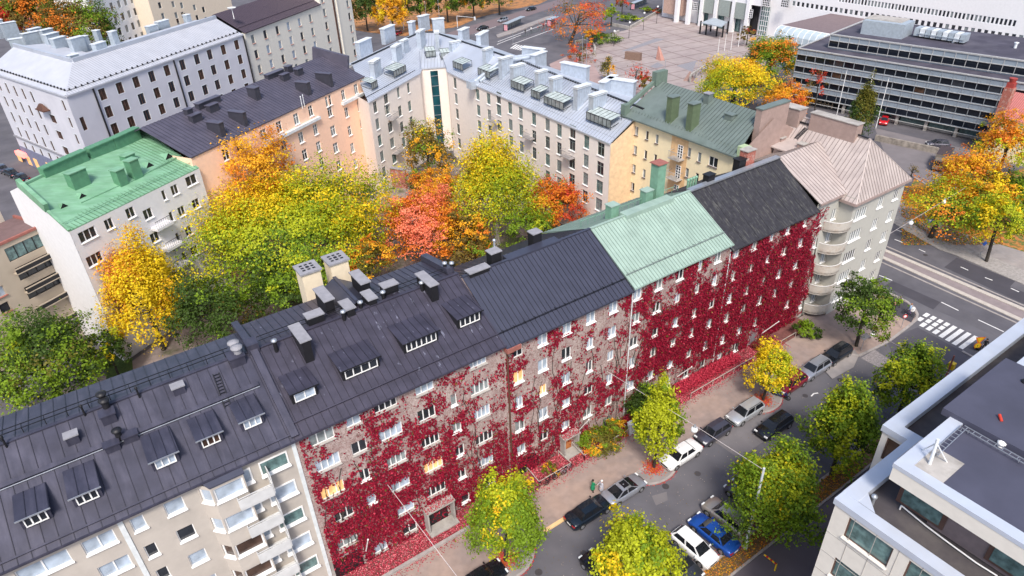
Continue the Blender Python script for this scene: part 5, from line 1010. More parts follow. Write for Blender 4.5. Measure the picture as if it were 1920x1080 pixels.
# tree bulges on the street
def bulge(bx, by, r=2.3, dirv=-1):
    c = at(bx, by); pts = [(c[0]+r*1.25*math.cos(t), KV+dirv*r*math.sin(t)) for t in np.linspace(0, math.pi, 20)]
    sheet('tree_island', pts, 0, m_asphd if False else m_pave2, .11); mb = MB()
    for a, b in zip(pts, pts[1:]): mb.bar((*a, .065), (*b, .065), .22, .14)
    ST('kerb', mb, m_kerb); return c
for bx, by in ((948, 1050), (1226, 878), (1430, 752)): bulge(bx, by)
# avenue
def band(name, a0, a1, b0, b1, z, m, ext=60, raise_=0.):
    "strip between line a and line b given by two pixels each, extended both ways"
    A0, A1, B0, B1_ = [at(*p)[:2] for p in (a0, a1, b0, b1)]; dA = (A1-A0)/np.linalg.norm(A1-A0); dB = dA
    return sheet(name, [A0-dA*ext, A1+dA*ext, B1_+dB*ext, B0-dB*ext], z, m, raise_)
Z2 = lambda x, y: (1620+x/6.353, 480+y/6.353); Z1 = lambda x, y: (1620+x/6.353, 330+y/6.353)
m_tram = mat('tram_bed_stone', (.24, .20, .205), .9, 0, .1, 1.); m_palek = mat('pale_concrete_strip', (.46, .42, .38), .9, 0, .1, 2.)
band('tram_bed', Z2(270, 60), Z2(1900, 780), Z2(390, 0), Z2(1906, 640), .008, m_tram)
band('tram_strip', Z2(255, 50), Z2(1900, 800), Z2(290, 35), Z2(1906, 760), 0, m_palek, raise_=.1)
band('tram_strip', Z2(365, 0), Z2(1906, 660), Z2(420, 0), Z2(1906, 615), 0, m_palek, raise_=.1)
band('tram_kerb', Z2(240, 95), Z2(1860, 826), Z2(250, 88), Z2(1870, 815), 0, m_kerb, raise_=.06)
band('tram_kerb', Z2(690, 75), Z2(1906, 600), Z2(700, 65), Z2(1906, 590), 0, m_kerb, raise_=.06)
def quad_px(name, l, z, m): return sheet(name, px_(l), z, m)
quad_px('road_patch', [Z2(240, 355), Z2(345, 300), Z2(910, 550), Z2(825, 638)], .01, m_asphd)
quad_px('road_patch', [Z2(955, 135), Z2(1105, 20), Z2(1800, 300), Z2(1740, 365), Z2(1990, 470), Z2(1990, 610)], .01, m_asphd)
quad_px('road_patch', [Z2(640, 850), Z2(1050, 1075), Z2(1250, 1190), Z2(1000, 1500), Z2(500, 1500), Z2(260, 1000)], .011, mat('mid_asphalt', (.085, .08, .098), .9, 0, .1, .5))
# far side of the avenue
farp = [Z1(300, 530), Z1(380, 585), Z1(680, 760), Z1(900, 880), Z1(1050, 930), Z1(1400, 1080), Z1(2300, 1470)]; fpw = px_(farp); nb_ = np.array([1., .0])
back = px_([Z1(2300, 1300), Z1(1906, 1130), Z1(1500, 960), Z1(820, 740), Z1(440, 480), Z1(330, 380)])
sheet('pavement', list(fpw)+list(back), 0, mat('cobbled_verge', (.30, .28, .27), .95, 0, .2, 3.), .1)
sheet('foot_path', list(back[::-1])+px_([Z1(2300, 1080), Z1(1906, 905), Z1(1250, 700), Z1(840, 530), Z1(480, 290), Z1(400, 240)]), .02, m_pave2)
m_lgr = mat('leafy_grass', (.10, .13, .03), .95, 0, .3, 3., (.42, .17, .05), .5, .06, 1.2)
tag(sheet('leaf_strewn_grass', px_([Z1(480, 290), Z1(600, 30), Z1(880, 190), Z1(1000, 240), (1960, 300), (1990, 480), Z1(1906, 905), Z1(1250, 700), Z1(840, 530)]), .03, m_lgr), kind='structure')
mb = MB(); l = px_([Z1(590, 20), Z1(740, 110), Z1(880, 190)]); [mb.bar((*a, .1), (*b, .1), .35, .2) for a, b in zip(l, l[1:])]; ST('kerb', mb, m_kerb)
sheet('parking_area', px_([(1640, 240), (1900, 300), (1900, 340), (1760, 362), (1715, 335), (1660, 290)]), .012, mat('pale_asphalt', (.17, .155, .165), .9, 0, .1, .4))
# lane dashes
mb = MB()
for a, b in ((Z2(180, 230), Z2(335, 292)), (Z2(920, 550), Z2(1125, 650)), (Z2(1360, 760), Z2(1665, 903)), (Z2(1150, 130), Z2(1240, 170)), (Z2(1440, 257), Z2(1530, 290)), (Z2(1750, 385), Z2(1845, 428)), (Z1(380, 640), Z1(450, 665)), (Z1(365, 755), Z1(460, 792)), (Z1(655, 873), Z1(730, 907))):
    A_, B_ = at(*a), at(*b); mb.bar(A_+[0, 0, .012], B_+[0, 0, .012], .16, .012)
ST('lane_marking', mb, m_line)
mb = MB(); T2, B2_ = at(1753, 594), at(1727, 612); T8, B8_ = at(1831, 631), at(1801, 653)
for k in range(-1, 7):
    t = k/6; T_, Bt = T2*(1-t)+T8*t, B2_*(1-t)+B8_*t; u = (T8-T2)/np.linalg.norm(T8-T2)*.27; d_ = Bt-T_
    for sA, sB in ([(0, .3), (.45, .75)] if k == -1 else [(0, .25), (.33, .6), (.68, 1)] if k in (0, 1, 2) else [(0, 1)]):
        q = [T_+d_*sA-u, T_+d_*sA+u, T_+d_*sB+u, T_+d_*sB-u]; mb.slab([tuple(p+[0, 0, .018]) for p in q][::-1], .008)
ST('zebra_crossing', mb, m_line)
mb = MB(); A_, B_ = at(1804, 659), at(1835, 676); mb.bar(A_+[0, 0, .05], B_+[0, 0, .05], .3, .12); ST('kerb', mb, m_kerb)
mb = MB() # painted arrow on the street
c = [at(*p)+[0, 0, .014] for p in ((1521, 743), (1526, 738), (1534, 737), (1518, 746))]; mb.bar(c[0], c[1], .14, .01); mb.bar(c[1], c[2], .14, .01); ST('road_arrow', mb, m_line)
# south side: parking, leaf strip, path
KS = float(at(1350, 1046)[1]); sheet('planting_strip', [(-60, KS), (62, KS), (62, KS-1.7), (-60, KS-1.7)], 0, mat('leaf_soil', (.17, .10, .05), .95, 0, .35, 4.), .1)
mb = MB(); mb.bar((-60, KS, .07), (62, KS, .07), .25, .16); mb.bar((-60, KS-1.75, .07), (62, KS-1.75, .07), .2, .16); ST('kerb', mb, m_kerb)
sheet('foot_path', [(-60, KS-1.9), (80, KS-1.9), (80, -12), (-60, -12)], .02, mat('mauve_asphalt', (.12, .10, .115), .9, 0, .12, .6))
# courtyard and surroundings
sheet('courtyard', [(-12, 52.5), (64, 52.5), (64, 120), (30, 105), (-3, 84), (-12, 84)], .02, mat('courtyard_gravel', (.26, .21, .20), .95, 0, .15, 1., (.09, .10, .05), .56, .05, .12))
sheet('lawn', px_([(195, 640), (245, 640), (250, 700), (200, 720)]), .03, mat('lawn_grass', (.05, .09, .02), .95, 0, .3, 4))
# plaza
m_plz = mat('plaza_stone', (.30, .25, .25), .9, 0, .1, .5, (.36, .31, .30), .5, .15, .12)
def plaza_mat():
    n = m_plz.node_tree; p = n.nodes['Principled BSDF']; src = p.inputs['Base Color'].links[0].from_socket; tc = n.nodes['Texture Coordinate']
    mp = n.nodes.new('ShaderNodeMapping'); mp.inputs['Rotation'].default_value = (0, 0, .12); n.links.new(tc.outputs['Object'], mp.inputs[0])
    b = n.nodes.new('ShaderNodeTexBrick'); b.offset = 0; b.inputs['Scale'].default_value = 1; b.inputs['Brick Width'].default_value = 8; b.inputs['Row Height'].default_value = 6; b.inputs['Mortar Size'].default_value = .22
    b.inputs['Color1'].default_value = (1, 1, 1, 1); b.inputs['Color2'].default_value = (.9, .9, .9, 1); b.inputs['Mortar'].default_value = (.6, .52, .52, 1)
    n.links.new(mp.outputs[0], b.inputs['Vector']); x = n.nodes.new('ShaderNodeMix'); x.data_type = 'RGBA'; x.blend_type = 'MULTIPLY'; x.inputs[0].default_value = 1
    n.links.new(src, x.inputs[6]); n.links.new(b.outputs['Color'], x.inputs[7]); n.links.new(x.outputs[2], p.inputs['Base Color'])
plaza_mat()
ZP = lambda x, y: (1080+x/6, y/6)
sheet('plaza', px_([(1105, 108), ZP(215, 520), ZP(480, 360), ZP(600, 330), ZP(980, 110), (1262, 20), (1450, 60), (1480, 110), (1335, 175), (1240, 180), (1130, 150)]), .02, m_plz)
sheet('plaza_border', px_([(1030, 120), (1110, 85), (1118, 110), (1135, 150), (1250, 185), (1330, 180), (1300, 230), (1160, 210), (1050, 170)]), .016, mat('brick_paving', (.33, .24, .23), .9, 0, .12, .5))
for l in ([ZP(500, 580), ZP(900, 430), ZP(1000, 440), ZP(600, 570)], [ZP(1130, 740), ZP(1360, 680), ZP(1310, 810)], [ZP(830, 750), ZP(920, 700), ZP(990, 740), ZP(900, 770)]): sheet('paving_patch', px_(l), .034, mat('grey_slabs', (.23, .225, .25), .9))
mb = MB(); l = px_([ZP(-10, 500), ZP(80, 480), ZP(190, 520), ZP(215, 570), ZP(210, 620)]); [mb.bar((*a, .6), (*b, .6), .5, 1.2) for a, b in zip(l, l[1:])]
tag(mb.build('low_wall', [m_conc]), 'curved pale stone wall at the corner of the plaza under the red tree', 'wall')
mb = MB(); l = px_([ZP(215, 520), ZP(480, 370)]); mb.bar((*l[0], .5), (*l[1], .5), .5, 1.); tag(mb.build('low_wall', [m_conc]), 'straight low stone wall between hedge and plaza', 'wall')
mb = MB(); l = px_([ZP(390, 285), ZP(600, 330), ZP(980, 110)]); [mb.bar((*a, .5), (*b, .5), .5, 1.) for a, b in zip(l, l[1:])]; tag(mb.build('low_wall', [m_conc]), 'low stone wall round the planted bed near the white pillars', 'wall')
mb = MB(); l = px_([ZP(1280, 930), ZP(1480, 790)]); mb.bar((*l[0], 2.), (*l[1], 2.), .4, .5)
for t in (0, .33, .66, 1): c = l[0]*(1-t)+l[1]*t; mb.box((*c, 0), (.4, .4, 1.9))
tag(mb.build('ramp_railing', [m_conc]), 'concrete railing on posts at the plaza edge beside the yellow tree', 'railing')
# park ground at the top
tag(sheet('leaf_strewn_grass', px_([(655, 55), (700, 62), (760, 68), (800, 60), (860, 50), (900, 32), (960, 18), (1010, 8), (1090, -30), (900, -60), (640, -40)]), .03, mat('orange_leaf_ground', (.38, .17, .06), .95, 0, .25, 1., (.14, .09, .05), .55, .06, .3)))
sheet('foot_path', px_([(800, 75), (870, 52), (960, 26), (1060, -5), (1070, 3), (960, 40), (880, 66), (820, 90)]), .036, mat('park_path', (.17, .13, .14), .9))
Z9 = lambda x, y: (860+x/6, y/6)
sheet('tram_platform', px_([Z9(420, 400), Z9(1000, 190), Z9(1060, 180), Z9(1060, 200), Z9(640, 370), Z9(440, 430)]), 0, m_pave2, .25)
mb = MB()
for a, b in ((Z9(440, 470), Z9(1050, 240)), (Z9(430, 500), Z9(700, 395)), (Z9(600, 500), Z9(1060, 330)), (Z9(150, 385), Z9(420, 300)), (Z9(880, 130), Z9(1060, 60)), (Z9(1000, 95), Z9(1120, 45))): mb.bar(at(*a)+[0, 0, .02], at(*b)+[0, 0, .02], .25, .02)
ST('lane_marking', mb, m_line)
mb = MB(); A0, A1, B0, B1_ = at(*Z9(600, 500)), at(*Z9(880, 550)), at(*Z9(640, 560)), at(*Z9(760, 590))
for k in range(9): t = k/8; c = at(*Z9(655+28*k, 500+6*k)); d_ = at(*Z9(585+26*k, 545+5*k)); mb.bar(c+[0, 0, .02], d_+[0, 0, .02], .55, .02)
ST('zebra_crossing', mb, m_line)
# ------------------------------------------------------------------ vegetation
L = {k: leafm('leaf_'+n, c) for k, n, c in (('dg', 'dark_green', (.055, .10, .016)), ('g', 'green', (.17, .27, .015)), ('yg', 'yellow_green', (.40, .44, .015)), ('y', 'yellow', (.75, .55, .015)), ('oy', 'amber', (.74, .38, .02)),
     ('o', 'orange', (.66, .20, .02)), ('r', 'red', (.55, .07, .03)), ('pk', 'salmon', (.85, .24, .13)), ('br', 'brown_green', (.17, .12, .025)), ('c', 'crimson', (.29, .006, .03)), ('cd', 'dark_crimson', (.19, .006, .024)), ('cp', 'pink_red', (.55, .05, .09)), ('og', 'olive', (.15, .14, .02)))}
def leafmesh(name, cen, nrm, size, midx, mats):
    "one quad (folded into two facets) per leaf; cen (N,3), nrm (N,3), size (N,)"
    N = len(cen); nrm = nrm/(np.linalg.norm(nrm, axis=1, keepdims=True)+1e-9); r = rng.normal(size=(N, 3)); a = np.cross(nrm, r); a /= np.linalg.norm(a, axis=1, keepdims=True)+1e-9; b = np.cross(nrm, a)
    s = size[:, None]; V = np.stack([cen-a*s*.5, cen-b*s*.36+nrm*s*.08, cen+a*s*.5, cen+b*s*.36+nrm*s*.08], 1).reshape(-1, 3)
    me = bpy.data.meshes.new(name); me.vertices.add(4*N); me.vertices.foreach_set('co', V.astype(np.float32).ravel()); me.loops.add(4*N); me.loops.foreach_set('vertex_index', np.arange(4*N, dtype=np.int32))
    me.polygons.add(N); me.polygons.foreach_set('loop_start', np.arange(0, 4*N, 4, dtype=np.int32)); me.polygons.foreach_set('loop_total', np.full(N, 4, np.int32))
    for m in mats: me.materials.append(m)
    me.polygons.foreach_set('material_index', midx.astype(np.int32)); me.update(calc_edges=True); me.validate(); return me
def crown_leaves(c, R, n, ls, pal, shape='round', seed=0, gap=.0, csize=.22, flat=0.):
    g = np.random.default_rng(seed); nc = max(20, int(n/42)); P = []
    u = g.normal(size=(nc, 3)); u /= np.linalg.norm(u, axis=1, keepdims=True); u[:, 2] = np.where(u[:, 2] < -.55, -u[:, 2]*.6, u[:, 2])
    rad = g.uniform(.3, 1, nc)**.45*np.where(g.uniform(size=nc) < .12, g.uniform(1.05, 1.18, nc), 1.)
    lump = .98+.20*np.sin(u[:, 0]*3.9+seed)*np.cos(u[:, 1]*3.3+seed*.7)+.15*np.sin(u[:, 2]*4+u[:, 0]*5+seed*1.3)
    cc = u*rad[:, None]*lump[:, None]
    if shape == 'cone': k = np.clip(1.05-.62*(cc[:, 2]+1)/2*1.25, .22, 1.1); cc[:, 0] *= k; cc[:, 1] *= k
    if shape == 'birch': k = np.clip(1.12-.55*(cc[:, 2]+1)/2, .3, 1.1); cc[:, 0] *= k; cc[:, 1] *= k
    if shape == 'egg': k = np.clip(1.08-.38*(cc[:, 2]+1)/2, .4, 1.1); cc[:, 0] *= k; cc[:, 1] *= k
    hue = np.clip(.5+.5*np.sin(cc[:, 0]*2.6+seed)*np.cos(cc[:, 1]*2.2+seed*.3)*.75+g.normal(size=nc)*.2, 0, 1); ci = g.integers(0, nc, n); cs = g.uniform(.45, 1.25, nc)*csize*.8; off = g.normal(size=(n, 3))*cs[ci][:, None]*.55
    if shape in ('cone', 'birch'): off[:, 2] *= 1.7
    q = cc[ci]+off*np.array([1, 1, .75]); pos = np.array(c)+q*np.array(R)
    nr = g.normal(size=(n, 3))*.7+np.array([0, 0, .55])+q*1.1
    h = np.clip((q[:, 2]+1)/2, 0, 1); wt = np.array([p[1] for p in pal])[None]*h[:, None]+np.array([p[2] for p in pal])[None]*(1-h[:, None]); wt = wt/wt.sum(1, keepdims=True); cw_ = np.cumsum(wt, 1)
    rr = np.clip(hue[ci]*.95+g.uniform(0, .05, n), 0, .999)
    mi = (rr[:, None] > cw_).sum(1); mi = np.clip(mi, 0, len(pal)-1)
    return pos, nr, g.uniform(.5, 1.35, n)*ls, mi, cc*np.array(R)+np.array(c)
TREES = []
def above(base, ypx):
    "height over a ground point whose projection has the given image row"
    lo, hi = 0., 40.
    for _ in range(30):
        m_ = (lo+hi)/2; v = CR.T @ (np.array([base[0], base[1], m_])-O3); y = 540-FPX*v[1]/-v[2]
        if y > ypx: lo = m_
        else: hi = m_
    return lo
def tree(label, bbox, pal, n=5000, ls=.3, zc=None, base=None, group=None, cat='tree', name='leafy_tree', shape='round', rz=None, seed=None, trunk=True, bark=None, csize=.22, rxk=1.):
    x0, y0, x1, y1 = bbox; cx, cy = (x0+x1)/2, (y0+y1)/2; seed = seed if seed is not None else abs(int(x0*7+y0))
    if base: b = at(*base); zc = above(b, cy); c = np.array([b[0], b[1], zc])
    else: c = at(cx, cy, zc); b = np.array([c[0], c[1], 0])
    if base: # keep the crown where the photo shows it
        c2 = at(cx, cy, zc); c = c*.3+np.array([c2[0], c2[1], zc])*.7
    dp = -(CR.T @ (c-O3))[2]; k = FPX/dp; rx = (x1-x0)/2/k*1.0*rxk; hp = (y1-y0)/2/k*1.12; el = math.asin((CH-zc)/np.linalg.norm(c-O3))
    if rz is None: rz = math.sqrt(max((hp**2-(rx*math.sin(el))**2), .2))/math.cos(el); rz = min(max(rz, rx*.55), zc-.8 if zc > 2 else rz)
    pos, nr, sz, mi, cc = crown_leaves(c, (rx, rx, rz), n, ls, pal, shape, seed, csize=csize)
    th = thing(name, label, cat, (b[0], b[1], 0), group=group)
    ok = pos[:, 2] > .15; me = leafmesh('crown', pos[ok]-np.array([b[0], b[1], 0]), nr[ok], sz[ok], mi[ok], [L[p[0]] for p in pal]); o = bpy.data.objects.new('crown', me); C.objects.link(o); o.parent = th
    if trunk:
        mb = MB(); r = max(.12, rx*.05); top = np.array([c[0], c[1], c[2]+rz*.45]); mid = np.array([b[0]*.5+c[0]*.5, b[1]*.5+c[1]*.5, max(.8, c[2]-rz*.5)])
        mb.tube((b[0], b[1], 0), mid, r*1.25, r, 8); mb.tube(mid, top, r, r*.25, 8)
        g = np.random.default_rng(seed+1)
        for j in g.choice(len(cc), min(12, len(cc)), replace=False):
            t = g.uniform(.1, .8); s = mid*(1-t)+top*t; e = cc[j]
            if e[2] > s[2]-.6: m2 = (s+e)/2+np.array([0, 0, .25]); mb.tube(s, m2, r*.4, r*.25, 6); mb.tube(m2, e, r*.25, r*.08, 5)
        mb.build('trunk', [bark or m_bark], th)
    return th
YARD = 1
GY = [('dg', .1, .5), ('g', .35, .35), ('yg', .35, .1), ('y', .2, .05)]
GM = [('dg', .05, .3), ('g', .2, .35), ('yg', .3, .2), ('y', .3, .1), ('oy', .15, .05)]
YL = [('yg', .1, .2), ('y', .6, .5), ('oy', .3, .3)]
LIN = 'small street trees'
tree('green street tree flecked with yellow, in front of the red creeper wall at the bottom', (884, 888, 1030, 1056), [('g', .5, .6), ('yg', .4, .25), ('y', .1, .08), ('oy', .0, .07)], 17000, .23, base=(948, 1052), group=LIN, shape='egg')
tree('bright yellow-green street tree leaning over the white car', (1180, 728, 1292, 862), [('g', .3, .6), ('yg', .7, .4)], 12000, .24, base=(1226, 878), group=LIN, rxk=.88, shape='egg')
tree('golden yellow street tree beside the red car', (1402, 640, 1496, 748), [('yg', .3, .3), ('y', .6, .55), ('oy', .1, .15)], 8000, .23, base=(1430, 752), group=LIN, rxk=.88, csize=.26)
tree('dark green round tree at the street corner by the curved balconies', (1562, 520, 1678, 630), [('dg', .45, .7), ('g', .45, .25), ('og', .1, .05)], 8500, .27, base=(1605, 650), group=LIN, cat='tree')
tree('yellow-green tree nearest the zebra crossing, behind the office parapet', (1640, 645, 1772, 790), [('dg', .0, .3), ('g', .45, .5), ('yg', .5, .2), ('y', .05, .0)], 14000, .25, zc=6., group=LIN, rxk=.88, shape='egg')
tree('tall yellow-green tree close to the pale parapet corner', (1508, 695, 1662, 915), [('dg', .0, .25), ('g', .5, .55), ('yg', .5, .2)], 19000, .26, zc=6.3, group=LIN, shape='egg', rxk=.88)
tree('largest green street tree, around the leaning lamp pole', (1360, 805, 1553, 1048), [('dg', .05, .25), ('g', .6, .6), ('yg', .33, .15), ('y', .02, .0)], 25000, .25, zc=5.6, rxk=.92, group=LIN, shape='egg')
tree('yellow tree cut by the bottom edge in front of dark parked cars', (1112, 982, 1266, 1140), [('g', .1, .3), ('yg', .65, .6), ('y', .25, .1)], 14000, .25, zc=6.3, group=LIN)
YD = 'courtyard trees'
tree('tall amber birch in front of the white gable', (186, 372, 350, 735), [('y', .55, .9), ('oy', .4, .1), ('pk', .05, .0)], 30000, .27, zc=8.5, group=YD, name='birch_tree', shape='birch', csize=.2, rxk=.95)
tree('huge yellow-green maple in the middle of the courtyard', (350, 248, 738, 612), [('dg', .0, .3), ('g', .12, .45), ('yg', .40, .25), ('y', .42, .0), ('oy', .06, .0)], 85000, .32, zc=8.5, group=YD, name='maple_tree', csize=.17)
tree('orange and yellow tree against the peach wall', (360, 240, 548, 400), [('oy', .5, .6), ('o', .35, .15), ('y', .15, .25)], 22000, .32, zc=14, group=YD, name='maple_tree')
tree('salmon red maple with orange lower branches', (706, 342, 876, 508), [('pk', .6, .12), ('o', .25, .35), ('oy', .15, .53)], 22000, .29, zc=6.5, group=YD, name='maple_tree', csize=.19)
tree('orange maple behind the salmon red one', (762, 318, 866, 400), [('oy', .6, .5), ('o', .3, .2), ('og', .1, .3)], 9000, .31, zc=6.5, group=YD, name='maple_tree')
tree('olive and orange tree squeezed behind the salmon maple, right side', (822, 380, 930, 505), [('o', .3, .2), ('oy', .2, .2), ('br', .3, .4), ('og', .2, .2)], 7000, .3, zc=5.5, group=YD)
tree('tall yellow-green weeping birch before the beige facade', (828, 222, 1028, 490), [('g', .05, .25), ('yg', .4, .55), ('y', .5, .15), ('og', .05, .05)], 40000, .29, zc=9.5, group=YD, name='birch_tree', shape='birch', csize=.2, bark=mat('birch_bark', (.55, .53, .5), .8))
tree('dark orange and green tree by the glazed stairwell', (752, 232, 850, 340), [('oy', .45, .1), ('br', .25, .4), ('g', .15, .4), ('y', .15, .1)], 11000, .32, zc=7., group=YD)
tree('red and orange maple right of the birch', (985, 325, 1092, 445), [('r', .35, .1), ('o', .35, .5), ('g', .1, .2), ('oy', .2, .2)], 12000, .3, zc=6., group=YD, name='maple_tree')
tree('small fresh green tree touching the mint roof', (945, 395, 1040, 478), [('dg', .1, .4), ('g', .8, .6), ('yg', .1, .0)], 4200, .28, zc=6, group=YD)
tree('dark green bushy tree between amber birch and dark roof', (322, 520, 480, 668), [('dg', .7, .85), ('g', .25, .1), ('br', .05, .05)], 9500, .3, zc=6., group=YD)
tree('dark green tree with yellow tips at the left edge', (-30, 566, 186, 800), [('dg', .3, .5), ('g', .35, .35), ('og', .1, .1), ('yg', .25, .05)], 22000, .29, zc=7., group=YD)
tree('small yellow and green tree at the foot of the white gable', (165, 615, 240, 700), [('y', .4, .0), ('yg', .2, .1), ('dg', .4, .9)], 3200, .27, zc=4, group=YD)
tree('amber tree in front of the cream chimneys', (640, 448, 735, 520), [('oy', .5, .3), ('o', .2, .1), ('og', .3, .6)], 5500, .28, zc=7, group=YD)
tree('olive green tree under the huge maple, behind the ridge', (470, 500, 600, 600), [('dg', .5, .7), ('g', .3, .2), ('yg', .2, .1)], 7000, .3, zc=6., group=YD)
tree('dull orange tree behind the black roof chimneys', (845, 430, 925, 512), [('oy', .3, .2), ('br', .4, .5), ('g', .3, .3)], 4500, .3, zc=5., group=YD)
PK = 'park and plaza trees'
tree('dark orange tree in the top left corner', (5, -40, 112, 75), [('o', .2, .1), ('br', .4, .4), ('g', .25, .3), ('dg', .15, .2)], 20000, .55, zc=20, group=PK)
tree('round orange-brown tree behind the zinc roof boxes', (76, 5, 218, 105), [('o', .2, .1), ('br', .45, .4), ('g', .25, .3), ('dg', .1, .2)], 26000, .42, zc=19.5, group=PK)
tree('small red tree at the far left top edge', (-20, 10, 32, 72), [('r', .7, .5), ('o', .3, .5)], 5000, .5, zc=18, group=PK)
for i, (bb, pal, lab) in enumerate([((655, -20, 712, 50), [('dg', .6, .7), ('br', .4, .3)], 'dark tree right of the tall cream block'), ((702, -18, 765, 56), [('oy', .6, .4), ('y', .2, .2), ('br', .2, .4)], 'amber tree above the silver roof'),
     ((758, -30, 815, 42), [('dg', .5, .7), ('g', .3, .2), ('br', .2, .1)], 'dark green tree behind the two lamp masts'), ((808, -35, 865, 34), [('dg', .5, .7), ('g', .4, .2), ('br', .1, .1)], 'green tree between the amber tree and the boulevard'),
     ((858, -40, 915, 26), [('dg', .5, .7), ('g', .3, .2), ('oy', .2, .1)], 'green tree beside the park path'), ((905, -45, 965, 18), [('g', .5, .5), ('dg', .3, .4), ('oy', .2, .1)], 'green tree at the right end of the park row')]):
    tree(lab, bb, pal, 6500, .55, zc=8., group=PK)
tree('large sparse red tree beside the plaza', (1040, -15, 1152, 92), [('r', .45, .3), ('o', .25, .3), ('br', .3, .4)], 4200, .42, base=(1068, 82), group=PK, csize=.3)
tree('yellow-green tree left of the plaza hedge', (1128, 5, 1166, 50), [('yg', .5, .3), ('g', .5, .7)], 1600, .4, zc=4, group=PK)
tree('small brown tree near the bus shelter at the top', (1150, -15, 1184, 30), [('br', .5, .5), ('r', .5, .5)], 1100, .4, zc=4, group=PK)
tree('small olive tree in a paving bed before the plaza', (1118, 108, 1160, 148), [('og', .6, .6), ('oy', .4, .4)], 1500, .32, base=(1140, 152), group=PK, csize=.3, shape='cone')
tree('small bare tree with few red leaves, left', (1172, 118, 1216, 160), [('r', .5, .5), ('br', .5, .5)], 380, .3, base=(1190, 172), group=PK, csize=.4)
tree('red bushy tree at the green roof corner', (1192, 132, 1224, 178), [('r', .6, .5), ('br', .4, .5)], 1500, .35, zc=4, group=PK)
tree('low orange and red bush below the red tree', (1052, 78, 1122, 128), [('o', .2, .2), ('r', .4, .3), ('br', .4, .5)], 1700, .35, zc=1.8, group=PK, cat='shrub', name='shrub')
tree('orange and yellow little tree in front of the red tree', (1090, 42, 1132, 92), [('o', .3, .5), ('oy', .5, .3), ('g', .2, .2)], 1500, .38, zc=3.5, group=PK)
tree('big yellow-green tree behind the dark green roof', (1308, 90, 1450, 218), [('yg', .2, .35), ('g', .05, .25), ('y', .45, .3), ('oy', .3, .1)], 26000, .34, zc=6.5, group=PK)
tree('green tree with an orange top near the flagpoles', (1398, 55, 1496, 165), [('o', .32, .0), ('oy', .18, .05), ('g', .5, .5), ('dg', .0, .45)], 17000, .38, zc=6.5, group=PK)
tree('orange tree in front of the office entrance', (1438, 150, 1516, 222), [('oy', .6, .5), ('o', .35, .4), ('r', .05, .1)], 7000, .33, zc=4.8, group=PK, csize=.26)
tree('thin tree with red leaves against the dark office', (1508, 130, 1548, 180), [('r', .8, .6), ('br', .2, .4)], 900, .3, base=(1525, 224), group=PK, csize=.32)
tree('grey-brown small tree by the canopy', (1385, 45, 1420, 82), [('br', .8, .8), ('r', .2, .2)], 1000, .4, zc=3.5, group=PK)
tree('olive green conifer in front of the office', (1580, 148, 1648, 262), [('og', .5, .2), ('dg', .3, .7), ('br', .2, .1)], 10000, .32, base=(1615, 262), group=PK, name='conifer_tree', shape='cone')
tree('orange maple beside the grey van', (1762, 268, 1868, 405), [('o', .45, .2), ('oy', .4, .5), ('y', .15, .3)], 9500, .34, zc=6., group=PK, name='maple_tree')
tree('amber tree in front of the red roofed house', (1838, 212, 1945, 330), [('o', .3, .1), ('oy', .4, .3), ('yg', .3, .6)], 8500, .36, zc=6.5, group=PK)
tree('low green and orange tree by the blue road sign', (1690, 352, 1862, 424), [('o', .25, .3), ('oy', .2, .2), ('yg', .3, .2), ('g', .25, .3)], 6500, .3, base=(1744, 446), group=PK, csize=.28)
tree('yellow-green tree on the verge at the right edge', (1810, 362, 1918, 460), [('yg', .5, .4), ('y', .3, .1), ('g', .2, .5)], 6500, .32, base=(1849, 491), group=PK)
tree('dark green tree at the right edge behind the yellow one', (1872, 298, 1975, 440), [('g', .4, .3), ('dg', .6, .7)], 7500, .36, zc=5.5, group=PK)
tree('orange-yellow tree above the low verge tree', (1800, 320, 1905, 410), [('oy', .5, .4), ('y', .3, .3), ('og', .2, .3)], 6000, .34, zc=6.0, group=PK)
tree('small bare bush behind the taupe hip', (1700, 310, 1722, 332), [('br', 1, 1)], 200, .2, zc=1.4, cat='shrub', name='shrub', csize=.4)
# shrubs and hedges
def shrub(label, bbox, pal, n, ls, zc, rz, cat='shrub', name='shrub', group=None): return tree(label, bbox, pal, n, ls, zc=zc, rz=rz, cat=cat, name=name, group=group, trunk=False, csize=.3)
shrub('dark green bush by the creeper wall, left of the bright street tree', (1170, 716, 1262, 800), [('dg', .5, .8), ('g', .5, .2)], 5200, .24, 2.2, 2.1)
shrub('dull green and orange bush in the railed bed', (1082, 796, 1160, 855), [('og', .4, .5), ('g', .2, .3), ('oy', .25, .1), ('o', .15, .1)], 4200, .2, .9, .9)
shrub('orange-tipped bush at the right end of the railed bed', (1130, 780, 1182, 822), [('og', .4, .5), ('g', .3, .3), ('oy', .2, .1), ('o', .1, .1)], 2200, .2, .9, .9)
shrub('small olive bush beside the arched gateway', (1014, 868, 1044, 894), [('og', .5, .5), ('oy', .3, .3), ('g', .2, .2)], 900, .18, .7, .7)
shrub('fern green bush at the corner building wall', (1488, 596, 1538, 640), [('g', .9, .6), ('dg', .1, .4)], 1800, .26, 1.1, 1.1)
shrub('clipped dark green hedge on the plaza edge', (1098, 52, 1162, 90), [('dg', .5, .6), ('g', .3, .3), ('og', .2, .1)], 2600, .4, 1.2, 1.2, 'hedge', 'hedge')
shrub('rounded green hedge in the stone bed', (1158, 20, 1196, 46), [('g', .8, .7), ('dg', .2, .3)], 1600, .35, 1.1, 1.1, 'hedge', 'hedge')
shrub('yellow-green low hedge next to the round green one', (1184, 24, 1208, 46), [('yg', .8, .7), ('g', .2, .3)], 900, .35, .7, .7, 'hedge', 'hedge')
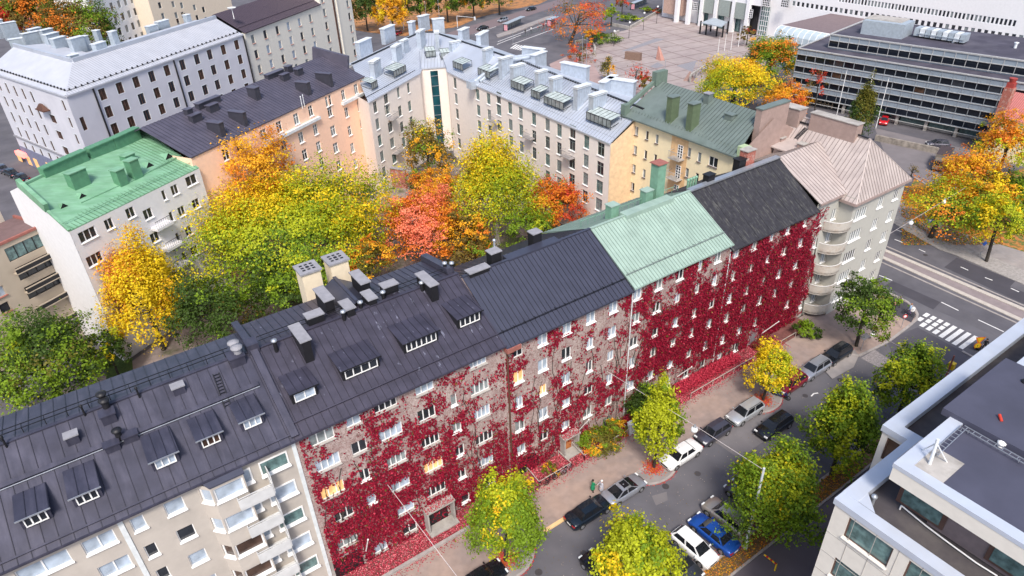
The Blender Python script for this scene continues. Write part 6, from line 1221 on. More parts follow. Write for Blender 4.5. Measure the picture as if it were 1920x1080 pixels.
shrub('green hedge near the white pillars', (1196, 8, 1224, 26), [('g', .8, .7), ('dg', .2, .3)], 900, .35, 1., 1., 'hedge', 'hedge')
shrub('red-brown low hedge along the plaza wall', (1206, 12, 1244, 30), [('r', .4, .4), ('br', .6, .6)], 1100, .35, .6, .6, 'hedge', 'hedge')
# climbing creeper on the long wall
from mathutils import noise as _nz
US = [7, 10, 13, 16, 19, 22, 25, 28, 31, 34, 37, 40, 43, 46, 49, 52, 55, 58, 61, 64, 67, 70, 73]; ZS = [1.5, 4.5, 7.5, 10.5, 13.5, 16.5]
DN = [[.7, .8, .7, .5, .7, .9, .8, .85, .5, .4, .2, .1, .2, .3, .3, .3, .5, .5, .5, .5, .85, .9, .2], [.9, 1, .95, .9, .6, .8, .55, .45, .4, .55, .4, .3, .6, .8, .8, .9, .9, 1, 1, .9, 1, 1, .3],
      [.5, .9, .9, .9, .6, .5, .5, .3, .35, .45, .5, .45, .7, .85, .9, 1, .95, 1, 1, 1, 1, 1, .35], [.3, .5, .6, .8, .55, .55, .35, .25, .3, .35, .4, .4, .6, .7, .8, .8, .8, .9, 1, 1, 1, .85, .25],
      [.3, .45, .5, .5, .65, .4, .3, .25, .25, .3, .3, .3, .4, .5, .55, .5, .55, .6, .9, .9, .9, .55, .12], [.35, .4, .3, .3, .42, .3, .3, .25, .15, .15, .1, .1, .3, .4, .32, .4, .4, .4, .6, .6, .6, .4, .1]]
DN = np.array(DN); DN[1:5, 13:22] = np.clip(DN[1:5, 13:22]*1.25, 0, 1.15); DN[0, 13:22] *= 1.1; DN[5, 17:21] = .78; DN[2:5, 7:12] *= .85; DN[1:4, 16:22] = 1.15; DN[1:3, 0:4] *= 1.08
def dens(u, z):
    i = min(max((u-7)/3, 0), 21.999); j = min(max((z-1.5)/3, 0), 4.999); a, b = int(i), int(j); fi, fj = i-a, j-b
    return (DN[b, a]*(1-fi)+DN[b, a+1]*fi)*(1-fj)+(DN[b+1, a]*(1-fi)+DN[b+1, a+1]*fi)*fj
def creeper(label, u0, u1, ztop, n, group='red creepers on the long wall'):
    g = np.random.default_rng(int(u0*13)); pts = []; mi = []; win = [w_ for w_ in VW if w_[2] > u0-1 and w_[0] < u1+1]
    while len(pts) < n:
        U = g.uniform(u0, u1, 4000); Zz = g.uniform(.2, ztop, 4000)
        for u, z in zip(U, Zz):
            d = dens(u, z); v = _nz.fractal(Vector((u*.34, z*.34, u0)), .7, 2., 4)*.5+.5; v2 = _nz.noise(Vector((u*1.9, z*1.9, 3.3)))*.5+.5
            if v*.6+v2*.4+g.normal()*.11 > .16+d*.56: continue
            if any(w_[0]+.06 < u < w_[2]-.06 and w_[1]+.08 < z < w_[3]-.12 for w_ in win): continue
            th_ = .04+.30*d*g.uniform(0, 1)**2; pts.append((u, V0-th_, z)); q = g.uniform(); mi.append(0 if q < .48 else 1 if q < .92 else 2 if q < .985 else 3)
        if len(pts) == 0: break
    pts = np.array(pts[:n]); mi = np.array(mi[:n]); nr = g.normal(size=(len(pts), 3))*.34+np.array([0, -1., .35])
    th = thing('climbing_vine', label, 'climbing plant', ((u0+u1)/2, V0-.1, 0), group=group); me = leafmesh('foliage', pts-np.array([(u0+u1)/2, V0-.1, 0]), nr, g.uniform(.11, .24, len(pts)), mi, [L['c'], L['cd'], L['cp'], L['og']])
    o = bpy.data.objects.new('foliage', me); C.objects.link(o); o.parent = th
    mb = MB()
    mb.bar((u0+.1, V0-.06, .15), (u1-.1, V0-.06, .15), .07)
    for k in range(int((u1-u0)*1.4)): # woody stems
        x = g.uniform(u0+.2, u1-.2); z = .15; p = (x, V0-.06, z)
        while z < ztop*g.uniform(.35, 1):
            x2 = min(max(x+g.uniform(-.5, .5), u0), u1); z2 = z+g.uniform(.8, 1.8); q = (x2, V0-.06, min(z2, ztop)); mb.tube(p, q, .035, .03, 4); p = q; x, z = x2, z2
    mb.build('stem', [m_bark], th); return th
creeper('crimson creeper, patchy, on the block with four dormers', X12+.3, X23-.1, ZE-.3, 24000)
creeper('thin scattered creeper on the grey block under the slate blue roof', X23+.1, X34, ZE-.6, 13000)
creeper('crimson creeper thickening downwards under the mint roof', X34+.05, X45, ZE-.5, 27000)
creeper('dense deep crimson creeper under the black felt roof and over the corner joint', X45+.05, 73.2, 16.2, 40000)
# fallen leaves and low beds
def litter(name, label, n, fn, mats, ls=(.08, .16), z=.14):
    g = np.random.default_rng(n); p = np.array([fn(g) for _ in range(n)]); pts = np.c_[p, np.full(n, z)+g.uniform(0, .04, n)]
    me = leafmesh(name, pts, g.normal(size=(n, 3))*.25+np.array([0, 0, 1.]), g.uniform(*ls, n), g.integers(0, len(mats), n), mats); o = bpy.data.objects.new(name, me); C.objects.link(o); tag(o, label, 'fallen leaves', kind='stuff'); return o
sheet('leaf_bed', [(-8, FV), (72, FV), (72, V0), (-8, V0)], .13, mat('leaf_bed_soil', (.16, .06, .055), .95, 0, .3, 3))
litter('fallen_leaves', 'crimson fallen leaves filling the long bed at the creeper wall', 26000, lambda g: (g.uniform(7, 66), g.uniform(FV-.15, V0)), [L['cp'], L['c'], leafm('leaf_pale_pink', (.75, .22, .26))], z=.15)
litter('fallen_leaves', 'crimson leaves scattered on the pavement edge along the bed', 2600, lambda g: (g.uniform(7, 66), FV-abs(g.normal())*.5), [L['cp'], L['c']], (.08, .14), z=.14)
for bx, by in ((948, 1050), (1226, 878), (1430, 752)):
    c = at(bx, by); litter('fallen_leaves', 'red leaves heaped round the trunk of a north-side street tree', 900, lambda g: (c[0]+g.normal()*.55, c[1]+g.normal()*.5), [L['r'], L['o'], L['cp']], (.1, .18), z=.14)
    litter('fallen_leaves', 'thin arc of red leaves along the kerb of a tree island', 420, lambda g: (lambda t: (c[0]+2.95*math.cos(t)+g.normal()*.12, KV-2.4*math.sin(t)+g.normal()*.1))(g.uniform(0, math.pi)), [L['r'], L['cp']], (.08, .15), z=.03)
litter('fallen_leaves', 'orange and brown leaves on the strip behind the parked cars', 7000, lambda g: (g.uniform(20, 55), g.uniform(KS-1.75, KS)), [L['o'], L['oy'], L['br'], L['br']], (.08, .16), z=.12)
litter('fallen_leaves', 'red leaves on the asphalt behind the nose-in parked cars', 1500, lambda g: (g.uniform(30, 48), KS+abs(g.normal())*.5), [L['cp'], L['r'], L['o']], (.08, .15), z=.03)
litter('fallen_leaves', 'dry leaves dotted over the street asphalt', 1400, lambda g: (g.uniform(10, 75), g.uniform(KS, KV)), [leafm('leaf_dry', (.42, .34, .27)), L['br']], (.05, .11), z=.02)
litter('fallen_leaves', 'orange leaves spread over the grass beyond the avenue', 9000, lambda g: tuple(at(g.uniform(1690, 1880), g.uniform(350, 460))[:2]), [L['o'], L['oy'], L['br'], L['g']], (.15, .3), z=.06)
# red clipped hedge along the wall
def boxhedge(label, u0, u1, v0, v1, h, n, pal, group=None):
    g = np.random.default_rng(int(u0)); P = np.c_[g.uniform(u0, u1, n), g.uniform(v0, v1, n), g.uniform(0, 1, n)**.5*h]; nr = g.normal(size=(n, 3))*.6+np.array([0, -.3, .8]); cx = ((u0+u1)/2, (v0+v1)/2, .12)
    me = leafmesh('hedge', P-np.array([cx[0], cx[1], 0]), nr, g.uniform(.1, .2, n), g.integers(0, len(pal), n), [L[p] for p in pal]); o = bpy.data.objects.new('hedge', me); C.objects.link(o); o.location = cx; return tag(o, label, 'hedge', group)
ha, hb = at(1283, 752)[0], at(1400, 690)[0]; boxhedge('low crimson hedge along the wall left of the golden tree', float(ha), float(hb), 38.0, 39.3, 1.1, 9000, ['cp', 'c', 'cp', 'cp'])
boxhedge('short dark red hedge right of the golden tree', float(hb)+3.2, float(hb)+6.5, 38., 39.3, .9, 1500, ['cd', 'c', 'br'])
boxhedge('red leaf heap by the green bush and grey post', 39.6, 42.5, 37.6, 39.3, .6, 1500, ['c', 'cd', 'cp'])
# ------------------------------------------------------------------ vehicles
m_tyre = mat('tyre_rubber', (.02, .02, .02), .9); m_rim = mat('alloy_rim', (.45, .46, .48), .35, .7); m_hl = mat('headlight_glass', (.75, .78, .8), .15); m_tl = mat('tail_light_red', (.45, .01, .01), .2); m_cg = glass_mat('car_glass', (.012, .014, .018), .04, .2); m_blkp = mat('black_plastic', (.03, .03, .03), .6); m_plate = mat('number_plate', (.8, .8, .78), .5)
def paint(name, col, rough=.25, metal=.35):
    m = mat('car_paint_'+name, col, rough, metal, .03, 1.); p = m.node_tree.nodes['Principled BSDF']; p.inputs['Coat Weight'].default_value = .6; p.inputs['Coat Roughness'].default_value = .05; return m
CARS = { # x from rear(0) to front(1): hood / belt / roof stations
 'saloon': dict(L=4.85, W=1.86, belt=.92, roof=1.43, hood=.80, tail=.98, wb=(.05, .19, .30, .62, .76), sunroof=False),
 'coupe': dict(L=4.75, W=1.86, belt=.90, roof=1.36, hood=.76, tail=.93, wb=(.05, .16, .36, .58, .76), sunroof=True),
 'hatch': dict(L=4.3, W=1.8, belt=.95, roof=1.47, hood=.86, tail=.98, wb=(.0, .015, .12, .60, .77), sunroof=False),
 'estate': dict(L=4.75, W=1.84, belt=.95, roof=1.50, hood=.84, tail=.98, wb=(.0, .015, .10, .60, .75), sunroof=False),
 'suv': dict(L=4.6, W=1.9, belt=1.08, roof=1.66, hood=1.0, tail=1.1, wb=(.0, .02, .12, .62, .76), sunroof=False)}
def car(kind, label, x, y, rz, pm, group=None, z=0.02, scale=1.):
    k = CARS[kind]; Lc, Wc = k['L'], k['W']; h = Wc/2; th = thing('parked_car' if 'moving' not in label else 'moving_car', label, 'car', (x, y, z), 0, group)
    ca, sa = math.cos(rz), math.sin(rz); T = lambda p: (p[0]*ca-p[1]*sa, p[0]*sa+p[1]*ca, p[2])
    X = lambda t: (t-.5)*Lc
    r0, r1, r2, r3, r4 = k['wb']
    def top(t): # body top height along the car
        if t < r1: return k['tail']-.10*(1-t/max(r1, .01))**2*(.8 if r1 > .05 else 0)
        if t > r4: u = (t-r4)/(1-r4); return k['belt']-(k['belt']-k['hood'])*.35-.22*u**2.6
        return k['belt']
    ts = [0, .015, .05, .1, .15, .2, .27, .34, .42, .5, .58, .66, .72, .78, .84, .9, .95, .985, 1]
    mb = MB(); rings = []
    for t in ts:
        e = min(t, 1-t)*Lc; w_ = h*(1-.16*max(0, 1-e/.55)**2); zt = top(t)-.10*max(0, 1-e/.10); zb = .22+.1*max(0, 1-e/.35)
        rings.append([(X(t), -w_*.93, zb), (X(t), -w_, zb+.18), (X(t), -w_, zt*.72), (X(t), -w_*.955, zt-.05), (X(t), -w_*.86, zt), (X(t), 0, zt+.035), (X(t), w_*.86, zt), (X(t), w_*.955, zt-.05), (X(t), w_, zt*.72), (X(t), w_, zb+.18), (X(t), w_*.93, zb)])
    n = 11; vs = [T(p) for r in rings for p in r]; fs = [(i*n+j, i*n+j+1, (i+1)*n+j+1, (i+1)*n+j) for i in range(len(rings)-1) for j in range(n-1)]
    mb.add(vs, [f[::-1] for f in fs], 0, True); mb.add([T(p) for p in rings[0]], [list(range(n))], 0); mb.add([T(p) for p in rings[-1]], [list(range(n))[::-1]], 0)
    # wheel arches
    wx = (X(.19), X(.815)); wr = .33 if kind != 'suv' else .36
    for w_ in wx:
        for s in (-1, 1):
            c = (w_, s*(h-.02), wr); pts = [(c[0]+math.cos(a)*(wr+.06), s*(h+.004), c[2]+math.sin(a)*(wr+.06)) for a in np.linspace(-.35, math.pi+.35, 14)]
            mb.add([T(p) for p in pts], [list(range(14)) if s < 0 else list(range(14))[::-1]], 1)
    # cabin
    bz, rf = k['belt']-.02, k['roof']; wb_, wt_ = h*.88, h*.66
    A = [(X(r1), wb_*.95, top(r1)-.01), (X(r4), wb_*.95, bz-.0), (X(r3), wt_, rf-.03), (X(r2), wt_, rf-.03)]
    mid = (X((r2+r3)/2), wt_, rf)
    lf = [(X(r2), wt_, rf-.03), (X((r2+r3)/2), wt_, rf+.01), (X(r3), wt_, rf-.03)]; rt_ = [(p[0], -p[1], p[2]) for p in lf]; ce = [(p[0], 0, p[2]+.045) for p in lf]
    for a, b, c, d in ((lf[0], lf[1], ce[1], ce[0]), (lf[1], lf[2], ce[2], ce[1]), (ce[0], ce[1], rt_[1], rt_[0]), (ce[1], ce[2], rt_[2], rt_[1])): mb.add([T(p) for p in (a, b, c, d)], [(3, 2, 1, 0)], 0, True)
    for s in (1, -1):
        q = [(p[0], p[1]*s, p[2]) for p in A]; mb.add([T(p) for p in (q[0], q[1], q[2], lf[1] if s > 0 else rt_[1], q[3])], [(0, 1, 2, 3, 4)[::(1 if s < 0 else -1)]], 0)
    fr_ = [(X(r4), wb_*.95, bz), (X(r4), -wb_*.95, bz), (X(r3), -wt_, rf-.03), (X(r3), wt_, rf-.03)]; bk_ = [(X(r1), wb_*.95, top(r1)-.01), (X(r1), -wb_*.95, top(r1)-.01), (X(r2), -wt_, rf-.03), (X(r2), wt_, rf-.03)]
    mb.add([T(p) for p in fr_], [(0, 1, 2, 3)[::-1]], 0); mb.add([T(p) for p in bk_], [(0, 1, 2, 3)], 0)
    if kind in ('estate', 'suv'):
        for s in (-1, 1): mb.bar(T((X(r2+.05), s*wt_*.95, rf+.05)), T((X(r3-.05), s*wt_*.95, rf+.05)), .04, .05, 1)
    mb.v = [(v[0]+x, v[1]+y, v[2]+z) for v in mb.v]; mb.build('body', [pm, m_blkp], th)
    def panel(name, q, shrink, out, m):
        P = [Vector(p) for p in q]; c = sum(P, Vector())/len(P); nn = (P[1]-P[0]).cross(P[2]-P[0]).normalized()
        if nn.dot(c-Vector((0, 0, .9))) < 0: nn = -nn; P = P[::-1]
        P = [c+(p-c)*shrink+nn*out for p in P]; m_ = MB(); m_.add([tuple(Vector(T(p))+Vector((x, y, z))) for p in P], [list(range(len(P)))]); return m_.build(name, [m], th)
    panel('windscreen', fr_, .95, .012, m_cg); panel('rear_window', bk_, .92, .012, m_cg)
    for s in (1, -1):
        q = [(p[0], p[1]*s, p[2]) for p in A]; cx = X((r2+r3)/2)
        lo = lambda t: (q[0][0]*(1-t)+q[1][0]*t, q[0][1]*(1-t)+q[1][1]*t, q[0][2]*(1-t)+q[1][2]*t); hi = lambda t: (q[3][0]*(1-t)+q[2][0]*t, q[3][1]*(1-t)+q[2][1]*t, q[3][2]*(1-t)+q[2][2]*t)
        for t0, t1, u0, u1 in ((.06, .50, .03, .48), (.52, .94, .52, .97)): panel('side_window', [lo(t0), lo(t1), hi(u1), hi(u0)], .92, .012, m_cg)
    if k['sunroof']: m_ = MB(); c = X((r2+r3)/2+.02); m_.add([tuple(Vector(T(p))+Vector((x, y, z))) for p in ((c-.35, -.42, rf+.05), (c+.35, -.42, rf+.045), (c+.35, .42, rf+.045), (c-.35, .42, rf+.05))], [(0, 1, 2, 3)]); m_.build('sunroof', [m_cg], th)
    for w_ in wx:
        for s in (-1, 1):
            c = Vector(T((w_, s*(h-.11), wr)))+Vector((x, y, z)); d = Vector(T((0, s, 0))); m_ = MB(); m_.tube(c-d*.10, c+d*.115, wr, wr, 16, 0); wo = m_.build('wheel', [m_tyre], th)
            m_ = MB(); m_.tube(c+d*.10, c+d*.125, wr*.66, wr*.6, 12, 0); off = m_.build('rim', [m_rim], th); off.parent = wo
    for s in (-1, 1):
        for nm, t, zz, m_m, hw in (('headlight', .975, top(.93)-.12, m_hl, .19), ('tail_light', .012, k['tail']-.22, m_tl, .17)):
            c = Vector(T((X(t), s*h*.68, zz)))+Vector((x, y, z)); m_ = MB(); m_.box(tuple(c-Vector((0, 0, .06))), (.16, hw*2, .13), rz); m_.build(nm, [m_m], th)
        c = Vector(T((X(r4)-.25, s*(h+.07), k['belt']-.02)))+Vector((x, y, z)); m_ = MB(); m_.box(tuple(c), (.12, .2, .12), rz, taper=.8); m_.build('wing_mirror', [pm], th)
    c = Vector(T((-Lc/2-.012, 0, .55)))+Vector((x, y, z)); m_ = MB(); m_.box(tuple(c), (.02, .5, .11), rz); m_.build('number_plate', [m_plate], th)
    c = Vector(T((Lc/2+.0, 0, .42)))+Vector((x, y, z)); m_ = MB(); m_.box(tuple(c), (.03, .9, .2), rz); m_.build('grille', [m_blkp], th)
    return th
def cpos(px, py, z=.7): p = at(px, py, z); return float(p[0]), float(p[1])
GN, GP = 'cars parked along the north kerb', 'cars parked nose-in on the south side'
pa = dict(black=paint('black', (.012, .014, .02)), navy=paint('navy', (.01, .018, .03)), silver=paint('silver', (.42, .44, .50), .3, .6), lsilver=paint('light_silver', (.55, .58, .62), .3, .5), white=paint('white', (.78, .79, .80), .3, 0), grey=paint('slate', (.09, .09, .12), .3, .5),
     red=paint('dark_red', (.22, .008, .02), .25, .3), blue=paint('blue', (.015, .09, .42), .22, .4), beige=paint('champagne', (.42, .38, .34), .3, .5), dgrey=paint('dark_grey', (.045, .048, .06), .3, .4), bright=paint('bright_red', (.6, .01, .02), .25, .1))
yk = KV-1.02
def kcar(kind, lab, px, py, col, rz=0., dy=0.): x, y = cpos(px, py); car(kind, lab, x, yk+dy, rz, pa[col], GN)
kcar('saloon', 'black saloon parked behind the silver coupe, beside two standing people', 1108, 961, 'navy', 0)
kcar('coupe', 'silver coupe with a dark sunroof, parked next to two standing people', 1174, 920, 'silver', 0, -.05)
kcar('saloon', 'white car half hidden under the bright yellow-green street tree', 1279, 852, 'white', math.pi, -.15)
kcar('hatch', 'slate grey hatchback parked between the white and the silver car', 1344, 814, 'grey', math.pi)
kcar('estate', 'silver estate car parked just left of the golden tree', 1407, 777, 'lsilver', math.pi)
kcar('suv', 'dark red car with a black roof, parked beside the motorcycle', 1489, 723, 'red', math.pi)
kcar('estate', 'light silver estate between the dark red and the black car', 1538, 696, 'silver', math.pi)
kcar('estate', 'black estate parked nearest the street corner', 1580, 670, 'black', math.pi)
kcar('saloon', 'black car cut by the bottom edge near the tree island', 905, 1092, 'black', 0)
x, y = cpos(1452, 797); car('estate', 'black car moving along the middle of the street', x, y, math.pi+.0, pa['black'])
# south side, angled
def scar(kind, lab, px, py, col, rz): x, y = cpos(px, py); car(kind, lab, x, y, rz, pa[col], GP)
SA = R_(-88)
scar('hatch', 'white hatchback parked nose-in between the dark and the blue car', 1302, 1024, 'white', SA)
scar('saloon', 'bright blue car with dark rear window, south side', 1339, 999, 'blue', SA+math.pi)
scar('suv', 'champagne coloured small SUV tucked under the largest street tree', 1362, 968, 'beige', SA+math.pi)
scar('saloon', 'dark grey saloon with a turquoise star sticker, next to the white hatchback', 1270, 1050, 'dgrey', SA)
scar('hatch', 'dark blue car almost hidden under the largest street tree', 1400, 930, 'grey', SA+math.pi)
scar('hatch', 'black car at the bottom edge left of the yellow tree', 1128, 1068, 'black', SA+math.pi)
scar('estate', 'black estate between the yellow tree and the dark grey saloon', 1232, 1078, 'black', SA+math.pi)
c = at(1293, 1051, .95); mb = MB(); pts = [(c[0]+(.2 if k % 2 == 0 else .08)*math.cos(k*math.pi/5), c[1]+(.2 if k % 2 == 0 else .08)*math.sin(k*math.pi/5), .985) for k in range(10)]; mb.poly(pts); st = mb.build('star_sticker', [mat('turquoise', (.05, .5, .5), .5)]); _dg = [o for o in bpy.data.objects if 'turquoise star' in str(o.get('label', ''))][0]; st.parent = _dg; st.location = -Vector(_dg.location)
# far cars
FC = 'cars on the boulevard at the top'
def fcar(kind, lab, px, py, col, toward, grp=FC, z=.5):
    x, y = cpos(px, py, z); p = at(*toward); rz = math.atan2(p[1]-y, p[0]-x); return car(kind, lab, x, y, rz, pa[col], grp)
fcar('saloon', 'black car with headlights on the boulevard, left of the silver one', 905, 53, 'black', (880, 62)); fcar('estate', 'silver car on the boulevard beside the tram stop', 943, 38, 'silver', (920, 47)); fcar('saloon', 'black car further up the boulevard near the lamp mast', 996, 17, 'black', (970, 26))
fcar('saloon', 'dark car at the very top edge of the boulevard', 1168, 3, 'dgrey', (1200, -10)) if False else None
fcar('hatch', 'bright red car driving out under the glass office', 1658, 227, 'bright', (1650, 245), None); fcar('hatch', 'blue-grey car passing behind the grey van', 1758, 271, 'grey', (1745, 275), None)
fcar('saloon', 'dark red car by the orange leaves behind the silver roof', 747, 62, 'red', (760, 58), None)
SL = 'dark cars parked in the side street'
for px, py, lab in ((3, 315, 'silver-grey car at the left edge in the side street'), (20, 323, 'black car second from the left edge in the side street'), (40, 332, 'black car nearest the green roof in the side street')):
    x, y = cpos(px, py); car('saloon', lab, x, y, math.atan2(L0[1], L0[0]), pa['grey' if px < 10 else 'black'], SL)
# van
c = at(1766, 303, 1.); vr = math.atan2(*(at(1780, 275)-at(1765, 300))[[1, 0]]); vn = thing('delivery_van', 'blurred grey box van with a dark roof on the parking area', 'van', (c[0], c[1], 0))
def rot(dx, dy, z): return (c[0]+dx*math.cos(vr)-dy*math.sin(vr), c[1]+dx*math.sin(vr)+dy*math.cos(vr), z)
mb = MB(); mb.box(rot(.8, 0, .5), (5.4, 2.3, 2.4), vr); mb.box(rot(.8, 0, 2.9), (5.3, 2.2, .08), vr, 1); mb.build('cargo_box', [mat('van_grey', (.16, .14, .12), .6), mat('van_roof', (.06, .045, .05), .7)], vn)
mb = MB(); mb.box(rot(-2.6, 0, .5), (1.5, 2.1, 1.9), vr, taper=.9); mb.build('cab', [mat('van_grey', (1, 1, 1))], vn); mb = MB(); mb.box(rot(-3.28, 0, 1.35), (.15, 1.7, .75), vr); mb.build('windscreen', [m_cg], vn)
for dx in (-2.3, 2.3):
    for s in (-1, 1): p = Vector(rot(dx, s*1.0, .42)); d = Vector(rot(dx, s*1.18, .42)); mb = MB(); mb.tube(p, d, .42, .42, 14); mb.build('wheel', [m_tyre], vn)
# motorcycle and bicycles
def wheel(mb, c, r, d, m=0, t=.05): # torus-like ring
    u = Vector((d[0], d[1], 0)); pts = [Vector(c)+u*(r*math.cos(a))+Vector((0, 0, r*math.sin(a))) for a in np.linspace(0, 2*math.pi, 15)]; [mb.tube(a, b, t, t, 5, m) for a, b in zip(pts, pts[1:])]
c = at(1464, 746, .0); d = np.array([.35, -.94]); mc = thing('motorcycle', 'dark blue motorcycle with white panniers parked by the golden tree', 'motorcycle', (c[0], c[1], 0))
F = lambda a, z: (c[0]+d[0]*a, c[1]+d[1]*a, z)
for a in (-.72, .72): mb = MB(); wheel(mb, F(a, .31), .27, d, 0, .06); mb.tube(F(a, .31), (F(a, .31)[0]+.01, F(a, .31)[1], .33), .12, .12, 8); mb.build('wheel', [m_tyre], mc)
mb = MB(); mb.tube(F(-.7, .35), F(.1, .45), .14, .18); mb.tube(F(.1, .45), F(.5, .8), .16, .12); mb.box(F(.15, .62), (.5, .32, .3), math.atan2(d[1], d[0]), taper=.7); mb.tube(F(.72, .31), F(.45, 1.0), .04, .04); mb.bar((F(.45, 1.02)[0]-.3*d[1], F(.45, 1)[1]+.3*d[0], 1.02), (F(.45, 1.)[0]+.3*d[1], F(.45, 1)[1]-.3*d[0], 1.02), .04); mb.build('body', [mat('navy_paint', (.02, .03, .12), .4)], mc)
mb = MB(); mb.box(F(-.3, .72), (.7, .3, .12), math.atan2(d[1], d[0])); mb.build('seat', [m_black], mc); mb = MB(); mb.box(F(-.72, .8), (.4, .45, .34), math.atan2(d[1], d[0])); mb.build('top_box', [m_white], mc)
def bicycle(lab, px, py, ang, col, grp='bicycles leaning on the bed rail'):
    c = at(px, py, .12); d = np.array([math.cos(ang), math.sin(ang)]); th = thing('bicycle', lab, 'bicycle', (c[0], c[1], .12), group=grp); F = lambda a, z: (c[0]+d[0]*a, c[1]+d[1]*a, .12+z)
    for a in (-.52, .52): mb = MB(); wheel(mb, F(a, .34), .32, d, 0, .025); [mb.bar(F(a, .34), Vector(F(a, .34))+Vector((d[0]*.3*math.cos(q), d[1]*.3*math.cos(q), .3*math.sin(q))), .01) for q in np.linspace(0, 6.28, 9)]; mb.build('wheel', [m_tyre], th)
    mb = MB(); [mb.tube(F(*a), F(*b), .022, .022, 6) for a, b in (((-.52, .34), (-.1, .3)), ((-.52, .34), (-.2, .82)), ((-.1, .3), (-.2, .82)), ((-.1, .3), (.38, .8)), ((-.2, .76), (.38, .8)), ((.38, .95), (.52, .34)))]; mb.build('frame', [col], th)
    mb = MB(); n_ = (-d[1], d[0]); p = F(.36, .98); mb.tube((p[0]+n_[0]*.28, p[1]+n_[1]*.28, p[2]), (p[0]-n_[0]*.28, p[1]-n_[1]*.28, p[2]), .02, .02, 6); mb.build('handlebar', [m_black], th); mb = MB(); mb.box(F(-.22, .86), (.24, .14, .06), ang); mb.build('saddle', [m_black], th)
bicycle('silver bicycle at the upper end of the bed rail', 1064, 885, .1, m_galv); bicycle('grey bicycle in the middle of the bed rail', 1050, 894, -.05, m_capst); bicycle('black bicycle second from the rail corner', 1034, 904, .05, m_black); bicycle('dark red bicycle at the lower rail corner', 1016, 914, .0, m_rust)
for px, py, r in ((1308, 888, .32), (1248, 912, .35), (1010, 1073, .34), (1094, 1037, .3), (1575, 712, .33), (1510, 742, .3), (1735, 478, .33), (1836, 540, .33)):
    c = at(px, py, .016); mb = MB(); mb.tube((c[0], c[1], .012), (c[0], c[1], .028), r, r, 14); ST('manhole_cover', mb, mat('cast_iron', (.05, .045, .05), .7))
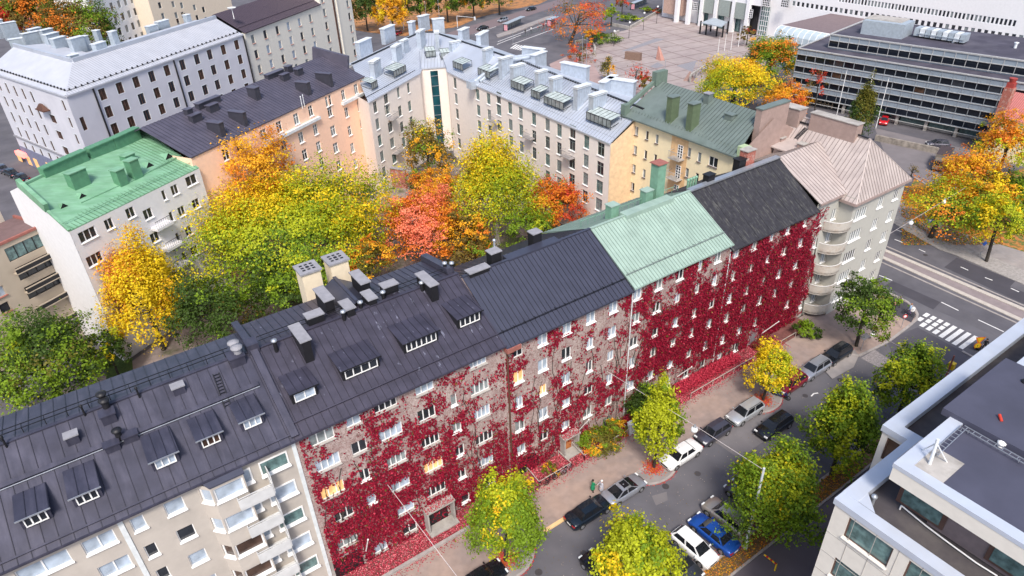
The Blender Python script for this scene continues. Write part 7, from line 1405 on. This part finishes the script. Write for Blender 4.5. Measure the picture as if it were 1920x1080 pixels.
# ------------------------------------------------------------------ people
def person(lab, px, py, face, top, legs, hair, skin=(.5, .3, .22), z=.12, pose='stand', coat=True, hold=None, cat='person', fig_scale=1.):
    b = at(px, py, z); th = thing('person', lab, cat, (b[0], b[1], z)); ca, sa = math.cos(face), math.sin(face)
    def W_(p): return (p[0]*ca-p[1]*sa, p[0]*sa+p[1]*ca, p[2])
    sw = .22 if pose == 'walk' else .03
    V = {'hip': (0, 0, .95, .15), 'waist': (0, 0, 1.1, .13), 'chest': (.01, 0, 1.32, .165), 'neck': (0, 0, 1.5, .06), 'jaw': (.01, 0, 1.57, .075), 'head': (.0, 0, 1.66, .105), 'crown': (0, 0, 1.74, .085)}
    E_ = [('hip', 'waist'), ('waist', 'chest'), ('chest', 'neck'), ('neck', 'jaw'), ('jaw', 'head'), ('head', 'crown')]
    for s, nm in ((1, 'l'), (-1, 'r')):
        f_ = sw*s; ar = .25 if (pose == 'reach' or (pose == 'walk' and s < 0)) else .03
        V['hj'+nm] = (0, s*.10, .90, .10); V['kn'+nm] = (f_*.5+.03, s*.10, .50, .065); V['an'+nm] = (f_-.02, s*.10, .08, .045); V['toe'+nm] = (f_+.15, s*.11, .04, .04)
        V['sh'+nm] = (0, s*.19, 1.42, .065); V['el'+nm] = (ar*.5-.02, s*.25, 1.15, .047); V['wr'+nm] = (ar+.06, s*.25, .92 if ar < .1 else 1.1, .032); V['pl'+nm] = (ar+.11, s*.245, .86 if ar < .1 else 1.09, .034)
        E_ += [('hip', 'hj'+nm), ('hj'+nm, 'kn'+nm), ('kn'+nm, 'an'+nm), ('an'+nm, 'toe'+nm), ('chest', 'sh'+nm), ('sh'+nm, 'el'+nm), ('el'+nm, 'wr'+nm), ('wr'+nm, 'pl'+nm)]
        for q in range(5):
            a = (q-2)*.018; ln = (.05, .075, .08, .075, .06)[q]; pz = V['pl'+nm]; dr = (.3, 0, -.95) if ar < .1 else (.95, 0, -.25)
            st = (pz[0], pz[1]+a, pz[2]); V['f%d'%q+nm] = (st[0]+dr[0]*ln, st[1]+a*.3+(s*-.035 if q == 0 else 0), st[2]+dr[2]*ln, .009); E_.append(('pl'+nm, 'f%d'%q+nm))
    ks = list(V); me = bpy.data.meshes.new('body'); me.from_pydata([W_(V[k]) for k in ks], [(ks.index(a), ks.index(b_)) for a, b_ in E_], []); o = bpy.data.objects.new('body', me); C.objects.link(o)
    md = o.modifiers.new('skin', 'SKIN'); md.use_smooth_shade = True
    for i, k in enumerate(ks): me.skin_vertices[0].data[i].radius = (V[k][3], V[k][3]*.9); me.skin_vertices[0].data[i].use_root = (i == 0)
    md2 = o.modifiers.new('sub', 'SUBSURF'); md2.levels = 1; md2.render_levels = 1
    dg = bpy.context.evaluated_depsgraph_get(); nm_ = bpy.data.meshes.new_from_object(o.evaluated_get(dg)); bpy.data.objects.remove(o)
    o = bpy.data.objects.new('body', nm_); C.objects.link(o); o.parent = th; nm_.materials.clear(); mt, ml, ms = mat('cloth_%.2f_%.2f_%.2f' % top, top, .9), mat('cloth_%.2f_%.2f_%.2f' % legs, legs, .9), mat('skin_%.2f' % skin[0], skin, .6)
    for m in (mt, ml, ms): nm_.materials.append(m)
    for p in nm_.polygons:
        zc_ = p.center.z; r_ = math.hypot(p.center.x, p.center.y); p.material_index = 2 if (zc_ > 1.5 or (r_ > .24 and .75 < zc_ < .9) or (pose != 'stand' and 1.02 < zc_ < 1.12 and r_ > .38)) else (0 if zc_ > (.88 if not coat else .6) or (r_ > .2 and zc_ > .85) else 1)
    mb = MB(); mb.lathe((b[0]-.015*ca, b[1]-.015*sa, z+1.64), [(.108, 0), (.122, .06), (.105, .12), (.05, .155)], 12); mb.build('hair', [mat('hair_%.2f_%.2f' % hair[:2], hair, .8)], th)
    if coat: mb = MB(); mb.lathe((b[0], b[1], z+.55), [(.235, 0), (.2, .3), (.17, .5)], 12); mb.build('coat', [mt], th)
    mb = MB()
    for s in (-1, 1): e = W_((.098, s*.035, 1.655)); mb.box((b[0]+e[0], b[1]+e[1], z+e[2]), (.02, .02, .012), face)
    n_ = W_((.115, 0, 1.61)); mb.box((b[0]+n_[0], b[1]+n_[1], z+n_[2]), (.03, .025, .04), face, 1); m3 = W_((.1, 0, 1.575)); mb.box((b[0]+m3[0], b[1]+m3[1], z+m3[2]), (.015, .05, .01), face, 2)
    mb.build('face', [m_black, ms, mat('lips', (.35, .1, .1), .7)], th); return th
person('person in a long green coat facing someone in pale grey on the pavement', 1111, 923, 0., (.01, .22, .10), (.02, .02, .02), (.02, .015, .01), pose='reach')
person('person in pale grey clothes with white hair, facing the green coat', 1127, 924, math.pi, (.42, .42, .48), (.35, .35, .40), (.7, .7, .7), pose='reach')
person('person in dark clothes pushing a cart of orange road signs by the crossing', 1843, 657, math.pi+.4, (.02, .02, .025), (.02, .02, .02), (.02, .02, .02), z=.02, pose='walk', coat=False)
person('person walking in grey beyond the corner building, by the grass', 1755, 355, 0.5, (.22, .2, .19), (.1, .09, .1), (.75, .75, .75), z=.12, pose='walk', coat=False)
person('cyclist in light blue with a white bag on the dark path', 1703, 590, 1.8, (.30, .45, .65), (.4, .25, .5), (.3, .15, .08), z=.13, pose='walk', coat=False)
person('pedestrian in pink beside the dark round corner tree', 1674, 583, 1.2, (.55, .18, .24), (.06, .03, .05), (.5, .4, .3), z=.13, pose='walk', coat=False)
person('pedestrian in dark grey behind the one in pink', 1683, 576, 1.2, (.06, .05, .06), (.04, .03, .04), (.15, .1, .08), z=.13, pose='walk', coat=False)
for i, (px, py, c_, d_) in enumerate(((985, 64, (.02, .02, .02), 'person in black waiting left of the others at the tram stop'), (996, 60, (.7, .7, .7), 'person in white waiting at the tram stop'), (1019, 53, (.03, .03, .05), 'person in dark blue nearest the right tram shelter'), (1011, 55, (.3, .3, .3), 'person in grey between those in white and dark blue'))):
    person(d_, px, py, 1., c_, (.03, .03, .03), (.05, .03, .02), z=.25, coat=False)
b_ = at(1703, 592, .13); mb = MB(); mb.box((b_[0]-.1, b_[1]-.35, 1.1), (.42, .3, .5)); tag(mb.build('bag', [m_white]), 'white square bag on the back of the cyclist in light blue', 'bag')
bicycle('bicycle ridden on the dark path by the person in light blue', 1703, 592, 1.8, m_black, None)
# sign cart
c = at(1832, 655, .02); cart = thing('sign_cart', 'hand cart carrying orange and yellow road signs by the crossing', 'cart', (c[0], c[1], 0))
mb = MB(); mb.box((c[0], c[1], .35), (1.0, .6, .1)); mb.tube((c[0], c[1]-.3, .2), (c[0], c[1]+.3, .2), .2, .2, 10); mb.bar((c[0]+.5, c[1], .45), (c[0]+1.1, c[1], 1.0), .05); mb.build('frame', [m_black], cart)
m_or = mat('sign_orange', (.85, .20, .01), .5); m_yl = mat('sign_yellow', (.9, .6, .02), .5)
cd = -CR[:, 2]; f2 = np.array([-cd[0], -cd[1], 0]); f2 /= np.linalg.norm(f2); s2 = np.array([-f2[1], f2[0], 0]); up = np.array([0, 0, 1.])
def disc(cen, r, n, m, off, o): pts = [cen+s2*(r*math.cos(t))+up*(r*math.sin(t))+f2*off for t in np.linspace(0, 2*math.pi, n, endpoint=False)]; o.add([tuple(p) for p in pts], [list(range(n))], m)
o = MB(); cc = np.array([c[0]-.35, c[1], .75]); disc(cc, .45, 20, 0, 0, o); disc(cc, .36, 20, 1, .01, o); o.bar(cc-up*.16+f2*.02, cc+up*.16+f2*.02, .06, .02, 2); o.build('round_sign', [m_or, m_yl, m_black], cart)
o = MB(); t0_ = np.array([c[0], c[1]+.1, 1.45]); tri = lambda r, off: [tuple(t0_+s2*(r*math.cos(a))+up*(r*math.sin(a))+f2*off) for a in (-math.pi/2, math.pi/6, 5*math.pi/6)]
o.add(tri(.75, 0), [(0, 1, 2)], 0); o.add(tri(.48, .01), [(0, 1, 2)], 1); o.bar(t0_-up*.5, t0_-up*1.1, .05, .05, 2); o.build('triangular_sign', [m_or, m_yl, m_black], cart)
# ------------------------------------------------------------------ lamps, wires, poles, signs
m_globe = mat('lamp_globe', (.85, .86, .88), .3); m_wire = mat('pale_wire', (.55, .5, .5), .6)
def seg_lamp(lab, p, r=.33, grp='globe lamps hung over the streets'):
    th = thing('street_lamp', lab, 'street lamp', tuple(p), group=grp); mb = MB(); mb.lathe((p[0], p[1], p[2]-r), [(r*.35, 0), (r*.85, r*.35), (r, r), (r*.8, r*1.6), (r*.3, r*1.95)], 14); mb.build('globe', [m_globe], th)
    mb = MB(); mb.lathe((p[0], p[1], p[2]+r*.85), [(r*.5, 0), (r*.3, .16), (.05, .3)], 10); mb.build('fitting', [m_galv], th)
def wire(lab, pts, r=.025): mb = MB(); mb.path([tuple(p) for p in pts], r, 5); return tag(mb.build('suspension_wire', [m_wire]), lab, 'wire')
pb = at(1397, 1028, 0); hp_ = above(pb, 878); pole = thing('lamp_pole', 'pale steel pole standing inside the largest street tree', 'pole', (pb[0], pb[1], 0)); mb = MB(); mb.tube((pb[0], pb[1], 0), (pb[0], pb[1], hp_), .15, .10, 10); mb.build('shaft', [m_silw], pole); mb = MB(); mb.lathe((pb[0], pb[1], 0), [(.22, 0), (.22, .35), (.15, .45)], 10); mb.build('base', [m_conc], pole)
ptop = np.array([pb[0], pb[1], hp_])
def onwall(px, py): s, z = onv(px, py, (0, V0-.05), (90, V0-.05)); return np.array([s, V0-.05, z])
wl1 = onwall(1138, 696)
def onseg(px, a, b): # point of a segment whose projection has image column px
    lo, hi = 0., 1.
    f = lambda t: (lambda v: 960+FPX*v[0]/-v[2])(CR.T @ (a*(1-t)+b*t-O3))
    s_ = f(1) > f(0)
    for _ in range(40):
        m_ = (lo+hi)/2
        if (f(m_) < px) == s_: lo = m_
        else: hi = m_
    return a*(1-lo)+b*lo
lp = onseg(1303, wl1, ptop); wire('thin wire from the creeper wall to the pale steel pole', [wl1, lp, ptop-[0, 0, .2]]); seg_lamp('globe lamp on the wire above the white car', lp-[0, 0, .45])
w2a = onwall(1552, 578); w2a[1] = YW; w2b = at(1790, 705, 6.); lp2 = onseg(1637, w2a, w2b); wire('thin wire from the corner balconies over the street', [w2a, lp2, w2b]); seg_lamp('globe lamp on the wire beside the dark corner tree', lp2-[0, 0, .4])
pE = thing('lamp_pole', 'brown pole with a yellow signal box near the office parapet', 'pole', (*at(1762, 735)[:2], 0)); bE = at(1762, 735); hE = above(bE, 667); mb = MB(); mb.tube((bE[0], bE[1], 0), (bE[0], bE[1], hE), .12, .09); mb.build('shaft', [m_rust], pE); mb = MB(); mb.box((bE[0]+.4, bE[1], hE*.62), (.6, .6, .8)); mb.build('signal_box', [m_yl], pE)
w3a = np.array([86.9, 37.9, 8.5]); w3b = at(1810, 352, 8.); l3, l4 = onseg(1709, w3a, w3b), onseg(1771, w3a, w3b); wire('thin wire over the avenue from the corner building', [w3a, l3, l4, w3b]); seg_lamp('globe lamp over the near lane of the avenue', l3-[0, 0, .35]); seg_lamp('globe lamp over the far verge of the avenue', l4-[0, 0, .2])
w4a = onwall(726, 908); w4b = at(860, 1085, 7.); wire('thin wire from the creeper wall down to the bottom edge', [w4a, w4b])
# flag poles standing out of the wall
for px0, py0, px1, py1, lab in ((1084, 808, 1104, 787, 'short white flagpole slanting from the creeper wall near the railed bed'), (1270, 706, 1297, 688, 'white flagpole slanting from the wall left of the golden tree'), (1427, 626, 1460, 603, 'longest white flagpole, slanting from the densest creeper'), (686, 1035, 690, 1012, 'small white flagpole at the lower left of the creeper wall')):
    a_ = onwall(px0, py0); s, z = onv(px1, py1, (0, V0-1.5), (90, V0-1.5)); mb = MB(); mb.tube(tuple(a_), (s, V0-1.5, z), .06, .05, 8); mb.lathe((s, V0-1.5, z-.06), [(.05, 0), (.09, .07), (.05, .14)], 8); tag(mb.build('flagpole', [m_white]), lab, 'flagpole', 'flagpoles on the creeper wall')
# bed railings
def rail(lab, pts, h=.75, grp='low rails round the leaf beds'):
    P_ = [np.array([*p, .12]) for p in pts]; th = thing('railing', lab, 'railing', tuple(P_[0]), group=grp); mb = MB()
    for a, b in zip(P_, P_[1:]): mb.bar(a+[0, 0, h], b+[0, 0, h], .06)
    mb.build('top_rail', [m_palek], th); seen = 0
    for a, b in zip(P_, P_[1:]):
        n_ = max(1, int(np.linalg.norm(b-a)/1.8))
        for k in range(n_+1): c = a*(1-k/n_)+b*(k/n_); mb = MB(); mb.box(tuple(c), (.06, .06, h)); mb.build('post', [m_palek], th); seen += 1
X_ = lambda px, py: float(at(px, py, .12)[0])
rail('pale rail around the bed with the dull orange bushes', [(X_(1074, 841), V0-.2), (X_(1093, 861), FV), (X_(1177, 814), FV), (X_(1168, 800), V0-.4)])
rail('pale rail around the small bed beside the arched gateway', [(X_(992, 890), V0-.2), (X_(1010, 912), FV), (X_(1071, 878), FV), (X_(1050, 858), V0-.3)])
rail('pale rail in front of the low crimson hedge', [(X_(1297, 748), FV), (X_(1414, 678), FV)])
rail('pale rail right of the golden tree', [(X_(1468, 650), FV), (X_(1495, 634), FV)])
mb = MB(); a_, b_ = X_(744, 1074), X_(880, 990); mb.bar((a_-8, FV-.05, .25), (b_, FV-.05, .25), .3, .28); tag(mb.build('bed_kerb', [m_kerb]), 'grey stone edging of the long leaf bed at the bottom', 'edging')
c = at(1189, 812, .12); mb = MB(); mb.box((c[0]-.3, c[1]+.2, .12), (.7, .5, 1.5)); mb.box((c[0]-.3, c[1]+.2, 1.62), (.8, .6, .08)); tag(mb.build('utility_cabinet', [m_silw]), 'pale grey utility cabinet between red leaves and the bright tree', 'cabinet')
# doorways on the creeper block
def door(parent, px0, py0, w_, h_, hood=False, m=m_brownf, arch=False):
    s, _ = onv(px0, py0, (0, V0), (90, V0)); mb = MB(); fw, fh = w_/2+.25, h_+.25
    def sheet_(hw, hh, y, mi):
        pts = [(s-hw, y, .12), (s+hw, y, .12), (s+hw, y, hh-(hw if arch else 0))]+([(s+hw*math.cos(t), y, hh-hw+hw*math.sin(t)) for t in np.linspace(.15, math.pi-.15, 12)] if arch else [])+[(s-hw, y, hh-(hw if arch else 0))]
        n_ = len(pts); bk = [(p[0], V0+.02, p[2]) for p in pts]; mb.add(pts+bk, [list(range(n_))]+[(i, (i+1) % n_, (i+1) % n_+n_, i+n_) for i in range(n_)], mi)
    sheet_(fw, fh, V0-.10, 1); sheet_(w_/2, h_, V0-.13, 0)
    mb.build('door', [m, m_conc], parent)
    if hood:
        mb = MB(); mb.box((s, V0-.5, h_+.3), (w_+1.0, 1.0, .16)); mb.box((s-w_/2-.35, V0-.45, .12), (.16, .9, h_+.2)); mb.box((s+w_/2+.35, V0-.45, .12), (.16, .9, h_+.2)); mb.box((s, V0-.8, .0), (w_+1.0, 1.2, .28)); mb.build('door_hood', [m_conc], parent)
        litter('fallen_leaves', 'crimson leaves lying on a door hood of the creeper wall', 300, lambda g: (s+g.uniform(-.5, .5)*(w_+.9), V0-.5+g.uniform(-.48, .48)), [L['cp'], L['c']], z=h_+.47)
    return s
door(B2, 826, 1003, 2.0, 2.5, True, m_black); door(B2, 655, 1062, 2.6, 2.4, False, m_black); door(B3, 990, 903, 2.6, 2.5, False, m_black, True); door(B3, 1062, 846, 1.1, 2.2, True, mat('orange_wood_door', (.45, .16, .05), .6)); door(B5, 1404, 662, 1.3, 2.4, False, m_galv)
for px, py in ((1228, 620), (1173, 640), (1387, 500)): pass
for x_ in (X34+.15, X45+.1): mb = MB(); mb.tube((x_, V0-.1, .2), (x_, V0-.1, ZE-.7), .06, .06, 8); mb.build('downpipe', [m_silw], B4 if x_ < 45 else B5)
# signs by the corner
def sign(lab, base, h, kind, cols_, grp=None):
    b = at(*base); th = thing('road_sign', lab, 'road sign', (b[0], b[1], 0), group=grp); mb = MB(); mb.tube((b[0], b[1], 0), (b[0], b[1], h), .04, .04, 8); mb.build('post', [m_galv], th); o = MB(); cc = np.array([b[0], b[1], h-.45])+f2*.06
    for k, (r, m) in enumerate(cols_): disc(cc, r, 4 if kind == 'sq' else 20, k, .01*k, o)
    o.build('sign_face', [m for r, m in cols_], th); return th
m_bls = mat('sign_blue', (.02, .10, .45), .5)
sign('blue square road sign on a post beside the low verge tree', (1735, 440), 3.0, 'sq', [(.6, m_bls), (.25, m_white)]); sign('small purple-blue sign on the far verge', (1837, 480), 2.6, 'sq', [(.4, m_bls)]); sign('grey backed sign on a post beneath the dark corner tree', (1614, 657), 2.6, 'sq', [(.6, m_capst)])
sign('small sign with a red rim on the paved corner', (1689, 616), 2.4, 'ro', [(.3, mat('sign_red', (.6, .02, .02), .5)), (.2, m_white)])
b_ = at(1445, 1040, .1); bar_ = thing('barrier', 'red and yellow striped barrier bar at the path behind the largest tree', 'barrier', (b_[0], b_[1], 0)); A_, B_ = at(1433, 1040, .9), at(1456, 1058, .9); mb = MB()
for k in range(6): mb.bar(A_*(1-k/6)+B_*(k/6), A_*(1-(k+1)/6)+B_*((k+1)/6), .1, .1, k % 2)
mb.build('bar', [m_yl, mat('sign_red', (1, 1, 1))], bar_); mb = MB(); mb.bar((B_[0], B_[1], 0), (B_[0], B_[1], .95), .1); mb.build('post', [m_yl], bar_)
# plaza furniture
c = at(1187, 112); mb = MB(); mb.box((c[0], c[1], 0), (1.2, 5., 2.2), .4); tag(mb.build('stone_block', [mat('brown_stone', (.20, .13, .10), .8)]), 'brown rectangular stone block on the plaza', 'sculpture')
c = at(1237, 112); mb = MB(); mb.add([(c[0]-.7, c[1]-1.3, 0), (c[0]+.7, c[1]-1.3, 0), (c[0]+.7, c[1]+1., 0), (c[0]-.7, c[1]+1., 0), (c[0], c[1]+1.0, 3.9), (c[0]+.3, c[1]+.3, 3.1)], [(0, 1, 5), (1, 2, 5), (2, 4, 5), (2, 3, 4), (3, 0, 4), (0, 5, 4), (3, 2, 1, 0)]); tag(mb.build('sculpture', [mat('pink_granite', (.42, .22, .18), .7)]), 'pink pointed stone blade standing on the plaza', 'sculpture')
c = at(1292, 150); mb = MB(); mb.box((c[0], c[1], 0), (2.6, 2.6, 2.4), .5, taper=.02); tag(mb.build('sculpture', [mat('brown_granite', (.26, .17, .15), .8)]), 'small brown pyramid stone at the plaza railing', 'sculpture')
def pole_(lab, base, ytop, cat, name, m=m_white, r=.09, grp=None, globe=False, z0=0):
    b = at(*base); h = above(b, ytop); th = thing(name, lab, cat, (b[0], b[1], 0), group=grp); mb = MB(); mb.tube((b[0], b[1], 0), (b[0], b[1], h), r, r*.6, 8); mb.build('shaft', [m], th)
    if globe: mb = MB(); mb.lathe((b[0], b[1], h), [(.15, 0), (.4, .3), (.15, .6)], 10); mb.build('globe', [m_globe], th)
    else: mb = MB(); mb.lathe((b[0], b[1], h), [(r, 0), (r*1.6, .1), (r*.5, .25)], 8); mb.build('finial', [m_galv], th)
    return th
FP = 'white flagpoles'
for (bx, by, yt, lab) in ((1562, 245, 133, 'flagpole in front of the glass office, left of the conifer'), (1642, 240, 148, 'flagpole in front of the glass office, beside the red car'), (1612, 240, 140, 'flagpole standing just behind the conifer'), (1346, 98, 72, 'leftmost short flagpole on the plaza'), (1358, 95, 64, 'second short flagpole on the plaza from the left'), (1370, 94, 55, 'third flagpole on the plaza'), (1384, 88, 48, 'fourth flagpole on the plaza, tallest'), (1398, 80, 42, 'rightmost plaza flagpole by the brown little tree')):
    pole_(lab, (bx, by), yt, 'flagpole', 'flagpole', grp=FP)
GL = 'plaza lamps'
for (bx, by, yt, lab) in ((1151, 87, 60, 'plaza lamp at the low end of the hedge'), (1179, 72, 44, 'plaza lamp in front of the stone bed'), (1206, 57, 26, 'plaza lamp at the right end of the round hedge'), (1231, 44, 14, 'plaza lamp nearest the white pillars')): pole_(lab, (bx, by), yt, 'street lamp', 'street_lamp', m_black, .08, GL, True)
for (bx, by, yt, lab) in ((802, 62, 4, 'tall thin mast behind the silver roof, left of two'), (826, 60, 2, 'tall thin mast behind the silver roof, right of two'), (1091, 130, 70, 'tall dark mast left of the plaza corner'), (1099, 132, 72, 'tall grey mast right beside the plaza corner mast'), (1300, 20, 0, 'thin mast near the entrance'), (1245, 150, 115, 'signal mast before the plaza railing'), (962, 80, 62, 'short mast at the boulevard crossing'), (1434, 190, 168, 'short pale mast behind the taupe roof')): pole_(lab, (bx, by), yt, 'mast', 'mast', m_galv, .1)
def arm_lamp(lab, base, ytop, tip, grp='signal gantries on the boulevard'):
    b = at(*base); h = above(b, ytop); e = at(*tip, h); th = thing('signal_gantry', lab, 'signal gantry', (b[0], b[1], 0), group=grp); mb = MB(); mb.tube((b[0], b[1], 0), (b[0], b[1], h), .14, .1, 8); mb.tube((b[0], b[1], h), tuple(e), .09, .06, 8); mb.build('mast_arm', [m_silw], th); mb = MB(); mb.box((e[0], e[1], h-.9), (.5, .5, 1.2)); mb.build('signal_head', [m_silw], th)
arm_lamp('gantry arm over the boulevard right of the amber trees', (858, 52), 30, (890, 33)); arm_lamp('gantry with a blue sign left of the silver roof peak', (757, 56), 34, (732, 40))
def shelter(lab, p0, p1, h=2.6): # bus shelter
    a, b = at(*p0, .25), at(*p1, .25); d = (b-a); Ls = np.linalg.norm(d); d /= Ls; n = np.array([-d[1], d[0], 0]); th = thing('tram_shelter', lab, 'shelter', tuple((a+b)/2), group='tram stop shelters'); an = math.atan2(d[1], d[0]); m = (a+b)/2
    mb = MB(); mb.box((m[0], m[1], h), (Ls+.6, 2.0, .18), an); mb.build('roof', [m_stl], th); mb = MB(); k_ = int(Ls/1.6)+1
    for k in range(k_+1): c = a*(1-k/k_)+b*(k/k_)+n*.8; mb.box((c[0], c[1], .25), (.12, .12, h-.25), an)
    mb.build('frame', [m_black], th); mb = MB(); mb.bar(a+n*.8+[0, 0, 1.2], b+n*.8+[0, 0, 1.2], .04, 1.9); mb.build('glass_wall', [m_glassg], th); mb = MB(); c = a-n*.1; mb.box((c[0], c[1], .4), (.15, 1.3, 1.9), an); mb.build('advert_panel', [mat('poster_pink', (.6, .3, .35), .5)], th)
shelter('long glass tram shelter at the near end of the platform', (948, 58), (980, 44)); shelter('short glass tram shelter beside the red tree', (1029, 50), (1043, 44))
shelter('pale tram shelter at the top behind the hedges', (1186, 18), (1215, 6))
mb = MB(); pts = [at(*Z9(700, 435), .0), at(*Z9(1060, 290), .0)]; 
for h_ in (.5, 1.0): mb.bar(pts[0]+[0, 0, h_], pts[1]+[0, 0, h_], .06)
for k in range(16): c = pts[0]*(1-k/15)+pts[1]*(k/15); mb.bar(c, c+[0, 0, 1.], .06)
tag(mb.build('tram_stop_fence', [mat('green_fence', (.10, .14, .13), .6)]), 'long low fence between the tram stop and the roadway', 'fence')
mb = MB(); a_, b_ = at(1640, 263), at(1757, 288); mb.bar(a_+[0, 0, .6], b_+[0, 0, .6], .5, 1.2); tag(mb.build('retaining_wall', [mat('rubble_stone', (.27, .24, .21), .95, 0, .35, 1.5)]), 'rough stone retaining wall beside the grey van', 'wall')
mb = MB(); c = at(1545, 200); mb.box((c[0], c[1], .6), (.3, 4.5, .15))
for k in range(5): mb.box((c[0], c[1]-2+k, 0), (.15, .15, 1.6))
mb.box((c[0], c[1], 1.4), (.2, 4.5, .12)); tag(mb.build('wooden_pallet_fence', [mat('pale_wood', (.55, .45, .32), .8)]), 'pale wooden slatted frame under the glass office', 'fence')
